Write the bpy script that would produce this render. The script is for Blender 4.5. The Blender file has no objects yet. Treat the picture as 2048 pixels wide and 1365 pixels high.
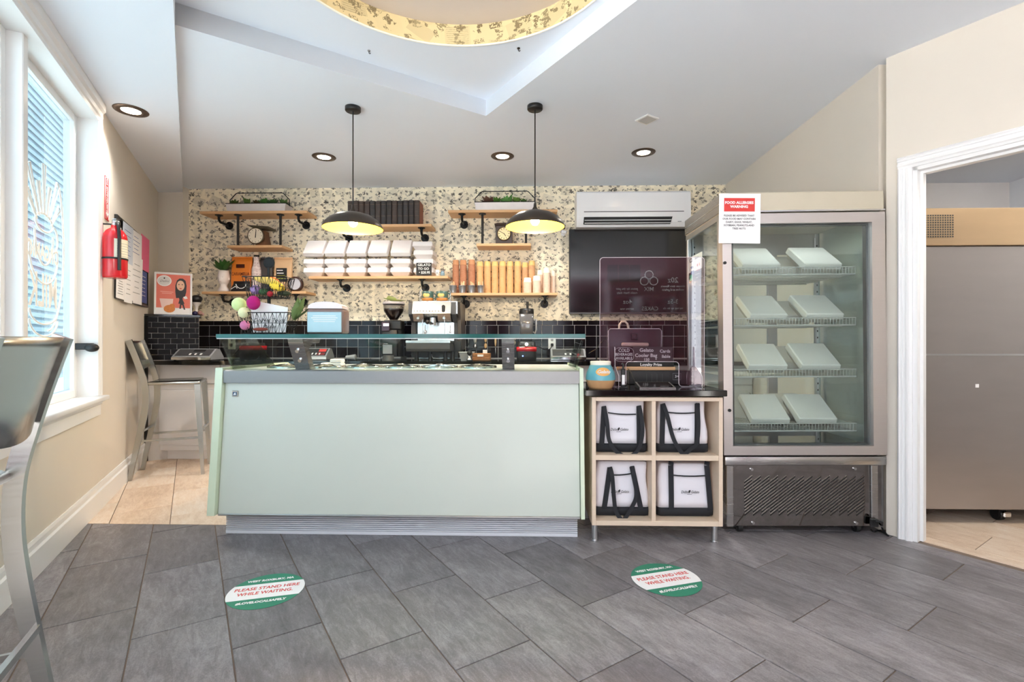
import bpy, bmesh, math, random
from mathutils import Vector, Matrix, Euler
S = bpy.context.scene
C = S.collection
R = random.Random(7)
PI = math.pi

# ------------------------------------------------------------------ camera, sky, sun, exposure
F = 980.0            # focal length in pixels of the 2048 px wide frame
H = 1.10             # eye height
HZ = 685.0           # row of the horizon
YAW = 0.026
ca, sa = math.cos(YAW), math.sin(YAW)
cam_data = bpy.data.cameras.new('camera')
cam_data.sensor_width = 36.0
cam_data.lens = F / 2048 * 36
cam_data.shift_y = (HZ - 682.5) / 2048
cam_data.clip_start = 0.05
cam = bpy.data.objects.new('camera', cam_data)
C.objects.link(cam)
cam.location = (0, 0, H)
cam.rotation_euler = (PI / 2, 0, YAW)
S.camera = cam

world = bpy.data.worlds.new('overcast sky')
S.world = world
world.use_nodes = True
wn = world.node_tree
wn.nodes.clear()
wo = wn.nodes.new('ShaderNodeOutputWorld')
wb = wn.nodes.new('ShaderNodeBackground')
wg = wn.nodes.new('ShaderNodeTexGradient')
wt = wn.nodes.new('ShaderNodeTexCoord')
wm = wn.nodes.new('ShaderNodeMapping')
wr = wn.nodes.new('ShaderNodeValToRGB')
wm.inputs['Rotation'].default_value = (0, PI / 2, 0)
wr.color_ramp.elements[0].position = 0.0
wr.color_ramp.elements[0].color = (0.80, 0.84, 0.90, 1)
wr.color_ramp.elements[1].position = 1.0
wr.color_ramp.elements[1].color = (0.92, 0.96, 1.0, 1)
wn.links.new(wt.outputs['Generated'], wm.inputs['Vector'])
wn.links.new(wm.outputs['Vector'], wg.inputs['Vector'])
wn.links.new(wg.outputs['Fac'], wr.inputs['Fac'])
wn.links.new(wr.outputs['Color'], wb.inputs['Color'])
wb.inputs['Strength'].default_value = 3.0
wn.links.new(wb.outputs['Background'], wo.inputs['Surface'])
sun_data = bpy.data.lights.new('sun', 'SUN'); sun_data.energy = 28.0; sun_data.angle = 0.02; sun_data.color = (1.0, 0.97, 0.93)
sun = bpy.data.objects.new('sun', sun_data); C.objects.link(sun)
sun.rotation_euler = Vector((0.4, -0.4, 0.82)).to_track_quat('Z', 'Y').to_euler()

S.view_settings.view_transform = 'Standard'
S.view_settings.look = 'None'
S.view_settings.gamma = 1.0
S.view_settings.use_curve_mapping = False
S.view_settings.exposure = 0.92
S.cycles.max_bounces = 10
S.cycles.diffuse_bounces = 6
S.cycles.glossy_bounces = 5
S.cycles.transparent_max_bounces = 24
S.cycles.sample_clamp_indirect = 6.0
S.cycles.caustics_reflective = False
S.cycles.caustics_refractive = False
try:
    S.cycles.use_denoising = True
except Exception:
    pass

# ------------------------------------------------------------------ geometry of the view
def ray(px, py):
    u, v = (px - 1024) / F, (HZ - py) / F
    return Vector((ca * u - sa, sa * u + ca, v))
def at(px, py, y):                       # point seen at px, py on the plane y = const
    d = ray(px, py); t = y / d.y
    return Vector((d.x * t, y, H + d.z * t))
def X(px, y): return at(px, HZ, y).x
def Z(py, y, px=1024): return at(px, py, y).z
def fl(px, py, z=0.0):                   # point seen at px, py on the level z
    d = ray(px, py); t = (z - H) / d.z
    return Vector((d.x * t, d.y * t, z))
def cw(xc, yc):                          # camera plan coordinates to world
    return Vector((ca * xc - sa * yc, sa * xc + ca * yc, 0))
class Wall:                              # a vertical plane with its own frame: x along it, -y into the room
    def __init__(s, p, d):
        s.p = Vector((p[0], p[1], 0)); s.d = Vector((d[0], d[1], 0)).normalized()
        s.n = Vector((-s.d.y, s.d.x, 0)); s.rz = math.atan2(s.d.y, s.d.x)
    def hit(s, px, py, off=0.0):         # (s, z) on the plane shifted off outward
        d = ray(px, py); q = s.p + s.n * off
        t = q.dot(s.n) / d.dot(s.n)
        w = d * t
        return (w - q).dot(s.d), H + w.z
    def S(s, px, off=0.0): return s.hit(px, HZ, off)[0]
    def pt(s, a, off=0.0, z=0.0):
        v = s.p + s.d * a + s.n * off
        return Vector((v.x, v.y, z))

# ------------------------------------------------------------------ materials
def lin(c):
    out = []
    for v in c[:3]:
        v = v / 255.0
        out.append(v / 12.92 if v <= 0.04045 else ((v + 0.055) / 1.055) ** 2.4)
    return (out[0], out[1], out[2], 1.0)
def mat(name, rgb, rough=0.5, metal=0.0, var=0.05, scale=18.0, bump=0.0, bscale=None, coat=0.0,
        emit=0.0, stretch=None, spec=0.5, rvar=0.0, sheen=0.0):
    m = bpy.data.materials.new(name); m.use_nodes = True
    nt = m.node_tree; b = nt.nodes['Principled BSDF']
    c = lin(rgb)
    tc = nt.nodes.new('ShaderNodeTexCoord'); mp = nt.nodes.new('ShaderNodeMapping')
    nz = nt.nodes.new('ShaderNodeTexNoise'); nz.inputs['Scale'].default_value = scale
    nz.inputs['Detail'].default_value = 4
    if stretch: mp.inputs['Scale'].default_value = stretch
    nt.links.new(tc.outputs['Object'], mp.inputs['Vector']); nt.links.new(mp.outputs['Vector'], nz.inputs['Vector'])
    mx = nt.nodes.new('ShaderNodeMix'); mx.data_type = 'RGBA'
    mx.inputs[6].default_value = tuple(min(1, v * (1 - var)) for v in c[:3]) + (1,)
    mx.inputs[7].default_value = tuple(min(1, v * (1 + var)) for v in c[:3]) + (1,)
    nt.links.new(nz.outputs['Fac'], mx.inputs[0]); nt.links.new(mx.outputs[2], b.inputs['Base Color'])
    b.inputs['Roughness'].default_value = rough; b.inputs['Metallic'].default_value = metal
    b.inputs['Specular IOR Level'].default_value = spec
    if coat: b.inputs['Coat Weight'].default_value = coat; b.inputs['Coat Roughness'].default_value = 0.06
    if rvar:
        mr = nt.nodes.new('ShaderNodeMapRange')
        mr.inputs[3].default_value = max(0, rough - rvar); mr.inputs[4].default_value = rough + rvar
        nt.links.new(nz.outputs['Fac'], mr.inputs[0]); nt.links.new(mr.outputs[0], b.inputs['Roughness'])
    if bump:
        bp = nt.nodes.new('ShaderNodeBump'); bp.inputs['Strength'].default_value = bump
        bp.inputs['Distance'].default_value = 0.004
        if bscale:
            n2 = nt.nodes.new('ShaderNodeTexNoise'); n2.inputs['Scale'].default_value = bscale
            nt.links.new(mp.outputs['Vector'], n2.inputs['Vector']); nt.links.new(n2.outputs['Fac'], bp.inputs['Height'])
        else: nt.links.new(nz.outputs['Fac'], bp.inputs['Height'])
        nt.links.new(bp.outputs['Normal'], b.inputs['Normal'])
    if emit:
        b.inputs['Emission Color'].default_value = c; b.inputs['Emission Strength'].default_value = emit
    return m
def glass(name, tint=(250, 253, 251), refl=0.05, rough=0.0, power=4.0, dirt=0.0):
    m = bpy.data.materials.new(name); m.use_nodes = True
    nt = m.node_tree; nt.nodes.clear()
    o = nt.nodes.new('ShaderNodeOutputMaterial'); t = nt.nodes.new('ShaderNodeBsdfTransparent')
    g = nt.nodes.new('ShaderNodeBsdfGlossy'); g.inputs['Roughness'].default_value = rough
    lw = nt.nodes.new('ShaderNodeLayerWeight'); lw.inputs['Blend'].default_value = 0.5
    pw = nt.nodes.new('ShaderNodeMath'); pw.operation = 'POWER'; pw.inputs[1].default_value = power
    mr = nt.nodes.new('ShaderNodeMapRange'); mr.inputs[3].default_value = refl; mr.inputs[4].default_value = 0.9
    mx = nt.nodes.new('ShaderNodeMixShader')
    t.inputs['Color'].default_value = lin(tint)
    nt.links.new(lw.outputs['Facing'], pw.inputs[0]); nt.links.new(pw.outputs[0], mr.inputs[0])
    nt.links.new(mr.outputs[0], mx.inputs[0]); nt.links.new(t.outputs[0], mx.inputs[1]); nt.links.new(g.outputs[0], mx.inputs[2])
    last = mx
    if dirt:
        d = nt.nodes.new('ShaderNodeBsdfDiffuse'); d.inputs['Color'].default_value = lin(tint)
        m2 = nt.nodes.new('ShaderNodeMixShader'); m2.inputs[0].default_value = dirt
        nt.links.new(mx.outputs[0], m2.inputs[1]); nt.links.new(d.outputs[0], m2.inputs[2]); last = m2
    nt.links.new(last.outputs[0], o.inputs['Surface'])
    return m
def node(nt, t, **kw):
    n = nt.nodes.new(t)
    for k, v in kw.items(): setattr(n, k, v)
    return n
def math_node(nt, op, a, b=None):
    n = nt.nodes.new('ShaderNodeMath'); n.operation = op
    for i, v in enumerate((a, b)):
        if v is None: continue
        if isinstance(v, (int, float)): n.inputs[i].default_value = v
        else: nt.links.new(v, n.inputs[i])
    return n.outputs[0]

def newsprint(name, base, ink, size=1.0, inkmax=0.9, pics=((9.5, 1), (11.0, 2), (8.2, 3), (12.5, 4), (10.2, 5))):
    """newspaper wallpaper: turned paper clippings with lines of print, and many small dark pictures"""
    m = bpy.data.materials.new(name); m.use_nodes = True
    nt = m.node_tree; L = nt.links.new; b = nt.nodes['Principled BSDF']; b.inputs['Roughness'].default_value = 0.75
    tc = node(nt, 'ShaderNodeTexCoord'); mp = node(nt, 'ShaderNodeMapping'); mp.inputs['Scale'].default_value = (1 / size,) * 3
    L(tc.outputs['UV'], mp.inputs[0])
    mn = lambda op, x, y=None: math_node(nt, op, x, y)
    def vec(op, x, y=None):
        n = node(nt, 'ShaderNodeVectorMath', operation=op); L(x, n.inputs[0])
        if y is not None:
            if isinstance(y, tuple): n.inputs[1].default_value = y
            else: L(y, n.inputs[1])
        return n.outputs[0]
    def layer(scale, seed, jit, turn):
        q = node(nt, 'ShaderNodeMapping'); q.inputs['Scale'].default_value = (scale, scale * 1.12, 1); q.inputs['Location'].default_value = (seed * 3.37, seed * 7.91, 0)
        L(mp.outputs[0], q.inputs[0])
        cell = vec('ADD', vec('FLOOR', q.outputs[0]), (0, 0, seed * 1.7)); f = vec('SUBTRACT', vec('FRACTION', q.outputs[0]), (.5, .5, 0))
        w1 = node(nt, 'ShaderNodeTexWhiteNoise', noise_dimensions='3D'); L(cell, w1.inputs[0])
        w2 = node(nt, 'ShaderNodeTexWhiteNoise', noise_dimensions='3D'); L(vec('ADD', cell, (13.1, 5.7, 3.3)), w2.inputs[0])
        s1 = node(nt, 'ShaderNodeSeparateColor'); L(w1.outputs['Color'], s1.inputs[0]); s2 = node(nt, 'ShaderNodeSeparateColor'); L(w2.outputs['Color'], s2.inputs[0])
        off = node(nt, 'ShaderNodeCombineXYZ'); L(mn('MULTIPLY', mn('SUBTRACT', s1.outputs[0], .5), jit), off.inputs[0]); L(mn('MULTIPLY', mn('SUBTRACT', s1.outputs[1], .5), jit), off.inputs[1])
        r = node(nt, 'ShaderNodeVectorRotate', rotation_type='Z_AXIS'); L(vec('SUBTRACT', f, off.outputs[0]), r.inputs['Vector']); L(mn('MULTIPLY', mn('SUBTRACT', s1.outputs[2], .5), turn), r.inputs['Angle'])
        sx = node(nt, 'ShaderNodeSeparateXYZ'); L(r.outputs[0], sx.inputs[0])
        return r.outputs[0], cell, sx.outputs[0], sx.outputs[1], s2.outputs
    def noise(v, cell, sc, det, st=(1, 1, 1)):
        q = node(nt, 'ShaderNodeMapping'); q.inputs['Scale'].default_value = st; L(vec('ADD', v, vec('MULTIPLY', cell, (7.3, 3.9, 5.1))), q.inputs[0])
        n = node(nt, 'ShaderNodeTexNoise'); n.inputs['Scale'].default_value = sc; n.inputs['Detail'].default_value = det; L(q.outputs[0], n.inputs['Vector']); return n.outputs['Fac']
    tot = None
    for sc, seed in ((5.2, 11), (6.6, 12)):                 # paper clippings with print
        v, cell, x, y, rnd = layer(sc, seed, .16, 1.1)
        ax, ay = mn('ABSOLUTE', x), mn('ABSOLUTE', y)
        box = mn('MULTIPLY', mn('LESS_THAN', ax, .38), mn('LESS_THAN', ay, mn('ADD', .2, mn('MULTIPLY', rnd[0], .16))))
        rows = mn('GREATER_THAN', mn('SINE', mn('MULTIPLY', y, 95.0)), .1)
        words = mn('GREATER_THAN', noise(v, cell, 14, 1, (1, 9, 1)), .47)
        inner = mn('LESS_THAN', ax, .33)
        t = mn('MULTIPLY', box, mn('ADD', mn('MULTIPLY', rnd[1], .17), mn('MULTIPLY', mn('MULTIPLY', rows, inner), mn('MULTIPLY', words, mn('MULTIPLY', mn('GREATER_THAN', rnd[2], .3), .30)))))
        tot = t if tot is None else mn('MAXIMUM', tot, t)
    for sc, seed in pics:                                   # little pictures
        v, cell, x, y, rnd = layer(sc, seed, .26, 2.6)
        asp = mn('ADD', .7, mn('MULTIPLY', rnd[0], 1.7))
        d = mn('SQRT', mn('ADD', mn('MULTIPLY', x, x), mn('MULTIPLY', mn('MULTIPLY', y, asp), mn('MULTIPLY', y, asp))))
        frame = mn('LESS_THAN', mn('MAXIMUM', mn('ABSOLUTE', x), mn('MULTIPLY', mn('ABSOLUTE', y), asp)), mn('ADD', .15, mn('MULTIPLY', rnd[2], .10)))
        blob = mn('LESS_THAN', mn('ADD', d, mn('MULTIPLY', mn('SUBTRACT', noise(v, cell, 6.5, 2), .5), .75)), mn('ADD', .09, mn('MULTIPLY', rnd[2], .12)))
        hatch = mn('GREATER_THAN', noise(v, cell, 15, 2), .50)
        sqr = mn('GREATER_THAN', rnd[0], .72)
        shape = mn('ADD', mn('MULTIPLY', frame, mn('MULTIPLY', sqr, hatch)), mn('MULTIPLY', blob, mn('MULTIPLY', mn('SUBTRACT', 1.0, sqr), mn('GREATER_THAN', noise(v, cell, 13, 2), .40))))
        k = mn('MULTIPLY', mn('MINIMUM', shape, 1.0), mn('MULTIPLY', mn('GREATER_THAN', rnd[1], .22), mn('MULTIPLY', inkmax, mn('ADD', .55, mn('MULTIPLY', rnd[1], .5)))))
        tot = mn('MAXIMUM', tot, k)
    mx = node(nt, 'ShaderNodeMix', data_type='RGBA', clamp_factor=True)
    mx.inputs[6].default_value = lin(base); mx.inputs[7].default_value = lin(ink)
    L(tot, mx.inputs[0]); L(mx.outputs[2], b.inputs['Base Color'])
    return m

def slate(name, c0, c1, c2, rough=0.42, scale=1.0, rot=0.0, speck=0.0):
    """stone-look tile: streaks along the slab, each piece shifted by its own random number"""
    m = bpy.data.materials.new(name); m.use_nodes = True
    nt = m.node_tree; L = nt.links.new; b = nt.nodes['Principled BSDF']
    tc = node(nt, 'ShaderNodeTexCoord'); oi = node(nt, 'ShaderNodeObjectInfo')
    rt = node(nt, 'ShaderNodeVectorRotate', rotation_type='Z_AXIS'); rt.inputs['Angle'].default_value = -rot
    ad = node(nt, 'ShaderNodeVectorMath', operation='ADD'); ml = node(nt, 'ShaderNodeVectorMath', operation='SCALE')
    cx = node(nt, 'ShaderNodeCombineXYZ'); L(oi.outputs['Random'], cx.inputs[0]); L(oi.outputs['Random'], cx.inputs[2])
    L(cx.outputs[0], ml.inputs[0]); ml.inputs['Scale'].default_value = 37.0
    L(tc.outputs['Object'], rt.inputs['Vector']); L(rt.outputs[0], ad.inputs[0]); L(ml.outputs[0], ad.inputs[1])
    def nz(sc, st, det, rough_=0.6, dist=0.0):
        q = node(nt, 'ShaderNodeMapping'); q.inputs['Scale'].default_value = st
        n = node(nt, 'ShaderNodeTexNoise'); n.inputs['Scale'].default_value = sc * scale; n.inputs['Detail'].default_value = det
        n.inputs['Roughness'].default_value = rough_; n.inputs['Distortion'].default_value = dist
        L(ad.outputs[0], q.inputs[0]); L(q.outputs[0], n.inputs['Vector']); return n.outputs['Fac']
    a = nz(3.2, (1, 2.0, 1), 6, 0.7, 0.8); s = nz(15, (0.6, 2.4, 1), 8, 0.82, 0.7); g = nz(170, (1, 1, 1), 2)
    r1 = node(nt, 'ShaderNodeValToRGB'); r1.color_ramp.elements[0].position = 0.3; r1.color_ramp.elements[1].position = 0.72
    r1.color_ramp.elements[0].color = lin(c0); r1.color_ramp.elements[1].color = lin(c2)
    e = r1.color_ramp.elements.new(0.5); e.color = lin(c1)
    t = math_node(nt, 'ADD', math_node(nt, 'MULTIPLY', a, 0.35), math_node(nt, 'MULTIPLY', s, 0.5))
    t = math_node(nt, 'ADD', t, math_node(nt, 'MULTIPLY', g, 0.15))
    t = math_node(nt, 'ADD', t, math_node(nt, 'MULTIPLY', math_node(nt, 'SUBTRACT', oi.outputs['Random'], 0.5), 0.10))
    L(t, r1.inputs[0])
    L(r1.outputs[0], b.inputs['Base Color'])
    b.inputs['Roughness'].default_value = rough
    bp = node(nt, 'ShaderNodeBump'); bp.inputs['Strength'].default_value = 0.35; bp.inputs['Distance'].default_value = 0.003
    L(s, bp.inputs['Height']); L(bp.outputs[0], b.inputs['Normal'])
    return m

# ------------------------------------------------------------------ mesh builder
class MB:
    def __init__(s): s.v = []; s.f = []; s.sm = []; s.mi = []; s.m = 0; s.uv = None
    def _add(s, vs, fs, smooth=False):
        o = len(s.v); s.v += [tuple(p) for p in vs]
        for f in fs: s.f.append(tuple(i + o for i in f)); s.sm.append(smooth); s.mi.append(s.m)
        return s
    def box(s, x0, x1, y0, y1, z0, z1, bev=0.0, seg=1):
        if bev:
            bm = bmesh.new(); bmesh.ops.create_cube(bm, size=1)
            for v in bm.verts:
                v.co = ((x0 + x1) / 2 + v.co.x * (x1 - x0), (y0 + y1) / 2 + v.co.y * (y1 - y0), (z0 + z1) / 2 + v.co.z * (z1 - z0))
            bmesh.ops.bevel(bm, geom=bm.edges[:], offset=bev, segments=seg, affect='EDGES', profile=0.5)
            s.bm(bm, seg > 1); return s
        vs = [(x0, y0, z0), (x1, y0, z0), (x1, y1, z0), (x0, y1, z0), (x0, y0, z1), (x1, y0, z1), (x1, y1, z1), (x0, y1, z1)]
        return s._add(vs, [(3, 2, 1, 0), (4, 5, 6, 7), (0, 1, 5, 4), (1, 2, 6, 5), (2, 3, 7, 6), (3, 0, 4, 7)])
    def hexa(s, b, t):                   # 4 bottom points (ccw from above) and 4 top points
        return s._add(list(b) + list(t), [(3, 2, 1, 0), (4, 5, 6, 7), (0, 1, 5, 4), (1, 2, 6, 5), (2, 3, 7, 6), (3, 0, 4, 7)])
    def bm(s, bm, smooth=False):
        bm.verts.index_update()
        s._add([v.co[:] for v in bm.verts], [[v.index for v in f.verts] for f in bm.faces], smooth); bm.free(); return s
    def prism(s, poly, axis, a, b, smooth=False):   # polygon (ccw) extruded along an axis
        n = len(poly)
        def p(q, t):
            return {'x': (t, q[0], q[1]), 'y': (q[0], t, q[1]), 'z': (q[0], q[1], t)}[axis]
        vs = [p(q, a) for q in poly] + [p(q, b) for q in poly]
        fs = [tuple(range(n))[::-1], tuple(range(n, 2 * n))]
        if axis == 'y': fs = [f[::-1] for f in fs]
        s._add(vs, fs)
        fs = [(i, (i + 1) % n, n + (i + 1) % n, n + i) for i in range(n)]
        if axis == 'y': fs = [f[::-1] for f in fs]
        s.v = s.v[:-2 * n] if False else s.v
        o = len(s.v) - 2 * n
        for f in fs: s.f.append(tuple(i + o for i in f)); s.sm.append(smooth); s.mi.append(s.m)
        return s
    def lathe(s, prof, c=(0, 0, 0), n=20, axis='z', a0=0.0, a1=2 * PI, smooth=True):
        full = abs(a1 - a0 - 2 * PI) < 1e-6; k = n if full else n + 1
        vs = []
        for r, h in prof:
            for i in range(k):
                t = a0 + (a1 - a0) * i / n
                x, y = r * math.cos(t), r * math.sin(t)
                p = {'z': (x, y, h), 'x': (h, x, y), 'y': (y, h, x)}[axis]
                vs.append((p[0] + c[0], p[1] + c[1], p[2] + c[2]))
        fs = []
        for j in range(len(prof) - 1):
            for i in range(n):
                i2 = (i + 1) % k if full else i + 1
                fs.append((j * k + i, j * k + i2, (j + 1) * k + i2, (j + 1) * k + i))
        return s._add(vs, fs, smooth)
    def cyl(s, p0, p1, r0, r1=None, n=14, cap=True, smooth=True):
        r1 = r0 if r1 is None else r1
        p0, p1 = Vector(p0), Vector(p1); d = (p1 - p0).normalized()
        u = d.orthogonal().normalized(); w = d.cross(u)
        ring = lambda p, r: [p + (u * math.cos(2 * PI * i / n) + w * math.sin(2 * PI * i / n)) * r for i in range(n)]
        a, b = ring(p0, r0), ring(p1, r1)
        s._add(a + b, [(i, (i + 1) % n, n + (i + 1) % n, n + i) for i in range(n)], smooth)
        if cap: s._add(a, [tuple(range(n))[::-1]]); s._add(b, [tuple(range(n))])
        return s
    def tube(s, pts, r, n=8, closed=False, cap=True, smooth=True, flat=1.0):
        pts = [Vector(p) for p in pts]; k = len(pts)
        rs = r if isinstance(r, (list, tuple)) else [r] * k
        tang = []
        for i in range(k):
            a = pts[(i - 1) % k] if (closed or i > 0) else pts[i]
            b = pts[(i + 1) % k] if (closed or i < k - 1) else pts[i]
            tang.append((b - a).normalized())
        u = tang[0].orthogonal().normalized(); vs = []
        for i in range(k):
            u = (u - tang[i] * u.dot(tang[i])).normalized() if i else u
            w = tang[i].cross(u)
            for j in range(n):
                t = 2 * PI * j / n
                vs.append(pts[i] + (u * math.cos(t) * flat + w * math.sin(t)) * rs[i])
        fs = []
        for i in range(k if closed else k - 1):
            for j in range(n):
                i2 = (i + 1) % k
                fs.append((i * n + j, i * n + (j + 1) % n, i2 * n + (j + 1) % n, i2 * n + j))
        s._add(vs, fs, smooth)
        if cap and not closed:
            s._add(vs[:n], [tuple(range(n))[::-1]]); s._add(vs[-n:], [tuple(range(n))])
        return s
    def sweep(s, pts, sec, up=(0, 1, 0), closed=False, smooth=False):
        """sec(i) or list of (a, b): a along the fixed up axis, b along tangent x up"""
        pts = [Vector(p) for p in pts]; k = len(pts); up = Vector(up); vs = []
        for i in range(k):
            a = pts[max(i - 1, 0)]; b = pts[min(i + 1, k - 1)]
            if closed: a = pts[(i - 1) % k]; b = pts[(i + 1) % k]
            t = (b - a).normalized(); u = (up - t * up.dot(t)).normalized(); w = t.cross(u)
            q = sec(i) if callable(sec) else sec
            n = len(q)
            vs += [pts[i] + u * a_ + w * b_ for a_, b_ in q]
        fs = []
        for i in range(k if closed else k - 1):
            i2 = (i + 1) % k
            for j in range(n): fs.append((i * n + j, i * n + (j + 1) % n, i2 * n + (j + 1) % n, i2 * n + j))
        s._add(vs, fs, smooth)
        if not closed: s._add(vs[:n], [tuple(range(n))[::-1]]); s._add(vs[-n:], [tuple(range(n))])
        return s
    def sph(s, c, r, nu=12, nv=8, sc=(1, 1, 1)):
        prof = [(math.sin(PI * j / nv) * r, -math.cos(PI * j / nv) * r) for j in range(nv + 1)]
        o = len(s.v); s.lathe(prof, (0, 0, 0), nu)
        for i in range(o, len(s.v)):
            x, y, z = s.v[i]; s.v[i] = (x * sc[0] + c[0], y * sc[1] + c[1], z * sc[2] + c[2])
        return s
    def quad(s, a, b, c, d): return s._add([a, b, c, d], [(0, 1, 2, 3)])
    def xf(s, M, start=0):
        for i in range(start, len(s.v)): s.v[i] = tuple(M @ Vector(s.v[i]))
        return s
    def move(s, d, start=0):
        for i in range(start, len(s.v)): s.v[i] = tuple(Vector(s.v[i]) + Vector(d))
        return s
    def mesh(s, name, mats):
        me = bpy.data.meshes.new(name); me.from_pydata(s.v, [], s.f)
        for m in (mats if isinstance(mats, (list, tuple)) else [mats]): me.materials.append(m)
        me.polygons.foreach_set('use_smooth', s.sm); me.polygons.foreach_set('material_index', s.mi)
        bm = bmesh.new(); bm.from_mesh(me); bmesh.ops.recalc_face_normals(bm, faces=bm.faces[:]); bm.to_mesh(me); bm.free()
        if s.uv is not None:
            lay = me.uv_layers.new(name='UVMap')
            for l in me.loops: lay.data[l.index].uv = s.uv(Vector(me.vertices[l.vertex_index].co))
        me.update(); return me

def link(o, parent=None):
    C.objects.link(o)
    if parent: o.parent = parent
    return o
def part(name, mb, m, parent, label=None, kind=None):
    o = link(bpy.data.objects.new(name, mb.mesh(name, m) if isinstance(mb, MB) else mb), parent)
    if label: o['label'] = label
    if kind: o['kind'] = kind
    return o
def thing(name, label, cat, loc=(0, 0, 0), rz=0.0, group=None):
    o = bpy.data.objects.new(name, None); C.objects.link(o); o.empty_display_size = 0.05
    o.location = loc; o.rotation_euler = (0, 0, rz); o['label'] = label; o['category'] = cat
    if group: o['group'] = group
    return o
def solo(name, mb, m, label, cat, loc=(0, 0, 0), rz=0.0, group=None, rot=None):
    o = link(bpy.data.objects.new(name, mb.mesh(name, m) if isinstance(mb, MB) else mb))
    o.location = loc; o.rotation_euler = rot or (0, 0, rz); o['label'] = label; o['category'] = cat
    if group: o['group'] = group
    return o
def struct(name, mb, m, parent=None, loc=(0, 0, 0), rz=0.0):
    o = link(bpy.data.objects.new(name, mb.mesh(name, m)), parent)
    o.location = loc; o.rotation_euler = (0, 0, rz)
    if not parent: o['kind'] = 'structure'
    return o
def dup(o, loc=None, rz=None, label=None, parent=None):
    c = o.copy(); C.objects.link(c)
    if parent: c.parent = parent
    if loc is not None: c.location = loc
    if rz is not None: c.rotation_euler[2] = rz
    if label: c['label'] = label
    for ch in list(o.children): dup(ch, parent=c)
    return c
_dg = [None]
def text(body, size, m, parent, name='lettering', loc=(0, 0, 0), rot=(PI / 2, 0, 0), align='CENTER', bold=0.0, shear=0.0,
         depth=0.0004, space=1.0, wid=1.0, label=None, mirror=False):
    cu = bpy.data.curves.new(name, 'FONT'); cu.body = body; cu.size = size; cu.align_x = align; cu.align_y = 'CENTER'
    cu.offset = bold; cu.shear = shear; cu.extrude = depth; cu.space_character = space; cu.resolution_u = 2
    o = bpy.data.objects.new(name, cu); C.objects.link(o)
    bpy.context.view_layer.update()
    me = bpy.data.meshes.new_from_object(o.evaluated_get(bpy.context.evaluated_depsgraph_get()))
    bpy.data.objects.remove(o); bpy.data.curves.remove(cu)
    me.name = name; me.materials.clear(); me.materials.append(m)
    if wid != 1.0 or mirror: me.transform(Matrix.Diagonal((-wid if mirror else wid, 1, 1, 1)))
    if mirror: me.flip_normals()
    t = link(bpy.data.objects.new(name, me), parent); t.location = loc; t.rotation_euler = rot
    if label: t['label'] = label
    return t
ORD = ['first', 'second', 'third', 'fourth', 'fifth', 'sixth', 'seventh', 'eighth', 'ninth', 'tenth', 'eleventh', 'twelfth', 'thirteenth', 'fourteenth']

# common materials
M = {}
M['wallpaint'] = mat('cream wall paint', (222, 214, 202), 0.85, var=0.02, scale=3, bump=0.05, bscale=220)
M['white'] = mat('white gloss paint', (240, 240, 240), 0.35, var=0.015)
M['ceil'] = mat('ceiling paint', (232, 238, 248), 0.9, var=0.02, scale=1.2)
M['steel'] = mat('brushed steel', (190, 188, 186), 0.26, 1.0, var=0.05, scale=6, stretch=(1, 1, 40), rvar=0.05)
M['alu'] = mat('satin aluminium', (205, 205, 206), 0.30, 1.0, var=0.04, scale=30)
M['chrome'] = mat('chrome', (225, 225, 226), 0.08, 1.0, var=0.02)
M['black'] = mat('black plastic', (22, 22, 23), 0.42, var=0.1)
M['blackmetal'] = mat('black iron', (30, 30, 31), 0.45, 0.6, var=0.12)
M['blackgloss'] = mat('black polished stone', (12, 12, 13), 0.08, var=0.2, scale=200)
M['darkgrey'] = mat('dark grey plastic', (72, 72, 74), 0.4, var=0.06)
M['grey'] = mat('grey plastic', (150, 152, 155), 0.4, var=0.05)
M['paper'] = mat('white paper', (243, 241, 240), 0.8, var=0.02)
M['foam'] = mat('white foam', (240, 234, 232), 0.7, var=0.025, scale=120, bump=0.15, bscale=260)
M['ink'] = mat('black print', (28, 28, 30), 0.7)
M['greyink'] = mat('grey print', (120, 120, 124), 0.7)
M['whiteink'] = mat('white chalk', (240, 240, 238), 0.8)
M['red'] = mat('red enamel', (205, 24, 36), 0.25, var=0.05, coat=0.4)
M['wood'] = mat('beech board', (214, 170, 124), 0.5, var=0.14, scale=9, stretch=(1, 9, 9))
M['darktile'] = mat('black glazed tile', (17, 14, 19), 0.09, var=0.25, scale=5, spec=.28)
M['grout'] = mat('pale grout', (205, 203, 203), 0.85, var=0.06)
M['glass'] = glass('clear glass', (247, 252, 250), 0.045)
M['greenglass'] = glass('pale green glass', (238, 248, 244), 0.06)
M['bluedecal'] = mat('blue print', (52, 84, 156), 0.6)
M['reddecal'] = mat('red print', (214, 60, 56), 0.6)
# ------------------------------------------------------------------ room shell
YB, XR, CEIL, SOF = 5.12, 2.075, 2.73, 2.67
LW = Wall(cw(-2.60, 2.986), cw(-0.515, 1.0))
DW = Wall((2.072, 2.865), cw(0.549, -0.836))
UD = cw(-0.549, 0.836).normalized(); VD = cw(0.836, 0.549).normalized()
UANG = math.atan2(UD.y, UD.x)

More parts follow.
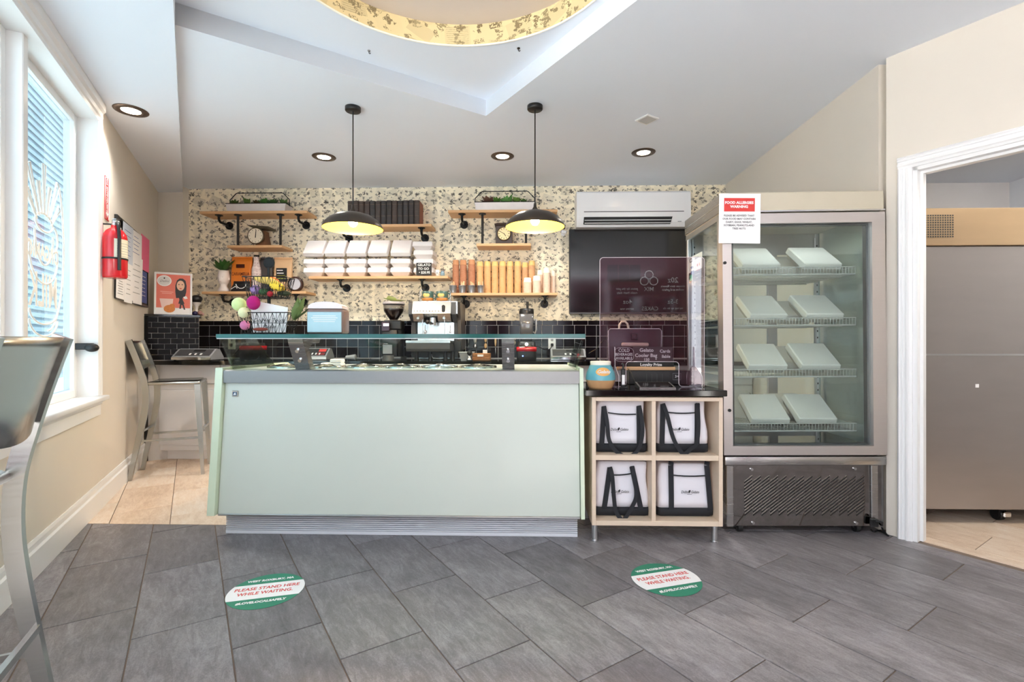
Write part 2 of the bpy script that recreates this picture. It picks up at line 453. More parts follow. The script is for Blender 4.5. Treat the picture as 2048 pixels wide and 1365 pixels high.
def clip(poly, p, n):                    # keep the side where (q - p).n <= 0
    out = []
    for i in range(len(poly)):
        a, b = poly[i], poly[(i + 1) % len(poly)]
        da = (a[0] - p[0]) * n[0] + (a[1] - p[1]) * n[1]; db = (b[0] - p[0]) * n[0] + (b[1] - p[1]) * n[1]
        if da <= 0: out.append(a)
        if (da < 0 < db) or (db < 0 < da):
            t = da / (da - db); out.append((a[0] + (b[0] - a[0]) * t, a[1] + (b[1] - a[1]) * t))
    return out
def area(p): return abs(sum(p[i][0] * p[(i + 1) % len(p)][1] - p[(i + 1) % len(p)][0] * p[i][1] for i in range(len(p)))) / 2
def clips(poly, planes):
    for p, n in planes:
        if len(poly) < 3: return []
        poly = clip(poly, p, n)
    return poly
K_LEFT = (LW.p, LW.n); K_DOOR = (DW.p, DW.n); K_BACK = ((0, YB), (0, 1)); K_RIGHT = ((XR, 0), (1, 0))
K_REAR = ((0, -1.6), (0, -1))
YT = 2.905                               # where dark slabs meet the beige ones

# --- floor
M['slab'] = slate('dark slate tile', (72, 68, 70), (117, 113, 116), (172, 167, 171), 0.38, rot=UANG)
M['slabfar'] = M['slab']
M['beige'] = slate('beige travertine tile', (184, 152, 124), (224, 202, 180), (244, 234, 222), 0.35, scale=1.0, rot=UANG)
M['joint'] = mat('floor joint', (120, 104, 92), 0.9)
fb = MB()
big = [(-7, -2.6), (8, -2.6), (8, YB + .1), (-7, YB + .1)]
fb.prism(clips(big, [K_LEFT]), 'z', -0.06, -0.0045)
floor = struct('floor', fb, M['joint'])
TW, TL, SH = 0.309, 0.607, -0.445
o0 = fl(291, 1101)                       # a joint crossing on the photograph
def tiles(region, m, name, ofs, lo, hi, gap, minarea=0.0015):
    n = 0
    for i in range(*lo):
        for j in range(*hi):
            base = Vector((ofs.x, ofs.y, 0)) + VD * (i * TW) + UD * ((j + (i * SH) % 1.0) * TL)
            g = gap / 2
            q = [base + VD * a + UD * b for a, b in ((g, g), (TW - g, g), (TW - g, TL - g), (g, TL - g))]
            p = clips([(v.x, v.y) for v in q], region)
            if len(p) < 3 or area(p) < minarea: continue
            h = R.uniform(-0.0006, 0.0002)
            c = (sum(v[0] for v in p) / len(p), sum(v[1] for v in p) / len(p))
            ins = [(c[0] + (v[0] - c[0]) * 0.994, c[1] + (v[1] - c[1]) * 0.994) for v in p]
            mb = MB(); k = len(p)
            mb._add([(v[0], v[1], -0.0044) for v in p] + [(v[0], v[1], h - 0.0012) for v in p] + [(v[0], v[1], h) for v in ins],
                    [tuple(range(k))[::-1], tuple(range(2 * k, 3 * k))] + [(a, (a + 1) % k, k + (a + 1) % k, k + a) for a in range(k)]
                    + [(k + a, k + (a + 1) % k, 2 * k + (a + 1) % k, 2 * k + a) for a in range(k)])
            part(name, mb, m, floor); n += 1
    return n
K_T = ((0, YT - 0.003), (0, 1)); K_T2 = ((0, YT + 0.003), (0, -1)); K_NEAR = ((0, 0.7), (0, -1))
# the strip A-B of the photograph has a cross joint at py 1150 on line A
oA = fl(287, 1150)
n1 = tiles([K_LEFT, K_DOOR, K_T, K_NEAR, ((3.6, 0), (1, 0))], M['slab'], 'tile', oA, (-14, 22), (-16, 12), 0.005)
# nearer the camera than the frame shows, one plain slab carries on
nb = MB().prism(clips([(-7, -2.6), (8, -2.6), (8, 0.697), (-7, 0.697)], [K_LEFT, K_DOOR]), 'z', -0.0044, 0)
part('slab', nb, M['slab'], floor)
K_W = ((-1.35, 0), (1, 0))
n2 = tiles([K_LEFT, K_T2, K_W, ((0, 4.62), (0, 1))], M['beige'], 'tile', fl(460, 1040), (-20, 12), (-10, 16), 0.004)
K_D2 = (DW.p + DW.n * 0.05, -DW.n)
n3 = tiles([K_D2, K_T2 if False else ((0, 1.5), (0, -1)), ((2.2, 0), (-1, 0)), ((0, 4.1), (0, 1)), ((4.2, 0), (1, 0))], M['beige'], 'tile', fl(1950, 1100), (-20, 30), (-14, 14), 0.004)
rb = MB().prism([(-1.347, YT), (.30, YT), (.30, YB), (-1.347, YB)], 'z', -0.0044, 0)
part('slab', rb, M['beige'], floor)
n4 = tiles([K_T2, ((.305, 0), (-1, 0)), K_RIGHT, ((0, 3.55), (0, 1))], M['slab'], 'tile', oA, (-14, 22), (-16, 12), 0.005)
part('slab', MB().prism([(.305, 3.555), (XR, 3.555), (XR, YB), (.305, YB)], 'z', -0.0044, 0), M['slab'], floor)

# --- walls
M['wallpaper'] = newsprint('newspaper wallpaper', (252, 240, 214), (36, 32, 31), 0.92)
wbk = MB().box(-4.3, XR + .1, YB, YB + .12, 0, 2.9); wbk.uv = lambda v: (v.x, v.z)
wall_back = struct('wall_back', wbk, M['wallpaper'])
struct('wall_right', MB().box(XR, XR + .1, 2.93, YB, 0, 2.9), M['wallpaint'])
xch = X(366, 5.03)
chm = MB().prism(clips([(-4.6, 5.03), (xch, 5.03), (xch, YB), (-4.6, YB)], [K_LEFT]), 'z', 0, 2.9)
struct('wall_left_return', chm, M['wallpaint'])

# left wall with the window opening, in its own frame (x along the wall, away from the camera)
s_out, s_in = LW.S(205), LW.S(192)
S0 = -4.2; SILL, HEAD = 0.75, 2.545; s_end = LW.S(310) + 0.5
lw = MB().box(S0, s_end, 0, .16, 0, SILL - .03)
lw.box(s_in, s_end, 0, .16, SILL - .03, 2.9)
lw.box(S0, s_in, 0, .16, HEAD, 2.9)
wall_left = struct('wall_left', lw, M['wallpaint'], loc=LW.p, rz=LW.rz)
# door wall
zc = 2.105
d_out = DW.S(1797); d_in = DW.S(1826)
z_head = DW.hit(1826, 335)[1]
dw = MB().box(0, d_in, 0, .12, 0, 2.9); dw.box(d_in, d_in + 1.0, 0, .12, z_head, 2.9); dw.box(d_in + 1.0, 3.4, 0, .12, 0, 2.9)
wall_door = struct('wall_front_right', dw, M['wallpaint'], loc=DW.p, rz=DW.rz)

# --- ceiling, soffit, square tray and round dome
P0 = cw(-0.187, 3.526)
TA, TZ, DZ, DR = 2.38, 2.845, 2.97, 0.843
dc = cw(-0.285, 2.04)
sp = cw(-3.447, 5.13); bs = (sp - P0).dot(-VD)
ab = lambda a, b: P0 - UD * a - VD * b
def rect(a0, a1, b0, b1): return [(v.x, v.y) for v in (ab(a0, b0), ab(a1, b0), ab(a1, b1), ab(a0, b1))]
cl = [K_LEFT, ((0, YB + .1), (0, 1)), K_REAR, ((5.2, 0), (1, 0))]
cm = MB()
for rc in (rect(-6, 9, -7, 0), rect(-6, 0, 0, bs), rect(TA, 9, 0, bs)):
    p = clips(rc, cl)
    if len(p) > 2: cm.prism(p, 'z', CEIL, TZ if rc[0] is None else CEIL + .115)
ceiling = struct('ceiling', cm, M['ceil'])
sm_ = MB().prism(clips(rect(-6, 9, bs, 8), cl), 'z', SOF, TZ + .15)
struct('ceiling_soffit', sm_, M['ceil'])['kind'] = 'structure'
# tray panel with a round hole
tp = MB(); N = 72
ring = [(dc.x + DR * math.cos(2 * PI * i / N), dc.y + DR * math.sin(2 * PI * i / N)) for i in range(N)]
def to_edge(p):                           # where the ray from the dome centre leaves the tray
    d = Vector((p[0] - dc.x, p[1] - dc.y, 0)).normalized(); best = 9
    for q, n in ((ab(-0.0, 0), UD), (ab(TA, 0), -UD), (ab(0, 0), VD), (ab(0, bs), -VD)):
        dn = d.dot(n)
        if dn > 1e-6: best = min(best, (q - dc).dot(n) / dn)
    v = dc + d * best; return (v.x, v.y)
outer = [to_edge(p) for p in ring]
cor = [ab(0, 0), ab(TA, 0), ab(TA, bs), ab(0, bs)]
for q in cor:
    k = min(range(N), key=lambda i: (outer[i][0] - q.x) ** 2 + (outer[i][1] - q.y) ** 2); outer[k] = (q.x, q.y)
tp._add([(x, y, TZ) for x, y in ring] + [(x, y, TZ) for x, y in outer] + [(x, y, TZ + .03) for x, y in ring] + [(x, y, TZ + .03) for x, y in outer],
        [(i, (i + 1) % N, N + (i + 1) % N, N + i) for i in range(N)] + [(2 * N + i, 2 * N + (i + 1) % N, 3 * N + (i + 1) % N, 3 * N + i) for i in range(N)])
M['trayfascia'] = mat('white fascia paint', (244, 241, 238), 0.7, var=0.01)
struct('ceiling_tray', tp, M['ceil'])['kind'] = 'structure'
# painted edge of the tray (vertical faces)
fa = MB()
for (a0, a1, b0, b1) in ((-.008, 0.0, -.008, bs), (-.008, TA, -.008, 0.0), (TA, TA + .008, -.008, bs)):
    fa.prism(rect(a0, a1, b0, b1), 'z', CEIL + .0005, TZ + .03)
struct('trim_1', fa, M['trayfascia'])
M['domepaper'] = newsprint('newspaper wallpaper in the dome', (228, 210, 164), (84, 62, 34), 1.3, inkmax=0.8)
dm = MB()
dm._add([(x, y, TZ) for x, y in ring] + [(x, y, DZ) for x, y in ring], [(i, (i + 1) % N, N + (i + 1) % N, N + i) for i in range(N)], True)
dm.uv = lambda v: (DR * math.atan2(v.y - dc.y, v.x - dc.x), v.z)
dome = struct('ceiling_dome', dm, M['domepaper']); dome['kind'] = 'structure'
part('dome_cap', MB().prism(ring, 'z', DZ, DZ + .04), mat('warm white dome paint', (216, 201, 190), 0.9, var=0.02), dome)
M['rim'] = mat('dome rim bead', (248, 244, 232), 0.6)
part('dome_rim', MB().tube([(dc.x + DR * math.cos(2 * PI * i / N), dc.y + DR * math.sin(2 * PI * i / N), TZ + .001) for i in range(N)], 0.006, 6, closed=True), M['rim'], dome)

# --- baseboard with a stepped top, on the left wall
bb = MB().prism([(0, 0), (0, .175), (-.006, .175), (-.010, .160), (-.010, .135), (-.018, .125), (-.018, .0)], 'x', S0, LW.S(291))
struct('baseboard_left', bb, M['white'], loc=LW.p, rz=LW.rz)

# --- tall corner ledge faced with small black tiles
a_, z_ = LW.hit(289, 680)
A = LW.pt(a_ + 0.01, -0.002); B = at(398, 680, 0); B = cw((398 - 1024) / F * 4.74, 4.74)
ED = (B - A).normalized(); EW = Wall(A, ED); eL = (B - A).length
LZ = 1.340
led = MB().prism([(A.x, A.y), (B.x, B.y), (X(396, YB), YB - .002), (LW.pt(a_ + .9, -.002).x, LW.pt(a_ + .9, -.002).y)], 'z', 0.0, LZ)
ledge = struct('wall_ledge', led, M['grout'])
M['ledgetile'] = mat('black subway tile', (15, 13, 15), .3, var=.25, scale=5, spec=.10)
tw, th = 0.098, 0.0505
r = 0; z = LZ - .004
while z - th > 0.93:
    x = -0.049 if r % 2 else 0.0
    while x < eL - .002:
        x0, x1 = max(x, 0) + .0015, min(x + tw, eL) - .0015
        if x1 - x0 > .008:
            t = part('tile', MB().box(x0, x1, -.007, 0.0, z - th + .003, z, bev=.0012), M['ledgetile'], ledge)
            t.location = A; t.rotation_euler = (R.uniform(-.003, .003), 0, EW.rz + R.uniform(-.004, .004))
        x += tw
    z -= th; r += 1
cap = part('ledge_cap', MB().box(-.012, eL + .012, -.022, .36, LZ + .0005, LZ + .022, bev=.003), M['blackgloss'], ledge)
cap.location = A; cap.rotation_euler = (0, 0, EW.rz)
part('corner_strip', MB().box(A.x - .018, A.x + .02, A.y - .03, A.y + .012, 0.0, LZ), M['black'], ledge)

# --- splashback of square black tiles along the back wall
SB0, SB1 = 0.93, 1.325
xl = X(399, YB); tq = 0.1135
part('grout_bed', MB().box(xl, XR - .002, YB - .008, YB + .001, SB0, SB1 - .002), M['grout'], wall_back)
xj = X(900 + 222 / 7.062, YB)             # a vertical joint seen beside the machine
k0 = math.floor((xl - xj) / tq)
rows = [SB1 - .048 - tq * (i + 1) for i in range(3)]
for z in rows:
    x = xj + k0 * tq
    while x < XR - .01:
        x0, x1 = max(x, xl) + .0022, min(x + tq, XR - .002) - .0022
        if x1 - x0 > .012:
            t = part('tile', MB().box(x0, x1, YB - .0135, YB - .006, max(z, SB0) + .0022, z + tq - .0022, bev=.0015), M['darktile'], wall_back)
        x += tq
x = X(900 + 448 / 7.062, YB) - 40 * 0.158
while x < XR - .01:
    x0, x1 = max(x, xl) + .0022, min(x + .158, XR - .002) - .0022
    if x1 - x0 > .012:
        part('tile', MB().box(x0, x1, YB - .0145, YB - .006, SB1 - .048 + .0022, SB1, bev=.0015), M['darktile'], wall_back)
    x += .158

# --- window: deep reveal, sill, casing, sashes, panes with white drawings
win = struct('window_1', MB().box(S0, s_in, 0.0, .152, HEAD - .002, HEAD + .001).box(s_in - .001, s_in + .002, 0.0, .152, SILL, HEAD), M['white'], loc=LW.p, rz=LW.rz)
def wp(name, mb, m=None, label=None): return part(name, mb, m or M['white'], win, label)
cas = [(0, 0), (0, -.012), (.012, -.02), (.03, -.018), (.036, -.024), (.05, -.024), (.05, 0)]
wp('casing', MB().prism([(s_in - .004 + a * 1.05, b) for a, b in cas], 'z', SILL + .002, SOF - .001))
hc = MB().prism([(-.018, HEAD - .004), (0, HEAD - .004), (0, SOF - .001), (-.04, SOF - .001), (-.04, HEAD + .075), (-.026, HEAD + .06), (-.026, HEAD + .03), (-.018, HEAD + .02)], 'x', S0, s_in + .05)
wp('head_casing', hc)
wp('sill', MB().box(S0, s_in + .075, -.055, .15, SILL - .03, SILL, bev=.006, seg=2))
wp('apron', MB().prism([(0, SILL - .03), (0, SILL - .125), (-.014, SILL - .125), (-.014, SILL - .06), (-.022, SILL - .05), (-.022, SILL - .03)][::-1], 'x', S0, s_in + .05))
REC = .125
for sA, sB, nm in ((LW.S(46, .03), LW.S(22, .03), 'mullion'),):
    pass
m1 = LW.S(48, .05)
wp('mullion', MB().box(m1 - .055, m1, .035, .15, SILL, HEAD, bev=.004))
wp('mullion', MB().box(m1 - 1.25, m1 - 1.19, .035, .15, SILL, HEAD, bev=.004))
panes = [(m1, s_in), (m1 - 1.19, m1 - .055), (m1 - 2.4, m1 - 1.25)]
GL = glass('window glass', (214, 228, 234), 0.06, power=5.0)
for k, (p0, p1) in enumerate(panes):
    f = MB()
    for x0, x1, z0, z1 in ((p0, p0 + .05, SILL, HEAD), (p1 - .05, p1, SILL, HEAD), (p0 + .05, p1 - .05, SILL, SILL + .05), (p0 + .05, p1 - .05, HEAD - .05, HEAD)):
        f.box(x0, x1, .095, .15, z0, z1, bev=.004)
    sash = wp('sash', f)
    part('pane', MB().box(p0 + .05, p1 - .05, .118, .124, SILL + .05, HEAD - .05), GL, sash)
# white lettering and drawing on the outside of the panes, read from the street (so mirrored from the room)
def wdraw(curves, r=.0055):
    mb = MB()
    for c in curves: mb.tube([(x, .1165, z) for x, z in c], r, 5, flat=1.0)
    return wp('window_drawing', mb, M['whiteink'])
pc = (panes[0][0] + panes[0][1]) / 2
def arc(cx, cz, rx, rz_, a0, a1, n=18): return [(cx + rx * math.cos(a0 + (a1 - a0) * i / n), cz + rz_ * math.sin(a0 + (a1 - a0) * i / n)) for i in range(n + 1)]
wz = lambda py: LW.hit(85, py, .12)[1]
dr = []
for k in range(7):                        # splash above the cup
    a = PI / 2 + (k - 3) * .26; l0, l1 = .14, (.42 if k % 2 else .32)
    bx, bz = pc, wz(480)
    dr.append([(bx + math.cos(a) * l0, bz + math.sin(a) * l0), (bx + math.cos(a - .05) * l1, bz + math.sin(a - .05) * l1), (bx + math.cos(a + .05) * l1, bz + math.sin(a + .05) * l1), (bx + math.cos(a) * l0, bz + math.sin(a) * l0)])
dr += [arc(pc, wz(445), .12, .05, 0, 2 * PI), arc(pc, wz(465), .13, .18, PI, 2 * PI), arc(pc + .14, wz(470), .06, .07, -PI / 2, PI / 2, 10), arc(pc, wz(510), .2, .16, PI * .9, PI * 2.1), arc(pc, wz(620), .2, .08, PI, 2 * PI), arc(pc, wz(640), .2, .09, PI, 2 * PI), arc(pc + .05, wz(480), .25, .5, -PI / 2, PI / 4)]
wdraw(dr)
for word, py, sz in (('ORGANIC', 507, .12), ('MILK', 585, .26)):
    text(word, sz, M['whiteink'], win, 'window_lettering', (pc, .1165, wz(py)), (PI / 2, 0, 0), bold=.004, mirror=True, wid=.72 if word == 'MILK' else .8)
q0 = (panes[1][0] + panes[1][1]) / 2 + .35
text('O', .26, M['whiteink'], win, 'window_lettering', (q0, .1165, LW.hit(10, 370, .12)[1]), mirror=True, wid=.8)
text('M', .24, M['whiteink'], win, 'window_lettering', (q0, .1165, LW.hit(10, 430, .12)[1]), mirror=True, wid=.8)

# --- doorway casing and jamb
dr_ = MB()
prof = [(0, 0), (0, -.018), (.012, -.026), (.02, -.022), (.032, -.022), (.036, -.016), (.05, -.016), (.054, -.022), (.066, -.022), (.074, -.016), (.09, -.012), (.09, 0)]
cwid = d_in - d_out; pr = [(d_out + a / .09 * cwid, b) for a, b in prof]
dr_.prism(pr, 'z', 0.0, z_head)
dr_.prism([(-b * -1, z_head + (.09 - a) / .09 * cwid) for a, b in prof], 'x', d_out, d_in + 1.12)
door = struct('door_1', dr_, M['white'], loc=DW.p, rz=DW.rz)
jm = MB().box(d_in - .001, d_in + .02, 0.0, .125, 0, z_head).box(d_in + .02, d_in + .034, .04, .08, 0, z_head - .02)
jm.box(d_in, d_in + 1.0, 0.0, .125, z_head - .02, z_head + .001).box(d_in + .034, d_in + 1.0, .04, .08, z_head - .034, z_head - .02)
part('jamb', jm, M['white'], door)
# --- back room seen through the doorway
struct('wall_rear_room', MB().box(2.2, 4.1, 4.15, 4.25, 0, 2.6), mat('white back room paint', (236, 234, 236), 0.8, var=.02))
struct('wall_light_block_room', MB().box(4.0, 4.1, -.1, 4.25, 0, 2.6), M['ceil'])  # wall added to keep sky light off the steel refrigerator
struct('ceiling_rear_room', MB().prism(clips([(XR + .1, -.2), (4.1, -.2), (4.1, 4.25), (XR + .1, 4.25)], [(DW.p + DW.n * .125, -DW.n)]), 'z', 2.42, 2.5), M['ceil'])

# --- wall behind the photographer: maroon with chalked menus (seen only in reflections)
M['maroon'] = mat('maroon wall paint', (112, 48, 66), 0.6, var=.04)
rw = struct('wall_rear', MB().box(1.0, 2.68, -2.3, -2.2, 0, 2.73), M['maroon'])
struct('wall_added_pier', MB().box(-1.05, -.35, -2.3, -2.2, 0, 2.73), M['maroon'])  # unseen pier added so the near stool reflects something dark
qa, qb = DW.pt(3.38), Vector((2.85, -2.25, 0)); wq = Wall(qa, qb - qa)
struct('wall_light_block_right', MB().box(0, (qb - qa).length, 0, .1, 0, 2.73), M['wallpaint'], loc=qa, rz=wq.rz)  # unseen wall added to cut the light on the door wall

struct('ground_bounce', MB().box(-14, 14, -16, -2.62, -.12, -.03), mat('pale bounce paving', (206, 204, 200), 0.9, var=.05))  # unseen paving added to bounce sunlight up to the ceiling
# --- the street outside the window
ex = thing('building', 'pale grey boarded building across the street outside the left window', 'building', LW.pt(6.0, 4.5), LW.rz)
M['siding'] = mat('blue grey siding', (112, 124, 130), 0.7, var=.05)
part('wall', MB().box(-9, 14, .05, .4, 0, 9.2), M['siding'], ex)
brd = MB().prism([(0.05, 0), (0.02, 0), (.045, .2), (.05, .2)], 'x', -9, 14)
bme = brd.mesh('board', M['siding'])
for i in range(46):
    o = part('board', bme, None, ex); o.location = (0, 0, i * .2)
for i in range(3):
    fr = part('window_frame', MB().box(-5 + i * 3.2, -3.8 + i * 3.2, -.02, .05, 1.0, 2.6), M['white'], ex)
    part('window_pane', MB().box(-4.9 + i * 3.2, -3.9 + i * 3.2, -.028, -.018, 1.1, 2.5), mat('dark street glass', (60, 90, 100), 0.1), fr)
gr = MB().prism([(p.x, p.y) for p in (LW.pt(-12, .2), LW.pt(22, .2), LW.pt(22, 4.5), LW.pt(-12, 4.5))], 'z', -.2, -.08)
struct('ground_street', gr, mat('pale street paving', (150, 150, 148), 0.9))
# ------------------------------------------------------------------ the pale green gelato counter
M['mint'] = mat('pale green back-painted glass', (204, 210, 200), 0.4, var=0.015, scale=2, coat=0.12)
M['mintend'] = mat('pale green lacquer', (214, 226, 200), 0.3, var=0.02)
M['deck'] = mat('white deck', (236, 238, 240), 0.22, var=0.02)
yt, yb_ = 2.765, 2.695
x0, x1 = X(447, 2.745), X(1158, 2.745)
zt0, zt1 = Z(767, 2.745, 800), Z(741, 2.745, 800)
zb = Z(1031, yb_, 800)
base = Vector(((x0 + x1) / 2, 3.1, 0))
gc = thing('gelato_counter', 'long pale green gelato counter with a ribbed metal plinth and glass guard', 'counter', base)
def G(name, mb, m, label=None, parent=None):
    mb.move(-base); return part(name, mb, m, parent or gc, label)
G('cabinet', MB().hexa([(x0 + .01, yb_ + .04, zb), (x1 - .01, yb_ + .04, zb), (x1 - .01, 3.52, zb), (x0 + .01, 3.52, zb)],
                       [(x0 + .01, yt + .04, zt1 - .02), (x1 - .01, yt + .04, zt1 - .02), (x1 - .01, 3.52, zt1 - .02), (x0 + .01, 3.52, zt1 - .02)]), M['darkgrey'])
G('front_panel', MB().hexa([(x0, yb_, zb), (x1, yb_, zb), (x1, yb_ + .012, zb), (x0, yb_ + .012, zb)],
                           [(x0, yt, zt0), (x1, yt, zt0), (x1, yt + .012, zt0), (x0, yt + .012, zt0)]), M['mint'])
G('panel_edge', MB().box(x0, x1, yb_ - .004, yb_ + .03, zb - .012, zb - .001, bev=.002), M['alu'])
for xa, xb in ((x0 - .045, x0 - .003), (x1 + .003, x1 + .024)):
    pol = [(yb_ - .03, zb - .004), (3.52, zb - .004), (3.52, zt1 + .012), (yt - .022, zt1 + .012)]
    G('end_panel', MB().prism(pol, 'x', xa, xb), M['mintend'])
G('steel_trim', MB().prism([(2.745, zt0), (2.80, zt0), (2.80, zt1), (2.752, zt1), (2.745, zt1 - .006)], 'x', x0 - .002, x1 + .002), mat('satin steel band', (148, 147, 147), 0.5, .9, var=.03, scale=40))
G('deck', MB().box(x0, x1, 2.80, 3.52, zt1 - .02, zt1 - .001), M['deck'])
k = MB(); zk = zb - .014; nr = 9
kl, kr = X(452, 2.775), X(1155, 2.775)
k.box(kl, kr, 2.792, 3.45, 0.001, zk)
for i in range(nr):
    z0 = .022 + (zk - .024) * i / nr; dz = (zk - .024) / nr
    k.prism([(2.793, z0), (2.775, z0 + dz * .06), (2.775, z0 + dz * .52), (2.793, z0 + dz * .60)][::-1], 'x', kl, kr)
k.box(kl, kr, 2.773, 2.79, 0.001, .02)
G('plinth', k, mat('ribbed plinth aluminium', (232, 234, 240), 0.4, 0.1, var=.03))
fy = lambda z: yb_ + (yt - yb_) * (z - zb) / (zt0 - zb)
pb = at(471, 788, fy(.8))
bd = G('badge', MB().box(pb.x - .017, pb.x + .017, fy(pb.z) - .007, fy(pb.z) - .001, pb.z - .017, pb.z + .017, bev=.002), M['chrome'])
G('badge_face', MB().box(pb.x - .011, pb.x + .011, fy(pb.z) - .0085, fy(pb.z) - .0072, pb.z - .011, pb.z + .011), mat('badge blue', (60, 90, 120), .3), parent=bd)
G('badge_mark', MB().prism([(pb.x - .008, pb.z - .006), (pb.x + .008, pb.z - .006), (pb.x + .004, pb.z + .008), (pb.x - .002, pb.z + .004)], 'y', fy(pb.z) - .0096, fy(pb.z) - .0086), M['white'], parent=bd)
# glass guard
gz0, gz1 = Z(676.5, 2.68, 800), Z(668.5, 2.68, 800)
gl, gr_ = X(432, 2.68), X(1171, 2.68)
M['teal'] = mat('green glass edge', (24, 92, 88), 0.12, var=.1)
gt = MB(); gt.box(gl, gr_, 2.683, 3.08, gz0, gz1); G('glass_top', gt, M['greenglass'])
G('glass_edge', MB().box(gl, gr_, 2.678, 2.6825, gz0, gz1, bev=.001), M['teal'])
G('glass_edge', MB().box(gl, gr_, 3.0805, 3.085, gz0, gz1, bev=.001), M['teal'])
G('light_strip', MB().box(gl, gr_, 2.684, 2.700, gz0 - .005, gz0 - .0005, bev=.001), M['white'])
fgl = MB().hexa([(x0 + .004, 2.815, zt1), (x1 - .004, 2.815, zt1), (x1 - .004, 2.823, zt1), (x0 + .004, 2.823, zt1)],
                [(gl + .004, 2.70, gz0 - .004), (gr_ - .004, 2.70, gz0 - .004), (gr_ - .004, 2.708, gz0 - .004), (gl + .004, 2.708, gz0 - .004)])
G('front_glass', fgl, M['glass'])
M['reflectglass'] = glass('side glass with reflection tint', (196, 200, 184), 0.06)  # dark reflection on the left pane is put into the glass tint
for s, xa, xb in ((0, x0 + .004, gl + .004), (1, x1 - .012, gr_ - .012)):
    G('side_glass', MB().hexa([(xa, 2.826, zt1), (xa + .008, 2.826, zt1), (xa + .008, 3.3, zt1), (xa, 3.3, zt1)],
                              [(xb, 2.712, gz0 - .004), (xb + .008, 2.712, gz0 - .004), (xb + .008, 3.07, gz0 - .004), (xb, 3.07, gz0 - .004)]), M['reflectglass'] if s == 0 else M['glass'])
for pa, pb_ in ((574, 604), (1003, 1028)):
    xa, xb = X(pa, 2.70), X(pb_, 2.70)
    prof = [(2.805, zt1), (2.88, zt1), (2.845, zt1 + .03), (2.79, gz0 - .055), (2.83, gz0 - .035), (2.93, gz0 - .028), (2.95, gz0 - .002), (2.705, gz0 - .002), (2.715, gz0 - .03)]
    br = G('guard_bracket', MB().prism(prof, 'x', xa, xb), M['steel'])
    for zz in (zt1 + .055, zt1 + .11):
        yy = 2.805 + (2.715 - 2.805) * (zz - zt1) / (gz0 - .03 - zt1)
        G('bolt', MB().cyl(((xa + xb) / 2, yy - .012, zz - .004), ((xa + xb) / 2, yy + .004, zz), .010, .013, 12), M['chrome'], parent=br)
# round pan lids in the deck
lid = MB(); lid.lathe([(.0, .020), (.045, .020), (.105, .010), (.112, .013), (.117, .012), (.118, 0.0005)], n=28)
lme = lid.mesh('lid', M['chrome'])
knob = MB().lathe([(.016, .0205), (.018, .0235), (.021, .0235), (.023, .0205)], n=16).mesh('knob', M['steel'])
for i, px in enumerate((575, 652, 727, 802, 879, 956)):
    o = thing('pan_lid', 'round polished steel lid in the counter deck, %s from the left' % ORD[i], 'lid', (X(px, 3.06), 3.06, zt1 - .0008), 0, 'round lids in the gelato counter')
    part('lid', lme, None, o); part('grip_ring', knob, None, o)
p = at(666, 722, 3.28)
wb_ = MB().box(-.07, .07, -.04, .04, 0, .02, bev=.006).box(-.01, .07, -.035, .035, .0205, .045, bev=.006)
solo('serving_tray', wb_, M['white'], 'small white plastic block lying on the counter deck behind the lids', 'block', (p.x, 3.28, zt1))

# ------------------------------------------------------------------ tiered wire basket on the glass
TBX, TBY = X(538, 2.86), 2.86
tb = thing('tiered_basket', 'two-tier black wire basket stand on the glass counter top', 'basket', (TBX, TBY, gz1))
px2 = 2.86 / F
def wire_basket(w0, w1, d0, d1, z0, z1, tilt=0.0, nx=9):
    mb = MB(); r = .0018
    def rim(w, d, z, rr): mb.tube([(-w, -d, z + tilt * -1 * -w * 0), (w, -d, z), (w, d, z), (-w, d, z)], rr, 6, closed=True)
    rim(w0, d0, z0, .003); rim(w1, d1, z1, .0032); m_ = .5; rim((w0 + w1) / 2, (d0 + d1) / 2, (z0 + z1) / 2, .0018)
    for sgn in (-1, 1):
        P = lambda t, h: (((w0 + (w1 - w0) * h)) * t, sgn * (d0 + (d1 - d0) * h), z0 + (z1 - z0) * h)
        for i in range(nx + 1):
            t = -1 + 2 * i / nx; mb.tube([P(t, 0), P(t, 1)], r * .8, 4)
        for i in range(nx):
            a, b = -1 + 2 * i / nx, -1 + 2 * (i + 1) / nx
            if i % 2: a, b = b, a
            mb.tube([P(a, 0), P(b, .5)], r * .7, 4); mb.tube([P(b, 0), P(a, .5)] if False else [P(a, .5), P(b, 1)], r * .7, 4)
        Q = lambda t, h: (sgn * (w0 + (w1 - w0) * h), (d0 + (d1 - d0) * h) * t, z0 + (z1 - z0) * h)
        for i in range(5):
            t = -1 + 2 * i / 4; mb.tube([Q(t, 0), Q(t, 1)], r * .8, 4)
            if i < 4: mb.tube([Q(t, 0), Q(t + .5, 1)], r * .7, 4)
    for i in range(7):
        x = -w0 + 2 * w0 * i / 6; mb.tube([(x, -d0, z0), (x, d0, z0)], r * .8, 4)
    for i in range(3):
        y = -d0 + d0 * i; mb.tube([(-w0, y, z0), (w0, y, z0)], r * .8, 4)
    return mb
zz = lambda py: Z(py, TBY, 538) - gz1
L0, L1 = .006, zz(627); U0, U1 = zz(596), zz(556)
part('lower_tier', wire_basket(.128, .150, .056, .072, L0, L1, nx=13), M['blackmetal'], tb)
part('upper_tier', wire_basket(.100, .124, .05, .064, U0, U1, nx=11), M['blackmetal'], tb)
part('pole', MB().cyl((0, 0, .003), (0, 0, zz(536)), .010, n=10), M['blackmetal'], tb)
fm = MB(); fc = zz(526)
fm.tube([(.031 * math.cos(2 * PI * i / 20), 0, fc + .031 * math.sin(2 * PI * i / 20)) for i in range(20)], .004, 6, closed=True)
fm.cyl((0, -.004, fc), (0, .004, fc), .027, n=20)
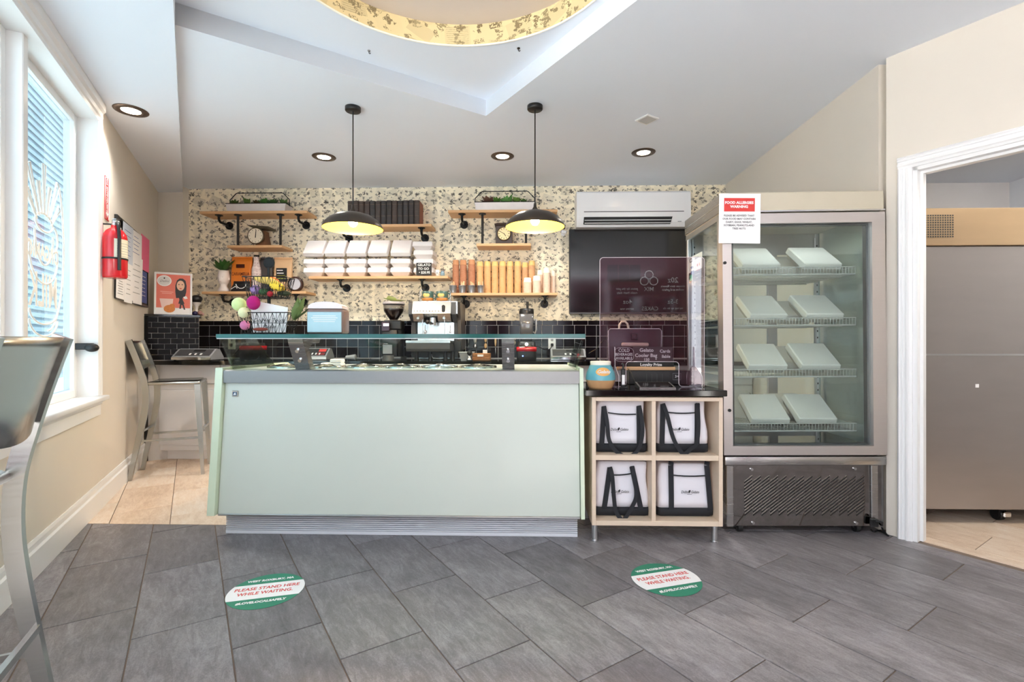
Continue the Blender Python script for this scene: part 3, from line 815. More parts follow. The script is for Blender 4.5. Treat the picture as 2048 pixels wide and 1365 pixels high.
part('finial', fm, mat('matte black paint', (18, 18, 19), .8), tb)
def ball(name, label, cat, px, py, y, r, rgb, sc=(1, 1, 1), rot=(0, 0, 0), rough=.9):
    q = at(px, py, y); mb = MB().sph((0, 0, 0), r, 16, 10, sc)
    return solo(name, mb, mat(name + ' surface', rgb, rough, var=.12, scale=60, bump=.4, bscale=240), label, cat, q, rot=rot)
ball('pompom', 'magenta fuzzy ball on the left rim of the lower basket tier', 'ball', 507, 606, 2.765, .036, (176, 22, 112), (1, 1, 1.15))
ball('pompom', 'pale green fuzzy ball hanging outside the basket at far left', 'ball', 478, 609, 2.86, .040, (206, 226, 160))
ball('pompom', 'cream fuzzy ball below the pale green one in the lower tier', 'ball', 488, 626, 2.80, .032, (226, 226, 178))
sg = MB(); n_ = 10                         # a curved sheet of card standing in the lower tier
for i in range(n_):
    a, b = i / n_, (i + 1) / n_
    def P(t, h, o): return (-.078 + .212 * t - .012 * h * (1 - t) - .02 * (1 - h) * (t - .5), -.046 + .02 * math.sin(t * 3) + o, h * (.190 - .045 * t) + .012)
    sg.hexa([P(a, 0, 0), P(b, 0, 0), P(b, 0, .0012), P(a, 0, .0012)], [P(a, 1, 0), P(b, 1, 0), P(b, 1, .0012), P(a, 1, .0012)])
card = solo('card_sign', sg, M['paper'], 'white handwritten card standing in the lower wire basket tier', 'sign', (TBX, TBY, gz1))
for tx, z_ in (('Do Not Touch', .082), ('Please', .045)):
    text(tx, .030, M['ink'], card, 'handwriting', (.028, -.051, z_), shear=.25)
def leaf_bunch(n, ln, w, seed, spread=1.0, up=.3, a0=0, a1=2 * PI, curl=.3):
    rr = random.Random(seed); mb = MB()
    for i in range(n):
        a = a0 + (a1 - a0) * (i + rr.random() * .5) / n; e = up + rr.uniform(-.3, .4)
        l = ln * rr.uniform(.75, 1.1); d = Vector((math.cos(a) * math.cos(e) * spread, math.sin(a) * math.cos(e) * spread, math.sin(e)))
        s = d.cross(Vector((0, 0, 1))).normalized(); prev = None; rows = []
        for k in range(5):
            t = k / 4; c = d * (l * t) + Vector((0, 0, -curl * l * t * t)); ww = w * (math.sin(PI * min(.96, t * .88 + .12)))
            nrm = Vector((0, 0, .12 * ww)); rows.append((c - s * ww, c - nrm, c + s * ww))
        vs = [p for r_ in rows for p in r_]; th_ = Vector((0, 0, -.0012))
        vs2 = [v + th_ for v in vs]; fs = []
        for k in range(4):
            for j in range(2): fs.append((k * 3 + j, k * 3 + j + 1, k * 3 + 4 + j, k * 3 + 3 + j))
        m_ = len(vs); fs += [tuple(q + m_ for q in f[::-1]) for f in fs]
        mb._add(vs + vs2, fs, True)
    return mb
M['artgreen'] = mat('plush leaf green', (122, 148, 92), .8, var=.3, scale=30)
q = at(589, 640, 2.84)
ar = leaf_bunch(14, .148, .025, 3, .8, .85, -.9, .9, .0)
solo('artichoke', ar, M['artgreen'], 'plush green leafy artichoke sticking out of the lower tier at right', 'toy', q)
def fruit(label, px, py, y, r, rgb, sc, rot=(0, 0, 0)): return ball('toy_fruit', label, 'toy', px, py, y, r, rgb, sc, rot, .7)
fruit('yellow plush banana lying along the upper wire tier', 532, 561, 2.84, .022, (240, 206, 110), (3.6, 1, 1), (0, .22, 0))
fruit('large lemon yellow plush fruit at right in the upper tier', 554, 573, 2.83, .034, (240, 204, 60), (1.4, 1, .8), (0, .35, 0))
fruit('orange plush fruit behind the wires of the upper tier', 545, 562, 2.87, .026, (226, 120, 34), (1.6, 1, .9), (0, .3, 0))
fruit('dark red plush berry at the bottom of the upper tier', 540, 588, 2.80, .017, (150, 16, 34), (1, 1, 1))
fruit('dark green plush avocado at right bottom of the upper tier', 568, 587, 2.84, .020, (46, 54, 28), (2.0, 1, .8))
fruit('lilac plush onion at left in the upper tier', 511, 580, 2.83, .028, (150, 120, 170), (1.1, 1, 1))
fruit('mid green plush pepper in the middle of the upper tier', 527, 584, 2.83, .024, (64, 104, 60), (1.2, 1, .8))
fruit('pink striped plush onion at left bottom of the lower tier', 490, 651, 2.81, .028, (206, 120, 160), (1, 1, 1))
fruit('brown red plush root lying on the lower tier floor', 521, 659, 2.795, .010, (134, 56, 40), (4.6, 1.2, 1))

# napkin dispenser
q = at(655, 668, 2.86); nd = thing('napkin_dispenser', 'brown box napkin dispenser with a pale blue front on the glass top', 'dispenser', (q.x, 2.86, gz1), .08)
w = .105; hN = .150
part('case', MB().box(-w, w, -.05, .09, .004, hN, bev=.016, seg=3), mat('taupe plastic', (128, 108, 104), .35), nd)
tp_ = MB().lathe([(.001, 0), (w - .004, 0)], n=4) if False else MB()
tp_.prism([(-w + .006, hN + .001)] + [(-(w - .006) * math.cos(PI * i / 12), hN + .001 + .040 * math.sin(PI * i / 12) ** .7) for i in range(1, 12)] + [(w - .006, hN + .001)], 'y', -.045, .085)
part('cover', tp_, mat('pale pink cover', (232, 220, 222), .25), nd)
fp = part('front_panel', MB().box(-w + .008, w - .008, -.058, -.051, .012, hN - .02, bev=.003), mat('pale blue front', (172, 206, 216), .25, var=.08, scale=14), nd)
for i, (ln_, z_) in enumerate(((.13, .105), (.15, .094), (.13, .083), (.12, .072))):
    part('print_line', MB().box(-ln_ / 2, ln_ / 2, -.0588, -.0582, z_, z_ + .004), M['whiteink'], fp)
part('foot', MB().box(-w + .01, w - .01, -.04, .08, 0, .004), M['black'], nd)

# ------------------------------------------------------------------ four-cube unit with its black top and the tote bags
yU = 2.70; u0, u1 = X(1184, yU), X(1446, yU); uz0, uz1 = Z(1053, yU, 1310), Z(795, yU, 1310); ud = .42
uc = Vector(((u0 + u1) / 2, yU, 0))
M['birch'] = mat('pale birch board', (226, 205, 182), .5, var=.06, scale=8, stretch=(1, 8, 8))
cu_ = thing('cube_shelf', 'pale birch four-cube shelf unit on metal legs beside the counter', 'shelf', uc)
def U(name, mb, m=None, label=None, parent=None): mb.move(-uc); return part(name, mb, m or M['birch'], parent or cu_, label)
t = .022; xm = X(1308, yU); zm = Z(917, yU, 1310)
U('side_panel', MB().box(u0, u0 + t, yU, yU + ud, uz0, uz1, bev=.0015)); U('side_panel', MB().box(u1 - t, u1, yU, yU + ud, uz0, uz1, bev=.0015))
U('top_panel', MB().box(u0 + t, u1 - t, yU, yU + ud, uz1 - t, uz1, bev=.0015)); U('bottom_panel', MB().box(u0 + t, u1 - t, yU, yU + ud, uz0, uz0 + t * 1.2, bev=.0015))
U('divider', MB().box(xm - .011, xm + .011, yU + .004, yU + ud - .012, uz0 + t * 1.2, uz1 - t, bev=.001))
for xa, xb in ((u0 + t, xm - .011), (xm + .011, u1 - t)): U('shelf', MB().box(xa, xb, yU + .004, yU + ud - .012, zm - .014, zm + .014, bev=.001))
U('back_panel', MB().box(u0 + t, u1 - t, yU + ud - .012, yU + ud, uz0 + t, uz1 - t))
for px, dy in ((1190, .03), (1433, .03), (1190, ud - .03), (1433, ud - .03)):
    xx = X(px + (1 if px < 1300 else 0), yU)
    U('leg', MB().cyl((xx, yU + dy, .008), (xx, yU + dy, uz0), .0165, n=14).cyl((xx, yU + dy, 0), (xx, yU + dy, .008), .021, n=14), M['alu'])
ct0, ct1 = Z(793.5, 2.675, 1310), Z(781, 2.675, 1310)
tx0, tx1 = X(1167, 2.675) + .012, X(1455, 2.675)
solo('counter_top', MB().box(tx0 - uc.x, tx1 - uc.x, 2.675 - yU, .56, max(ct0, uz1 + .0005) - ct0, ct1 - ct0, bev=.003), M['blackgloss'], 'black polished stone slab on top of the cube shelf', 'worktop', (uc.x, yU, ct0))

M['canvas'] = mat('white canvas', (236, 233, 240), .85, var=.03, scale=9, bump=.25, bscale=7)
M['webbing'] = mat('black webbing', (28, 30, 36), .75, var=.12, scale=80)
def loft(secs, caps=True, smooth=True):
    mb = MB(); n = len(secs[0]); vs = [p for s in secs for p in s]; fs = []
    for k in range(len(secs) - 1):
        for i in range(n): fs.append((k * n + i, k * n + (i + 1) % n, (k + 1) * n + (i + 1) % n, (k + 1) * n + i))
    if caps: fs += [tuple(range(n))[::-1], tuple(range(len(vs) - n, len(vs)))]
    return mb._add(vs, fs, smooth)
def rrect(w, d, r, z, n=5, cx=0, cy=0, f=None):
    out = []
    for (sx, sy, a0) in ((1, -1, -PI / 2), (1, 1, 0), (-1, 1, PI / 2), (-1, -1, PI)):
        for i in range(n):
            a = a0 + PI / 2 * i / (n - 1); p = [cx + sx * (w - r) + r * math.cos(a), cy + sy * (d - r) + r * math.sin(a), z]
            if f: p = f(p)
            out.append(tuple(p))
    return out
def band(pts, w, th=.003):
    """flat strap following pts; its width runs along x"""
    return MB().sweep(pts, [(-w / 2, -th / 2), (w / 2, -th / 2), (w / 2, th / 2), (-w / 2, th / 2)], up=(1, 0, .001))
def tote(label, pl, pr_, pbot, ptop, straps, loop, text_px, txt, pocket):
    yT = yU + .075; xc_ = (X(pl, yT) + X(pr_, yT)) / 2; w = (X(pr_, yT) - X(pl, yT)) / 2
    zf = zm + .0145 if pbot < 930 else uz0 + t * 1.2 + .0005
    h = min(Z(ptop, yT, 1310), (uz1 - t if pbot < 930 else zm - .014)) - zf - .004
    o = thing('tote_bag', label, 'bag', (xc_, yT + .10, zf), 0, 'tote bags in the cube shelf')
    rr = random.Random(int(pl)); d = .10; bh = h * .17
    wob = lambda p: [p[0] + .004 * math.sin(p[2] * 31 + p[1] * 20), p[1] + .005 * math.sin(p[0] * 26 + p[2] * 17 + pl), p[2]]
    part('base', loft([rrect(w - .01, d - .01, .02, 0.0), rrect(w, d, .022, .006), rrect(w, d + .004, .022, bh * .6), rrect(w - .002, d + .003, .022, bh)]), M['webbing'], o, 'black bottom panel')
    secs = [rrect(w - .004 - .012 * k / 7, d - .001 - .014 * (k / 7) ** 2, .022, bh + .0005 + (h - bh) * k / 7, f=wob if 0 < k else None) for k in range(8)]
    secs.append(rrect(w - .03, d - .04, .02, h + .002, f=wob))
    part('body', loft(secs), M['canvas'], o)
    loc = lambda px, py: Vector((X(px, yT - .004) - xc_, 0, Z(py, yT - .004, px) - zf))
    fr = lambda z: -d - .004 + .012 * max(0, (z - bh) / (h - bh)) ** 2 - .004
    sw = .028
    tops = []
    for (pxa, pxb, pyt) in straps:            # strap from the base up
        a = loc(pxb, 0); b = loc(pxa, pyt)
        pts = [Vector((a.x + (b.x - a.x) * k / 6, fr(bh + (b.z - bh) * k / 6) - .003, bh * .9 + (b.z - bh * .9) * k / 6)) for k in range(7)]
        part('strap', band(pts, sw), M['webbing'], o); tops.append(pts[-1])
    if loop:                                  # handle that droops in front of the bag
        pts = [loc(*q) for q in loop]; n = len(pts)
        P = [tops[0] + Vector((0, -.004, .004))] + [Vector((q.x, -d - .022 - .012 * math.sin(PI * (i + 1) / (n + 1)), q.z)) for i, q in enumerate(pts)] + [tops[1] + Vector((0, -.004, .004))]
        fine = []
        for i in range(len(P) - 1):
            p0, p1, p2, p3 = P[max(i - 1, 0)], P[i], P[i + 1], P[min(i + 2, len(P) - 1)]
            for k in range(6):
                s = k / 6; fine.append(.5 * ((2 * p1) + (p2 - p0) * s + (2 * p0 - 5 * p1 + 4 * p2 - p3) * s * s + (3 * p1 - p0 - 3 * p2 + p3) * s ** 3))
        fine.append(P[-1])
        hb = MB().sweep(fine, [(-.0015, -.011), (.0015, -.011), (.0015, .011), (-.0015, .011)], up=(0, 1, 0.02))
        part('handle', hb, M['webbing'], o)
    else:
        for q in tops:
            part('handle', band([q + Vector((0, -.001, .002)), q + Vector((.004, .004, .02)), q + Vector((.006, .012, min(.05, h - q.z + .01)))], sw), M['webbing'], o)
    a, b = loc(*pocket[0]), loc(*pocket[1])
    part('pocket_trim', band([Vector((a.x + (b.x - a.x) * k / 4, fr(a.z) - .001, a.z + (b.z - a.z) * k / 4 - .004 * math.sin(PI * k / 4))) for k in range(5)], .006) if False else
         MB().sweep([Vector((a.x + (b.x - a.x) * k / 6, fr(a.z) - .002, a.z + (b.z - a.z) * k / 6 - .005 * math.sin(PI * k / 6))) for k in range(7)], [(-.001, -.0035), (.001, -.0035), (.001, .0035), (-.001, .0035)], up=(0, 1, 0)), M['webbing'], o)
    c = loc(*text_px); yy = fr(c.z) - .0065
    for s, tx in ((-1, txt[0]), (1, txt[1])):
        if tx: text(tx, .021, M['ink'], o, 'logo_lettering', (c.x + s * .007, yy, c.z), shear=.3, align='RIGHT' if s < 0 else 'LEFT', wid=.8)
    lg = MB().sph((c.x, yy, c.z + .004), .005, 10, 6, (1.2, .1, 1)).sph((c.x - .002, yy, c.z - .003), .003, 8, 6, (1.2, .1, 1)).sph((c.x + .002, yy, c.z + .009), .003, 8, 6, (1.2, .1, 1))
    part('logo_mark', lg, M['ink'], o)
    part('logo_line', MB().box(c.x - .013, c.x + .013, yy - .0003, yy + .0003, c.z - .0135, c.z - .012), M['ink'], o)
    return o
tote('white tote in the top left cube, black handle drooping in a loop', 1189, 1295, 912, 801, ((1208, 1203, 814), (1278, 1278, 813)), ((1213, 845), (1217, 880), (1234, 904), (1256, 911), (1274, 897), (1282, 870), (1282, 840)), (1237, 859), ('Delini', 'Gelato'), ((1216, 826), (1272, 829)))
tote('white tote in the top right cube, handle hanging in a sharp V', 1313, 1418, 911, 801, ((1326, 1323, 809), (1395, 1393, 808)), ((1332, 830), (1342, 870), (1352, 892), (1364, 906), (1378, 896), (1390, 885), (1394, 850)), (1358, 859), ('Delini', 'Gelato'), ((1333, 825), (1391, 826)))
tote('white tote in the bottom left cube, handle knotted at the bottom', 1189, 1300, 1040, 925, ((1220, 1208, 936), (1264, 1281, 934)), ((1223, 950), (1226, 990), (1230, 1020), (1241, 1036), (1246, 1036), (1258, 1018), (1270, 992), (1268, 960)), (1238, 983), ('Delini', 'Gelato'), ((1217, 950), (1262, 948)))
tote('white tote in the bottom right cube with straight upright straps', 1314, 1428, 1040, 929, ((1342, 1342, 932), (1414, 1420, 932)), None, (1378, 984), ('Delini', 'Gelato'), ((1345, 951), (1412, 952)))

# ------------------------------------------------------------------ things on the black top
zc_ = ct1
q = at(1201, 781, 2.772); pot = thing('tip_jar', 'round blue and sand stoneware tip jar with a white rim', 'jar', (q.x, 2.772, zc_))
pr = 2.8 / F
prof = [(0, 0), (.062, 0), (.070, .012), (.083, .05)]
part('lower_band', MB().lathe(prof, n=28), mat('sand glaze', (196, 152, 108), .35, var=.12, scale=12), pot)
part('blue_band', MB().lathe([(.083, .05), (.083, .064), (.078, .09), (.062, .125), (.057, .133)], n=28), mat('blue glaze', (96, 166, 180), .3, var=.15, scale=9), pot)
part('rim', MB().lathe([(.057, .133), (.058, .152), (.053, .154), (.050, .146), (.050, .1)], n=28), mat('cream glaze', (236, 230, 216), .3), pot)
ov = MB(); a_ = []
for j in range(7):
    for i in range(15):
        th_ = -PI / 2 + .05 + (i / 14 - .5) * 1.1; hz = .098 + (j / 6 - .5) * .046 * math.sqrt(max(0.02, 1 - ((i / 14 - .5) * 2) ** 2))
        rr_ = .0838 if hz < .066 else (.083 - (hz - .064) * .19 if hz < .09 else .078 - (hz - .09) * .457)
        a_.append(((rr_ + .001) * math.cos(th_), (rr_ + .001) * math.sin(th_), hz))
ov._add(a_, [(j * 15 + i, j * 15 + i + 1, j * 15 + 16 + i, j * 15 + 15 + i) for j in range(6) for i in range(14)], True)
part('oval_label', ov, mat('amber glaze', (226, 168, 92), .35), pot)
text('Gelato', .026, M['whiteink'], pot, 'lettering', (.004, -.0835, .098), (PI / 2 + .25, 0, 0), shear=.3, bold=.0006)
# acrylic shield with a rounded pass-through
yS = 2.87
M['acrylic'] = glass('clear acrylic', (240, 236, 240), 0.085, power=3.0)
sz = lambda py: Z(py, yS, 1300)
s0, s1 = X(1200, yS), X(1409, yS)
c0, c1, cz = X(1252, yS), X(1358, yS), sz(724)
def arcp(cx, cz_, r, a0, a1, n=6): return [(cx + r * math.cos(a0 + (a1 - a0) * i / n), cz_ + r * math.sin(a0 + (a1 - a0) * i / n)) for i in range(n + 1)]
rr0 = .02; zb_ = zc_ + .003
pol = [(s0, zb_)] + [(c0 - rr0, zb_)] + arcp(c0 - rr0, zb_ + rr0, rr0, -PI / 2, 0)[1:] + arcp(c0 + rr0, cz - rr0, rr0, PI, PI / 2) + arcp(c1 - rr0, cz - rr0, rr0, PI / 2, 0) + arcp(c1 + rr0, zb_ + rr0, rr0, PI, PI * 1.5) + [(s1, zb_)] + arcp(s1 - rr0, sz(515) - rr0, rr0, 0, PI / 2) + arcp(s0 + rr0, sz(515) - rr0, rr0, PI / 2, PI)
sh = thing('acrylic_shield', 'tall clear acrylic counter shield with a rounded pass-through slot', 'shield', (uc.x, yS, zc_))
def SH(name, mb, m): mb.move((-uc.x, -yS, -zc_)); return part(name, mb, m, sh)
bm = bmesh.new(); vsl = [bm.verts.new((x, yS, z)) for x, z in pol]
vsb = [bm.verts.new((x, yS + .004, z)) for x, z in pol]
e = [bm.edges.new((vsl[i], vsl[(i + 1) % len(vsl)])) for i in range(len(vsl))]
bmesh.ops.triangle_fill(bm, edges=e, use_beauty=True)
e2 = [bm.edges.new((vsb[i], vsb[(i + 1) % len(vsb)])) for i in range(len(vsb))]
bmesh.ops.triangle_fill(bm, edges=e2, use_beauty=True)
SH('pane', MB().bm(bm), M['acrylic'])
M['acedge'] = mat('acrylic edge', (226, 218, 224), .2)
ed = MB(); P3 = [(x, yS + .002, z) for x, z in pol]
ed.tube(P3, .0017, 4, closed=True); SH('pane_edge', ed, M['acedge'])
for px in (1229, 1388):
    xf_ = X(px, yS)
    ft = [(yS - .001, zb_), (yS - .001, zb_ + .23), (yS - .012, zb_ + .23), (yS - .02, zb_ + .12), (yS - .13, zb_ + .07), (yS - .13, zb_)]
    ft2 = [(yS + .005, zb_), (yS + .13, zb_), (yS + .13, zb_ + .07), (yS + .02, zb_ + .12), (yS + .012, zb_ + .23), (yS + .005, zb_ + .23)]
    mb = MB().prism(ft, 'x', xf_ - .002, xf_ + .002).prism(ft2, 'x', xf_ - .002, xf_ + .002)
    SH('foot', mb, M['acrylic'])
    mb = MB().tube([(xf_, a, b) for a, b in ft], .0014, 4, closed=True); SH('foot_edge', mb, M['acedge'])
# payment tablet seen from the back
M['plum'] = mat('dark plum plastic', (58, 34, 44), .25, var=.1)
yP = 3.19; q0, q1 = at(1216, 658, yP), at(1323, 735, yP)
pc_ = Vector(((q0.x + q1.x) / 2, yP, zc_)); hw = (q1.x - q0.x) / 2; hz_ = q0.z - zc_
pos = thing('payment_tablet', 'dark plum tablet on a stand seen from its back behind the shield', 'tablet', pc_)
part('back_shell', MB().box(-hw, hw, -.006, .010, .10, hz_, bev=.005, seg=2), M['plum'], pos)
part('shell_edge', MB().tube([(-hw + .006, -.005, .1), (-hw + .001, -.005, hz_ - .014), (-hw + .014, -.005, hz_), (hw - .014, -.005, hz_), (hw - .001, -.005, hz_ - .014), (hw - .006, -.005, .1)], .0022, 5), M['acedge'], pos)
part('logo_ring', MB().tube([(-.004 + a * .018, -.0075, hz_ - .052 + b * .018) for a, b in ((-1, -1), (1, -1), (1, 1), (-1, 1))], .004, 4, closed=True).box(-.009, .001, -.008, -.0065, hz_ - .057, hz_ - .047), M['black'], pos)
part('stand_bar', MB().box(-.09, .085, -.03, -.008, .232, .258, bev=.009, seg=2), mat('rose beige plastic', (216, 184, 172), .4), pos)
part('stand_foot', MB().box(-.05, .05, -.04, .02, 0, .012, bev=.004).box(-.02, .02, -.01, .02, .012, .24), M['plum'], pos)
def chalk(name, label, pa, pb_, y, lines, rgb=(74, 64, 66), ry=0.0, cat='sign'):
    a, b = at(pa[0], pa[1], y), at(pb_[0], pb_[1], y)
    cx, w, h = (a.x + b.x) / 2, (b.x - a.x) / 2, a.z - b.z
    o = thing(name, label, cat, (cx, y, b.z))
    part('board', MB().box(-w, w, 0, .006, 0, h, bev=.0015), mat('chalkboard %d %d %d' % rgb, rgb, .6, var=.1), o)
    for tx, px, py, s in lines:
        g = at(px, py, y); text(tx, s, M['whiteink'], o, 'chalk_lettering', (g.x - cx, -.0006, g.z - b.z), bold=.0006)
    return o
chalk('chalk_sign', 'rectangular grey chalk sign about gelato cards and cooler bags', (1266, 694), (1346, 724), 3.08, (('Gelato', 1293, 701, .032), ('Cards', 1330, 703, .027), ('Cooler Bag', 1292, 711.5, .030), ('ilable', 1332, 713.5, .026), ('150', 1293, 720, .024), ('<', 1312, 719, .018)))
chalk('chalk_sign', 'low black chalk sign with loyalty wording under the gelato cards sign', (1255, 724.3), (1348, 740.2), 3.08, (('Loyalty Prize', 1302, 730, .026),), (24, 24, 22))
a, b = at(1228, 695, 3.045), at(1268, 724, 3.045); oc = Vector(((a.x + b.x) / 2, 3.045, b.z)); ow, oh = (b.x - a.x) / 2, (a.z - b.z) / 2
cb_ = thing('cold_beverage_sign', 'speech-bubble chalk sign reading cold beverages available', 'sign', oc)
def bub(f): return [(ow * f * math.copysign(abs(math.cos(t_)) ** .6, math.cos(t_)), oh + oh * f * math.copysign(abs(math.sin(t_)) ** .6, math.sin(t_))) for t_ in [2 * PI * i / 32 for i in range(32)]]
part('board', MB().prism(bub(1.0), 'y', 0, .004), M['plum'], cb_)
part('chalk_outline', MB().tube([(x, -.0006, z) for x, z in bub(.97)], .0011, 4, closed=True), M['whiteink'], cb_)
for tx, dz, s in (('COLD', 1.56, .029), ('BEVERAGES', 1.0, .024), ('AVAILABLE', .46, .024)):
    text(tx, s, M['whiteink'], cb_, 'chalk_lettering', (0, -.001, oh * dz), bold=.0004, wid=.86)
part('tail', MB().prism([(-.004, -.031), (.004, -.031), (.006, -.001), (-.014, .001)], 'y', 0, .003), M['plum'], cb_)
q0, q1 = at(1234, 734, 3.05), at(1350, 741, 3.05)
# dark receipt printer / drawer body carries a light wooden bar and the signs
pr0, pr1 = at(1250, 741, 3.16), at(1366, 779, 3.16)
prn = thing('receipt_printer', 'wide black till box behind the shield with a white logo', 'till', ((pr0.x + pr1.x) / 2, 3.08, zc_))
pw = (pr1.x - pr0.x) / 2
zpt = q1.z - zc_ - .0005
part('case', MB().box(-pw, pw, -.05, .04, 0, zpt, bev=.004), M['black'], prn)
for i in range(4): part('groove', MB().box(-.08 + i * .032, -.0785 + i * .032, -.0512, -.0500, .01, zpt - .02), M['darkgrey'], prn)
text('3+', .022, M['whiteink'], prn, 'logo_lettering', (.105, -.0512, .05))
part('logo_frame', MB().tube([(.105 + a * .024, -.0508, .05 + b * .02) for a, b in ((-1, -1), (1, -1), (1, 1), (-1, 1))], .0009, 4, closed=True), M['grey'], prn)
wbm = MB().box(q0.x, q1.x, 3.036, 3.07, q1.z, q0.z, bev=.003)
wc_ = Vector(((q0.x + q1.x) / 2, 3.05, q1.z)); wbm.move(-wc_)
solo('wooden_bar', wbm, M['wood'], 'slim light wooden bar lying across the black till box', 'bar', wc_)
q0 = at(1305, 779, 2.86)
rd = thing('card_terminal', 'flat black card terminal lying in front of the pass-through', 'terminal', (q0.x, 2.84, zc_))
part('body', MB().prism([(-.09, 0), (.03, 0), (.03, .03), (-.09, .008)], 'x', -.10, .10), M['black'], rd)
part('screen', MB().hexa([(-.09, -.082, .0098), (.09, -.082, .0098), (.09, .022, .0290), (-.09, .022, .0290)], [(-.09, -.082, .0105), (.09, -.082, .0105), (.09, .022, .0297), (-.09, .022, .0297)]), M['blackgloss'], rd)
part('front_edge', MB().box(-.1, .1, -.092, -.0902, .001, .007), M['steel'], rd)
cb2 = MB().tube([at(1256, 738, 3.02), at(1262, 745, 2.97), at(1268, 760, 2.93), at(1273, 768, 2.92), at(1277, 773, 2.90)], .0022, 5)
solo('cable', cb2, M['black'], 'thin black cable running to the card terminal', 'cable')
q = at(1246, 777, 2.80)
pen = thing('pen_stand', 'small black upright scanner with a white label beside the jar', 'scanner', (q.x, 2.80, zc_))
part('foot', MB().box(-.025, .025, -.02, .02, 0, .006, bev=.002), M['black'], pen)
part('stem', MB().box(-.012, .012, -.008, .008, .006, .11, bev=.004).tube([(0, 0, .11), (.003, 0, .13), (-.006, 0, .14)], .006, 6), M['black'], pen)
part('label_plate', MB().box(-.008, .008, -.0095, -.0085, .02, .075), M['paper'], pen)
cu = MB().tube([at(1238, 660, 3.225), at(1239, 650, 3.225), at(1243, 644, 3.225), at(1250, 643.5, 3.225), at(1255, 648, 3.225), at(1257, 660, 3.225), at(1257, 700, 3.225), at(1257, 762, 3.225)], .007, 8)
cu2 = cu
solo('brass_hook', cu2, mat('pale brass', (222, 204, 180), .4, .2), 'pale curled brass hook rising behind the payment tablet', 'hook')
lampm = MB().tube([at(1178, 707, 3.2), at(1193, 698, 3.2), at(1203, 684, 3.2), at(1209, 679, 3.2), at(1214, 684, 3.2)], .0022, 5)
lampm.tube([at(1193, 698, 3.2), at(1193, 730, 3.2), at(1193, 760, 3.2)], .005, 6)
solo('cable_stand', lampm, M['black'], 'thin black gooseneck stand left of the payment tablet', 'stand')
# ------------------------------------------------------------------ glass-door refrigerator at the right
yF = 2.84
f0, f1 = X(1450, yF), min(X(1779, yF), 2.058)
fw = (f1 - f0) / 2; fd = .64
FR = thing('display_refrigerator', 'tall glass-door steel refrigerator with wire shelves and foam boxes', 'refrigerator', ((f0 + f1) / 2, yF, 0))
LEAN = -0.008
FR.rotation_euler = (0, LEAN, 0)
fz = lambda py: Z(py, yF, 1610)
def Q(name, mb, m, parent=None, label=None, kind=None): return part(name, mb, m, parent or FR, label, kind)
M['fsteel'] = mat('door frame steel', (214, 208, 206), 0.3, 0.9, var=.04, scale=8, stretch=(1, 1, 30))
M['mirror'] = mat('polished steel sheet', (150, 146, 144), 0.05, 1.0, var=.03)
zc0, zb0, zr0, zr1, zd0, zd1, zh1 = 0.085, fz(1054), fz(931), fz(913.5), fz(910), fz(427), fz(383)
# machine base
Q('base_box', MB().box(-fw + .03, fw - .03, .05, fd - .02, zb0 + .02, zr0 - .001), M['darkgrey'])
Q('base_panel', MB().box(-fw + .055, fw - .085, .012, .016, zb0, zr0 - .001), M['mirror'])
Q('base_post', MB().box(-fw + .012, -fw + .053, .004, .06, zb0 - .004, zr0 - .001, bev=.003), M['steel'])
Q('base_post', MB().box(fw - .083, fw - .045, .0, .06, zb0 - .004, zr0 - .001, bev=.003), M['steel'])
Q('side_sheet', MB().box(fw - .043, fw - .003, .02, .024, zb0 - .01, zr0 - .001), M['mirror'])
Q('base_rail', MB().box(-fw, fw, -.006, fd, zr0, zr1, bev=.005, seg=2), M['steel'])
lv = MB().prism([(0, 0), (.046, .036), (.046, .0390), (0, .0030)], 'y', -.0015, .0028)
lm = lv.mesh('louvre', mat('louvre edge steel', (140, 132, 124), .25, 1.0, var=.02))
dk = MB().prism([(.001, -.0052), (.0465, .0304), (.046, .0352), (0, -.0005)], 'y', .0, .0012).mesh('louvre_slot', M['ink'])
lx0, lx1 = X(1491, yF) - FR.location.x, X(1730, yF) - FR.location.x
lz0, lz1 = fz(1031), fz(953)
nc, nrw = 14, 11
for i in range(nc):
    for j in range(nrw):
        o = Q('louvre', lm, None); o.location = (lx0 + (lx1 - lx0 - .04) * i / (nc - 1), .0105, lz0 + (lz1 - lz0 - .036) * j / (nrw - 1))
sl = MB()
for i in range(nc):
    for j in range(nrw):
        s_ = len(sl.v); sl.prism([(.001, -.0088), (.0465, .0272), (.046, .0352), (0, -.0005)], 'y', .0, .0013)
        sl.move((lx0 + (lx1 - lx0 - .04) * i / (nc - 1), .0105, lz0 + (lz1 - lz0 - .036) * j / (nrw - 1)), s_)
Q('louvre_slots', sl, M['ink'], kind='stuff')
scr = MB().cyl((0, .004, 0), (0, .012, 0), .008, .009, 10).mesh('screw', M['chrome'])
for px, py in ((1506, 940), (1713, 939), (1508, 1048), (1715, 1048)):
    o = Q('screw', scr, None); o.location = (X(px, yF) - FR.location.x, 0, fz(py))
for sx, yy in ((-fw + .10, .05), (fw - .14, .05), (-fw + .10, fd - .08), (fw - .14, fd - .08)):
    cs = MB().cyl((sx - .012, yy, .029), (sx + .012, yy, .029), .0285, n=16).cyl((sx - .03, yy - .02, zb0 - .014), (sx - .03, yy - .02, zb0 + .021), .004)
    cs.box(sx - .018, sx - .014, yy - .012, yy + .012, .02, zb0 + .02).box(sx + .014, sx + .018, yy - .012, yy + .012, .02, zb0 + .02)
    Q('caster', cs, M['black'])
pw0 = at(1748, 1050, yF - .03)
plug = Q('power_block', MB().box(fw - .10, fw - .058, -.022, -.002, fz(1052), fz(1037), bev=.003), M['black'])
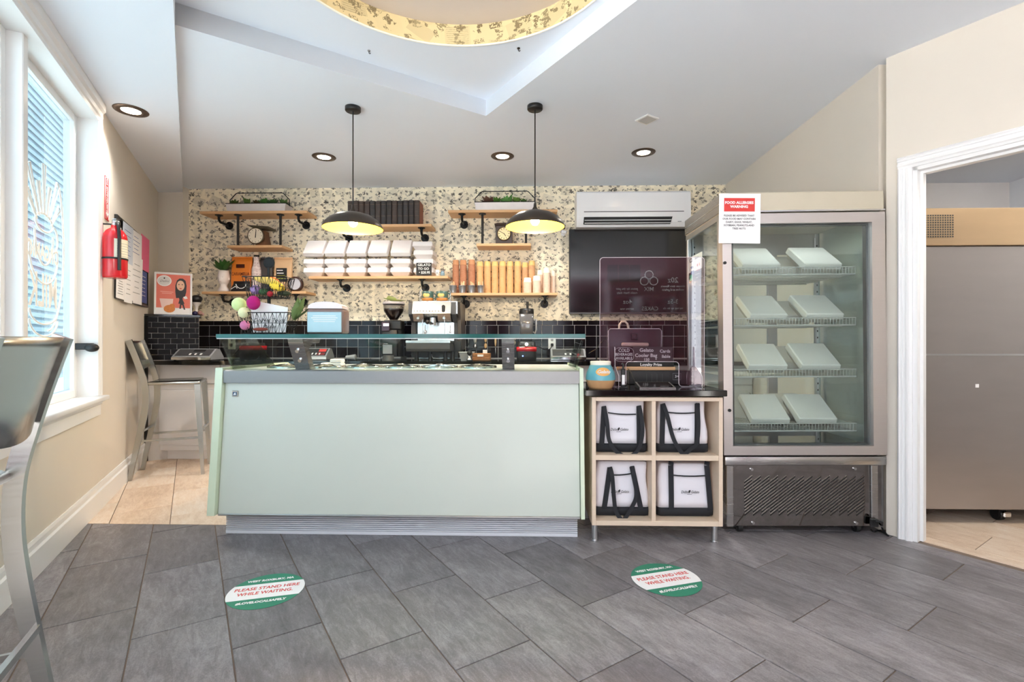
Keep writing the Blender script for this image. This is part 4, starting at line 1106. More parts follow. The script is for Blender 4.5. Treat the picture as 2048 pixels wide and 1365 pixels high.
# upper cabinet: floor, roof, corner posts, glass on every side
Q('cabinet_floor', MB().box(-fw + .01, fw - .01, .05, fd, zr1 + .0005, zd0 + .03), M['mirror'])
Q('header', MB().box(-fw - .004, fw, -.002, fd, zd1 + .012, zh1, bev=.006), mat('beige header panel', (205, 196, 176), .35, .25, var=.03))
Q('side_header', MB().box(-fw - .0075, -fw - .0045, .004, fd - .004, zd1 + .016, zh1 - .006, bev=.001), M['steel'])
Q('side_header_seam', MB().box(-fw - .0085, -fw - .0078, .004, fd - .004, (zd1 + zh1) / 2, (zd1 + zh1) / 2 + .004), M['chrome'])
Q('header_lip', MB().box(-fw - .006, fw + .001, -.008, .0, zd1 + .010, zd1 + .018), M['chrome'])
cp = [(-fw + .002, .058), (fw - .03, .058), (-fw + .002, fd - .032), (fw - .03, fd - .032)]
for x, y in cp: Q('corner_post', MB().box(x, x + .028, y, y + .03, zd0 + .03, zd1 + .012, bev=.002), M['alu'])
sx = -fw + .004
Q('side_frame', MB().box(sx - .003, sx + .012, .055, fd, zd1 - .02, zd1 + .012), M['alu'])
Q('side_frame', MB().box(sx - .003, sx + .012, .055, fd, zd0 + .03, zd0 + .05), M['alu'])
M['coolglass'] = glass('insulated glass', (243, 249, 249), 0.05)
Q('side_glass', MB().box(sx + .002, sx + .008, .088, fd - .033, zd0 + .05, zd1 - .02), M['coolglass'])
Q('side_glass', MB().box(fw - .014, fw - .008, .088, fd - .033, zd0 + .03, zd1 + .012), M['coolglass'])
Q('rear_frame', MB().box(-fw + .03, fw - .03, fd - .03, fd - .004, zd1 - .13, zd1 + .012), M['fsteel'])
Q('rear_frame', MB().box(-fw + .03, fw - .03, fd - .03, fd - .004, zd0 + .03, zd0 + .07), M['fsteel'])
Q('rear_mullion', MB().box(.10, .16, fd - .03, fd - .004, zd0 + .07, zd1 - .13), M['fsteel'])
Q('rear_glass', MB().box(-fw + .03, fw - .03, fd - .02, fd - .014, zd0 + .07, zd1 - .13), M['coolglass'])
for x, y in ((fw - .045, .10), (fw - .045, fd - .06), (-fw + .032, .10), (-fw + .032, fd - .06)):
    st = MB().box(x, x + .014, y, y + .018, zd0 + .031, zd1 - .02)
    rl = Q('shelf_rail', st, M['alu'])
    hs = MB()
    z = zd0 + .08
    while z < zd1 - .06: hs.box(x + .003, x + .011, y - .0008, y - .0002, z, z + .012); z += .045
    Q('rail_slots', hs, M['ink'], rl, kind='stuff')
fillz = zd1 - .03
Q('fill_light_housing', MB().box(-fw + .05, fw - .05, .10, .16, fillz, zd1 + .011, bev=.004), M['grey'])
fl_d = bpy.data.lights.new('fridge_fill', 'AREA'); fl_d.shape = 'RECTANGLE'; fl_d.size = .7; fl_d.size_y = .05; fl_d.energy = .45; fl_d.color = (.95, 1, 1)  # fill light added to brighten the boxes; no lamp is visible there
fl_o = bpy.data.objects.new('fridge_fill', fl_d); C.objects.link(fl_o); fl_o.parent = FR; fl_o.location = (0, .13, fillz - .003)
# door
dl, dr2 = -fw - .006, fw - .004
sl0 = .085; fwz = fz(892) - zd0
xi0, xi1 = X(1466, yF) - FR.location.x + .0, X(1746, yF) - FR.location.x
dfm = MB()
zt = fz(447)
def mitre(a, b, c, d, y0=-.012, y1=.045):
    dfm.hexa([(a[0], y0, a[1]), (b[0], y0, b[1]), (b[0], y1, b[1]), (a[0], y1, a[1])], [(d[0], y0, d[1]), (c[0], y0, c[1]), (c[0], y1, c[1]), (d[0], y1, d[1])])
zbm = fz(892)
mitre((dl, zd0), (dr2, zd0), (xi1, zbm), (xi0, zbm)); mitre((xi0, zt), (xi1, zt), (dr2, zd1), (dl, zd1))
mitre((dl, zd0), (xi0, zbm), (xi0, zt), (dl, zd1)); mitre((xi1, zbm), (dr2, zd0), (dr2, zd1), (xi1, zt))
door_f = Q('door', dfm, M['fsteel'])
Q('door_gasket', MB().box(xi0 - .004, xi0 + .022, .02, .05, zbm, zt).box(xi1 - .012, xi1 + .004, .02, .05, zbm, zt).box(xi0, xi1, .02, .05, zbm - .004, zbm + .008).box(xi0, xi1, .02, .05, zt - .008, zt + .004), M['darkgrey'], door_f)
Q('pane', MB().box(xi0, xi1, .006, .012, zbm, zt), M['coolglass'], door_f)
for px, py in ((1452, 525), (1459, 820)):
    Q('lock', MB().cyl((X(px, yF) - FR.location.x, -.018, fz(py)), (X(px, yF) - FR.location.x, -.0125, fz(py)), .009, n=14), M['black'], door_f)
Q('hinge_pin', MB().box(-fw - .008, -fw + .008, -.012, .0, zd1 - .004, zd1 + .012), M['black'])
# wire shelves
shx0, shx1 = xi0 + .03, xi1 - .028
M['wire'] = mat('shelf wire', (206, 206, 200), .4, .5, var=.05)
shelf_z = [fz(530), fz(635), fz(741), fz(853)]
def wire_shelf():
    mb = MB(); d0, d1 = .09, fd - .05; n = 40
    for zz_ in (0, .042): mb.tube([(shx0, d0, zz_ - .042), (shx1, d0, zz_ - .042)], .003 if zz_ else .0035, 6)
    for i in range(n + 1):
        x = shx0 + (shx1 - shx0) * i / n
        mb.tube([(x, d0, 0), (x, d0, -.042), (x, d1, -.042)], .0021, 4)
    for j in range(5): mb.tube([(shx0, d0 + (d1 - d0) * j / 4, -.045), (shx1, d0 + (d1 - d0) * j / 4, -.045)], .003, 5)
    for x in (shx0, shx1): mb.tube([(x, d0, 0), (x, d1, 0)], .003, 5)
    return mb
wsm = wire_shelf().mesh('wire_shelf', M['wire'])
for z in shelf_z:
    o = Q('wire_shelf', wsm, None); o.location = (0, 0, z)
# foam boxes lying tilted on the shelves, each its own thing
M['ffoam'] = mat('grey white foam', (226, 222, 212), .75, var=.05, scale=90, bump=.12, bscale=240)
def fbox(w, d, h, tp=.016, rc=.018):
    """clamshell box: tapered base and a lid with soft slanting sides"""
    base_ = loft([rrect(w - tp, d - tp, rc * .8, 0), rrect(w - .004, d - .004, rc, h * .45), rrect(w, d, rc, h * .46), rrect(w, d, rc, h * .5)])
    lid_ = loft([rrect(w, d, rc, h * .5 + .0005), rrect(w, d, rc, h * .56), rrect(w - .003, d - .003, rc, h * .93), rrect(w - .009, d - .009, rc, h)], smooth=False)
    return base_, lid_
fb_, fl_ = fbox(.115, .115, .070, .016, .007)
fbm, flm = fb_.mesh('base', M['ffoam']), fl_.mesh('lid', M['ffoam'])
spots = []
names = ['topmost', 'second highest', 'third highest', 'lowest']
rows_ = [((1508, 0), (1625, 0), (1568, 1)), ((1520, 0), (1628, 0), (1575, 1)), ((1521, 0), (1622, 0), (1570, 1)), ((1524, 0), (1614, 0), (1572, 1))]
for k, (z, rw_) in enumerate(zip(shelf_z, rows_)):
    for i, (px, back) in enumerate(rw_):
        yy = yF + (.245 if not back else .45); tilt = .62 if not back else .5
        xx = X(px, yy) - FR.location.x
        side = ('left', 'right', 'rear middle')[i]
        w = Matrix.Rotation(LEAN, 4, 'Y') @ Vector((xx, yy - yF, z - .040 + .115 * math.sin(tilt) + .006))
        o = thing('foam_box', '%s grey foam box on the %s wire shelf of the refrigerator' % (side, names[k]), 'box', FR.location + w, R.uniform(-.05, .05), 'foam boxes in the refrigerator')
        o.rotation_euler = (tilt, 0, R.uniform(-.04, .04))
        part('base', fbm, None, o); part('lid', flm, None, o)
# papers and stickers on the refrigerator
a, b = at(1437, 388, yF - .02), at(1520, 487, yF - .02)
nt_ = thing('allergy_notice', 'white paper notice with a red food allergies heading on the refrigerator', 'notice', ((a.x + b.x) / 2, yF - .022, b.z))
nt_.rotation_euler = (0, .012, 0)
nw, nh = (b.x - a.x) / 2, a.z - b.z
part('sheet', MB().box(-nw, nw, 0, .0008, 0, nh), M['paper'], nt_)
part('heading_block', MB().box(-nw * .76, nw * .72, -.0006, -.0002, nh * .64, nh * .91), M['reddecal'], nt_)
for tx, z_, s, mm, bo in (('FOOD ALLERGIES', .815, .0205, 'white', .0008), ('WARNING', .735, .0205, 'white', .0008), ('PLEASE BE ADVISED THAT', .555, .0148, 'greyink', .0003), ('OUR FOOD MAY CONTAIN', .49, .0148, 'greyink', .0003),
                          ('DAIRY, EGGS, WHEAT,', .425, .0148, 'greyink', .0003), ('SOYBEAN, PEANUTS AND', .36, .0148, 'greyink', .0003), ('TREE NUTS', .295, .0148, 'greyink', .0003)):
    text(tx, s, M[mm], nt_, 'print', (-.004, -.0012, nh * z_), bold=bo)
# payment stickers inside the side glass (facing left)
SG = Wall((f0 + .012, yF), (0, 1))
def sidepos(px, py):
    d = ray(px, py); t = (f0 - .004) / d.x; return d * t + Vector((0, 0, H))
a, b = sidepos(1377, 517), sidepos(1404, 546)
xs = f0 - .0035
st1 = thing('card_sticker', 'white sticker of payment card logos on the side glass', 'sticker', (xs, a.y, b.z)); st1.rotation_euler = (0, 0, -PI / 2)
sw_, sh_ = a.y - b.y, a.z - b.z
part('sheet', MB().box(0, sw_, 0, .0006, 0, sh_), M['paper'], st1)
for tx, fx, fzv, mm, s in (('VISA', .28, .45, 'bluedecal', .022), ('Square', .62, .83, 'greyink', .020)):
    text(tx, s, M[mm], st1, 'print', (sw_ * fx, -.0006, sh_ * fzv), bold=.0004, wid=1.3)
part('logo_square', MB().tube([(sw_ * (.2 + .07 * q[0]), -.0006, sh_ * (.83 + .08 * q[1])) for q in ((-1, -1), (1, -1), (1, 1), (-1, 1))], .0025, 4, closed=True), M['ink'], st1)
part('logo_circle', MB().cyl((sw_ * .68, -.0006, sh_ * .46), (sw_ * .68, -.0001, sh_ * .46), .010, n=14), M['reddecal'], st1)
part('logo_circle', MB().cyl((sw_ * .82, -.0008, sh_ * .46), (sw_ * .82, -.0003, sh_ * .46), .010, n=14), mat('orange print', (236, 140, 50), .6), st1)
part('logo_block', MB().box(sw_ * .18, sw_ * .42, -.0006, -.0001, sh_ * .1, sh_ * .28), M['bluedecal'], st1)
text('DISCOVER', .009, M['reddecal'], st1, 'print', (sw_ * .74, -.0006, sh_ * .2), wid=1.5)
a, b = sidepos(1377, 547.5), sidepos(1404, 558)
st2 = thing('app_sticker', 'black sticker with a green square under the payment card sticker', 'sticker', (xs, a.y, b.z)); st2.rotation_euler = (0, 0, -PI / 2)
sw_, sh_ = a.y - b.y, a.z - b.z
part('sheet', MB().box(0, sw_, 0, .0006, 0, sh_), M['ink'], st2)
part('logo_block', MB().box(sw_ * .1, sw_ * .3, -.0006, -.0001, sh_ * .2, sh_ * .8), mat('sea green print', (80, 196, 170), .5), st2)
text('Cash App Pay', .012, M['paper'], st2, 'print', (sw_ * .66, -.0006, sh_ * .62), wid=1.3)
text('Accepted here', .008, M['paper'], st2, 'print', (sw_ * .66, -.0006, sh_ * .3), wid=1.3)
# power cord on the floor
c_ = [at(1752, 1044, yF - .03), at(1765, 1045, yF - .045), fl(1776, 1056, .03), fl(1783, 1069, .006), fl(1776, 1072, .006), fl(1762, 1062, .006), fl(1748, 1064, .006), fl(1742, 1060, .006)]
def spline(P, k=6):
    out = []
    for i in range(len(P) - 1):
        p0, p1, p2, p3 = P[max(i - 1, 0)], P[i], P[i + 1], P[min(i + 2, len(P) - 1)]
        for j in range(k):
            s = j / k; out.append(.5 * ((2 * p1) + (p2 - p0) * s + (2 * p0 - 5 * p1 + 4 * p2 - p3) * s * s + (3 * p1 - p0 - 3 * p2 + p3) * s ** 3))
    return out + [P[-1]]
c_ = [Vector((min(p.x, 2.06), p.y, max(p.z, .006))) for p in c_]
solo('power_cord', MB().tube(spline(c_), .005, 6), M['black'], 'black power cord looped on the floor at the refrigerator corner', 'cord')

# ------------------------------------------------------------------ steel refrigerator in the back room
yK = fl(2005, 1047).y - .03
k0_, k1_ = X(1800, yK), X(1800, yK) + 1.4
kz0, kz1 = Z(1021, yK, 1900), Z(416, yK, 1900)
kz2 = Z(492, yK, 1900)
sr = thing('steel_refrigerator', 'large stainless steel refrigerator standing in the back room behind the doorway', 'refrigerator', ((k0_ + k1_) / 2, yK, 0))
kw = (k1_ - k0_) / 2
M['oldsteel'] = mat('worn stainless sheet', (176, 170, 168), .33, .85, var=.07, scale=3, stretch=(1, 1, 4), bump=.06, bscale=5)
M['warmlitsteel'] = mat('stainless with warm light in its colour', (206, 178, 144), .28, .8, var=.07, scale=4, stretch=(1, 1, 5), bump=.05, bscale=4)  # warm light on the stainless header is put into its colour
part('body', MB().box(-kw, kw, .012, .75, kz0, kz2, bev=.004), M['oldsteel'], sr)
part('header', MB().box(-kw, kw, .002, .75, kz2 + .003, kz1, bev=.004), M['warmlitsteel'], sr)
part('dent_line', MB().box(-kw + .002, kw, .0105, .0118, Z(712, yK, 1900), Z(708, yK, 1900)), M['alu'], sr)
vx0, vx1, vz0, vz1 = X(1849, yK) - sr.location.x, X(1908, yK) - sr.location.x, Z(476, yK, 1880), Z(429, yK, 1880)
vb = part('vent_grille', MB().box(vx0, vx1, .0005, .0015, vz0, vz1), M['warmlitsteel'], sr)
hm = MB().box(-.0042, .0042, -.0008, .0002, -.0042, .0042).mesh('vent_hole', M['ink'])
for i in range(12):
    for j in range(10):
        o = part('vent_hole', hm, None, vb); o.location = (vx0 + (vx1 - vx0) * (i + .5) / 12, .0, vz0 + (vz1 - vz0) * (j + .5) / 10)
part('sticker_scrap', MB().box(X(1954, yK) - sr.location.x, X(1961, yK) - sr.location.x, .010, .0115, Z(776, yK, 1957), Z(769, yK, 1957)), M['paper'], sr)
for px in (1830, 2005, 2120):
    cx_ = X(px, yK + .06) - sr.location.x
    cs = MB().cyl((cx_ - .016, .09, .037), (cx_ + .016, .09, .037), .0365, n=18).box(cx_ - .022, cx_ - .018, .06, .12, .03, kz0).box(cx_ + .018, cx_ + .022, .06, .12, .03, kz0).box(cx_ - .03, cx_ + .03, .04, .14, kz0 - .012, kz0 - .001)
    ct = part('caster', cs, M['black'], sr)
    part('brake', MB().box(cx_ - .012, cx_ + .034, .035, .06, .03, .062, bev=.006), M['chrome'], ct)
# ------------------------------------------------------------------ base cabinets, worktop and machines along the back
WZ = 0.93
M['cabwhite'] = mat('white cabinet paint', (240, 240, 243), .4, var=.015)
yc_ = 4.50
pa = X(306, yc_)
wl = MB().prism([(X(306, 4.42), 4.42), (XR - .004, 4.42), (XR - .004, YB - .015), (B.x + .004, YB - .015), (B.x + .004, B.y - .03), (X(306, 4.42), A.y + .0)], 'z', WZ - .035, WZ)
wl = MB().prism([(A.x + .025, 4.36), (XR - .004, 4.36), (XR - .004, YB - .016), (B.x + .012, YB - .016), (B.x + .012, B.y - .012), (A.x + .025, A.y - .014)], 'z', WZ - .035, WZ)
solo('worktop', wl, M['blackgloss'], 'long black polished worktop running along the tiled back wall', 'worktop')
def cabinet(label, xa, xb, handle):
    o = thing('base_cabinet', label, 'cabinet', ((xa + xb) / 2, yc_, 0), 0, 'white base cabinets under the worktop'); w = (xb - xa) / 2
    cx = (xa + xb) / 2
    if handle == 2:
        gx_ = B.x + .014 - cx; gy_ = B.y - .014 - yc_
        fx_ = -w; fy_ = A.y + (B.y - A.y) * (cx - w - A.x) / (B.x - A.x) - yc_ - .016
        pl_ = [(fx_, .02), (w, .02), (w, .42), (gx_, .42), (gx_, gy_), (fx_, max(.03, fy_))]
        part('carcass', MB().prism(pl_, 'z', .08, WZ - .0355), M['cabwhite'], o)
        part('toe_kick', MB().box(-w + .06, w, .03, .06, .001, .08), M['cabwhite'], o)
    else:
        part('carcass', MB().box(-w, w, .02, .42, .08, WZ - .0355), M['cabwhite'], o)
        part('toe_kick', MB().box(-w, w, .05, .40, .001, .08), M['cabwhite'], o)
    part('drawer', MB().box(-w + .003, w - .003, 0, .019, .715, WZ - .042, bev=.003), M['cabwhite'], o)
    nd_ = max(1, round(2 * w / .45)); dw_ = (2 * w) / nd_
    for i in range(nd_):
        x0_, x1_ = -w + dw_ * i + .003, -w + dw_ * (i + 1) - .003
        d = part('door', MB().box(x0_, x1_, 0, .019, .086, .708, bev=.003), M['cabwhite'], o)
        rp = MB(); b0 = .055
        rp.hexa([(x0_ + b0, -.0005, .086 + b0), (x1_ - b0, -.0005, .086 + b0), (x1_ - b0, .004, .086 + b0), (x0_ + b0, .004, .086 + b0)], [(x0_ + b0, -.0005, .708 - b0), (x1_ - b0, -.0005, .708 - b0), (x1_ - b0, .004, .708 - b0), (x0_ + b0, .004, .708 - b0)])
        part('raised_panel', MB().box(x0_ + b0, x1_ - b0, -.007, .0, .086 + b0, .708 - b0, bev=.006), M['cabwhite'], d)
        part('panel_groove', MB().tube([(x0_ + b0 - .008, -.0005, .078 + b0), (x1_ - b0 + .008, -.0005, .078 + b0), (x1_ - b0 + .008, -.0005, .716 - b0), (x0_ + b0 - .008, -.0005, .716 - b0)], .003, 4, closed=True), M['cabwhite'], d)
        hx = x1_ - .03 if (i % 2 == 0) else x0_ + .03
        part('handle', MB().tube([(hx, 0, .53), (hx, -.025, .535), (hx, -.025, .635), (hx, 0, .64)], .005, 8), M['steel'], d)
    return o
cabinet('white raised-panel base cabinet behind the far bar stool', pa, X(440, yc_), 2)
cabinet('white base cabinet hidden behind the pale green counter', X(440, yc_) + .002, X(1000, yc_), 1)
cabinet('white base cabinet behind the cube shelf and refrigerator', X(1000, yc_) + .002, XR - .006, 1)

def scale_(label, pa, pb_, pt, pb2, y, face, red=False):
    a, b = X(pa, y), X(pb_, y); z1 = Z(pt, y + .1); w = (b - a) / 2
    o = thing('kitchen_scale', label, 'scale', ((a + b) / 2, y, WZ), 0, 'counter scales')
    h = max(.06, Z(pt, y + .07) - WZ)
    part('body', MB().prism([(0, .006), (.20, .006), (.20, .03), (.14, h - .004), (.10, h), (.0, .035)], 'x', -w, w), M['grey'], o)
    for sx in (-1, 1): part('foot', MB().cyl((sx * (w - .02), .02, 0), (sx * (w - .02), .02, .006), .01, n=8).cyl((sx * (w - .02), .17, 0), (sx * (w - .02), .17, .006), .01, n=8), M['black'], o)
    part('front_edge', MB().box(-w - .002, w + .002, -.004, .0, .006, .03), M['chrome'] if not red else M['white'], o)
    dy, dz = .10, h - .035; L_ = math.hypot(dy, dz); n_ = Vector((0, -dz, dy)).normalized(); s_ = Vector((0, dy, dz)).normalized(); p0 = Vector((0, 0, .035))
    def pan(x0_, x1_, t0, t1, th, mm, nm, par):
        P = lambda x, t, k: p0 + s_ * (L_ * t) + n_ * k + Vector((x, 0, 0))
        return part(nm, MB().hexa([P(x0_, t0, .0004), P(x1_, t0, .0004), P(x1_, t1, .0004), P(x0_, t1, .0004)], [P(x0_, t0, th), P(x1_, t0, th), P(x1_, t1, th), P(x0_, t1, th)]), mm, par)
    kp = pan(-w * .9, w * .9, .1, .9, .002, face, 'keypad', o)
    if red: pan(w * .25, w * .8, .55, .85, .003, M['reddecal'], 'display', kp); pan(w * .25, w * .8, .15, .45, .003, mat('dark red keys', (120, 30, 34), .4), 'keys', kp)
    else: pan(-w * .1, w * .5, .60, .85, .003, M['ink'], 'display', kp)
    for i in range(3): pan(-w * .2 + i * w * .28, -w * .1 + i * w * .28, .2, .4, .003, M['white'], 'button', kp)
    return o
scale_('grey flat scale on the worktop before the brick-pattern tiles', 343, 421, 698, 713, 4.48, M['darkgrey'])
scale_('white scale with red keys left of the coffee grinder, seen through glass', 600, 652, 697, 716, 4.62, M['ink'], True)
scale_('grey scale under the wall socket right of the blender', 1102, 1172, 698, 715, 4.62, M['darkgrey'])

# coffee grinder
yG = 4.72; gx = X(786, yG)
g = thing('coffee_grinder', 'black coffee grinder with a clear hopper full of dark beans', 'grinder', (gx, yG, WZ))
gz = lambda py: Z(py, yG, 786) - WZ
gw = lambda n: n * yG / F
part('body', MB().box(gw(-20), gw(12), -.06, .14, .03, gz(660), bev=.012, seg=2).box(gw(-19), gw(18), -.02, .12, gz(660), gz(641), bev=.01).cyl((gw(4), .05, .03), (gw(4), .05, gz(660)), gw(16)), M['black'], g)
part('base', MB().cyl((-gw(6), -.05, 0), (-gw(6), -.05, .045), gw(13), gw(11), 18).box(gw(-22), gw(20), -.07, .16, 0, .03, bev=.008), M['darkgrey'], g)
part('hopper', MB().lathe([(gw(7), gz(642)), (gw(8), gz(640)), (gw(20), gz(623)), (gw(21.5), gz(609)), (gw(21), gz(609)), (gw(19.4), gz(622)), (gw(6.5), gz(641))], (0, .03, 0), 26), glass('clear hopper', (236, 236, 238), .06), g)
part('beans', MB().lathe([(0, gz(640)), (gw(7), gz(639.5)), (gw(18.8), gz(622.6)), (gw(19.8), gz(618)), (0, gz(617))], (0, .03, 0), 26), mat('coffee beans', (44, 28, 22), .35, var=.5, scale=120, bump=.9, bscale=140), g)
part('lid', MB().lathe([(gw(21.8), gz(609)), (gw(22.4), gz(608)), (gw(21), gz(604)), (0, gz(603.5))], (0, .03, 0), 26), mat('smoked lid', (176, 168, 168), .3), g)
part('display', MB().box(gw(-19), gw(-3), -.075, -.062, gz(663), gz(645), bev=.004), M['plum'], g)
part('screen', MB().box(gw(-15), gw(-4), -.0765, -.0752, gz(653), gz(648)), mat('lit grinder screen', (225, 230, 240), .4, emit=1.2), g)
part('portafilter_fork', MB().tube([(gw(-14), -.06, gz(690)), (gw(-14), -.10, gz(688)), (gw(-5), -.10, gz(688)), (gw(-5), -.06, gz(690))], .006, 6), M['chrome'], g)
part('front_plate', MB().box(gw(-17), gw(2), -.066, -.0605, gz(708), gz(690), bev=.003), M['grey'], g)
cl_ = leaf_bunch(7, .11, .05, 11, 1.0, .12, curl=.12)
solo('cloth', cl_, mat('lime cloth', (214, 224, 150), .85, var=.1), 'crumpled lime green cloth lying on the grinder lid', 'cloth', (gx, yG + .03, WZ + gz(602.5)))

# espresso machine
yE = 4.62; ex_ = X(868, yE)
em = thing('espresso_machine', 'steel and black espresso machine on the back worktop', 'espresso machine', (ex_, yE, WZ))
ez = lambda py: Z(py, yE, 868) - WZ
ew = lambda px: X(px, yE) - ex_
bk = .42
part('rear_shell', MB().prism([(.20, ez(719)), (bk, ez(719)), (bk, ez(603)), (.0, ez(603)), (.0, ez(628)), (.20, ez(645))], 'x', ew(826), ew(915)), M['steel'], em)
for xa, xb in ((818, 826), (903, 912)):
    part('side_cheek', MB().prism([(-.02, ez(629)), (-.02, ez(606)), (.02, ez(603)), (bk, ez(603)), (bk, ez(690)), (.14, ez(690)), (.10, ez(645))], 'x', ew(xa), ew(xb)), M['darkgrey'], em)
part('side_panel', MB().prism([(.02, ez(604)), (bk + .02, ez(604)), (bk + .02, ez(700)), (.16, ez(700)), (.10, ez(640))], 'x', ew(912.3), ew(919)), mat('bronze side panel', (112, 104, 98), .35, .6), em)
hd = part('head', MB().prism([(-.045, ez(628)), (-.015, ez(604)), (.05, ez(603)), (.05, ez(628))], 'x', ew(826.2), ew(902.8)), M['alu'], em)
part('switch', MB().box(ew(885), ew(891), -.05, -.02, ez(625.5), ez(611), bev=.008), M['black'], hd)
for i in range(9):
    part('button', MB().box(ew(829 + i * 6), ew(832 + i * 6), -.0445, -.036, ez(624), ez(622)), M['grey'], hd)
for xa, xb in ((827, 848), (876, 902)):
    part('brew_recess', MB().prism([(-.04, ez(628.3)), (.0, ez(643)), (.10, ez(643)), (.10, ez(628.3))], 'x', ew(xa), ew(xb)), M['steel'], em)
    cxx = (ew(xa) + ew(xb)) / 2
    part('steam_knob', MB().cyl((cxx, -.035, ez(637)), (cxx, .0, ez(636)), .012, n=14), M['chrome'], em)
part('splash_panel', MB().box(ew(831), ew(905), .10, .118, ez(682), ez(644.5)), mat('bright steel panel', (232, 238, 240), .22, .8), em)
gh = part('group_head', MB().cyl((ew(866), -.0, ez(645)), (ew(866), -.0, ez(636)), .036, .036, 18).cyl((ew(866), -.0, ez(651)), (ew(866), .0, ez(645)), .030, n=18), M['chrome'], em)
part('portafilter', MB().cyl((ew(866), -.03, ez(648)), (ew(861), -.15, ez(646)), .010, .017, 12).sph((ew(861), -.152, ez(646)), .019, 12, 8), M['black'], gh)
for px in (846, 890):
    part('steam_wand', MB().tube([(ew(px), -.02, ez(640)), (ew(px), -.03, ez(652)), (ew(px), -.02, ez(672))], .0045, 6), M['chrome'], em)
for px in (846, 897):
    part('hanging_spoon', MB().tube([(ew(px), .095, ez(650)), (ew(px), .095, ez(662))], .003, 5).sph((ew(px), .095, ez(664)), .016 if px < 860 else .010, 10, 6, (1, .25, 1.2)), M['steel'], em)
part('drip_tray_rim', MB().box(ew(816), ew(904), -.10, .20, ez(687), ez(681.5), bev=.004), M['alu'], em)
part('drip_tray', MB().prism([(-.09, ez(703)), (.20, ez(703)), (.20, ez(687.2)), (-.10, ez(687.2)), (-.10, ez(698))], 'x', ew(817), ew(903)), M['darkgrey'], em)
part('lower_shell', MB().box(ew(822), ew(915), .02, bk, ez(716), ez(703.3)).box(ew(905), ew(918), .12, bk, ez(703), ez(683)), M['black'], em)
for px in (832, 860, 890, 905): part('leg', MB().cyl((ew(px), .03, 0), (ew(px), .03, ez(703.3)), .022, n=12), M['black'], em)
part('hose', MB().tube(spline([Vector((ew(864), -.02, ez(709))), Vector((ew(868), -.04, ez(716))), Vector((ew(885), -.04, ez(718)))]), .003, 5), M['grey'], em)
# two mugs on the cup rail of the machine
tz_ = Z(602.6, yE, 868)
rack = thing('cup_rail', 'thin steel wire rail with tall end loops on the espresso machine', 'rack', (ex_, yE, tz_ + .0005))
rl_ = [Vector((ew(839), .03, 0))] + [Vector((ew(839) + .0, .03, .115))] + [Vector((ew(842), .03, .13))]
part('wire', MB().tube([(ew(839), .03, 0.0), (ew(838.5), .03, .09), (ew(842), .03, .12)], .0022, 5).tube([(ew(899), .03, 0), (ew(900), .03, .09), (ew(897), .03, .12)], .0022, 5).tube([(ew(839), .03, .002), (ew(899), .03, .002)], .0022, 5), M['chrome'], rack)
M['mugteal'] = mat('teal mug glaze', (72, 102, 96), .3, var=.15); M['mugamber'] = mat('amber mug glaze', (206, 140, 78), .35, var=.18, scale=10); M['mugyellow'] = mat('yellow mug glaze', (236, 190, 108), .4, var=.1)
for px, lb in ((851.5, 'left of the two teal and amber mugs on the espresso machine'), (881, 'right of the two teal and amber mugs on the espresso machine')):
    m_ = thing('mug', lb, 'mug', (X(px, yE - .02), yE - .0 + .075, tz_ + .0006), 0, 'mugs on the espresso machine')
    part('foot_band', MB().lathe([(0, 0), (.046, 0), (.052, .008), (.056, .028), (.056, .034)], n=20), M['mugamber'], m_)
    part('cup', MB().lathe([(.056, .034), (.055, .060), (.058, .096), (.055, .097), (.052, .06), (.05, .02), (0, .015)], n=20), M['mugteal'], m_)
    part('oval', MB().sph((-.004, -.050, .058), .03, 12, 8, (1.1, .26, .78)), M['mugyellow'], m_)
    part('handle', MB().tube([(.054 + .026 * math.sin(t_), 0, .055 - .026 * math.cos(t_)) for t_ in [PI * i / 8 for i in range(9)]], .006, 7), M['mugteal'], m_)

# small things right of the machine
def basic(name, label, cat, px, y): return thing(name, label, cat, (X(px, y), y, WZ))
o = basic('knock_box', 'small grey open box beside the espresso machine', 'box', 934, 4.60)
hz = lambda py, y=4.62: Z(py, y) - WZ
part('tub', MB().hexa([(-.05, -.05, 0), (.05, -.05, 0), (.05, .07, 0), (-.05, .07, 0)], [(-.066, -.06, .072), (.066, -.06, .072), (.066, .08, .072), (-.066, .08, .072)]), M['grey'], o)
part('rim', MB().box(-.072, .072, -.066, .086, .0725, .080, bev=.003), mat('pale rim', (190, 192, 190), .4), o)
o = basic('tamper', 'coffee tamper with a round black knob on the worktop', 'tamper', 939, 4.50)
part('foot', MB().lathe([(0, 0), (.028, 0), (.028, .014), (.012, .03), (.012, .05), (0, .05)], n=16), M['steel'], o)
part('knob', MB().sph((0, 0, .072), .024, 14, 10), M['black'], o)
o = basic('wicker_box', 'small woven brown box with a white label on the worktop', 'box', 963.5, 4.56)
M['wicker'] = mat('woven cane', (166, 112, 66), .7, var=.35, scale=60, stretch=(1, 1, 2.2), bump=.6)
part('box', MB().box(-.082, .082, -.05, .06, 0, .068, bev=.005), M['wicker'], o)
for i in range(4): part('weave_band', MB().tube([(-.083, -.051, .012 + i * .015), (.083, -.051, .012 + i * .015)], .004, 5), M['wicker'], o)
part('label_card', MB().box(-.035, .02, -.0575, -.0562, .038, .056), M['paper'], o)
part('upright_label', MB().box(.01, .05, .0, .004, .068, .10), M['paper'], o)
def jar(label, px, fill, hh=.17, y=4.9):
    o = basic('utensil_jar', label, 'jar', px, y)
    part('jar', MB().box(-.045, .045, -.045, .045, 0, hh, bev=.012, seg=2), glass('dark jar glass', (90, 92, 96), .08), o)
    return o
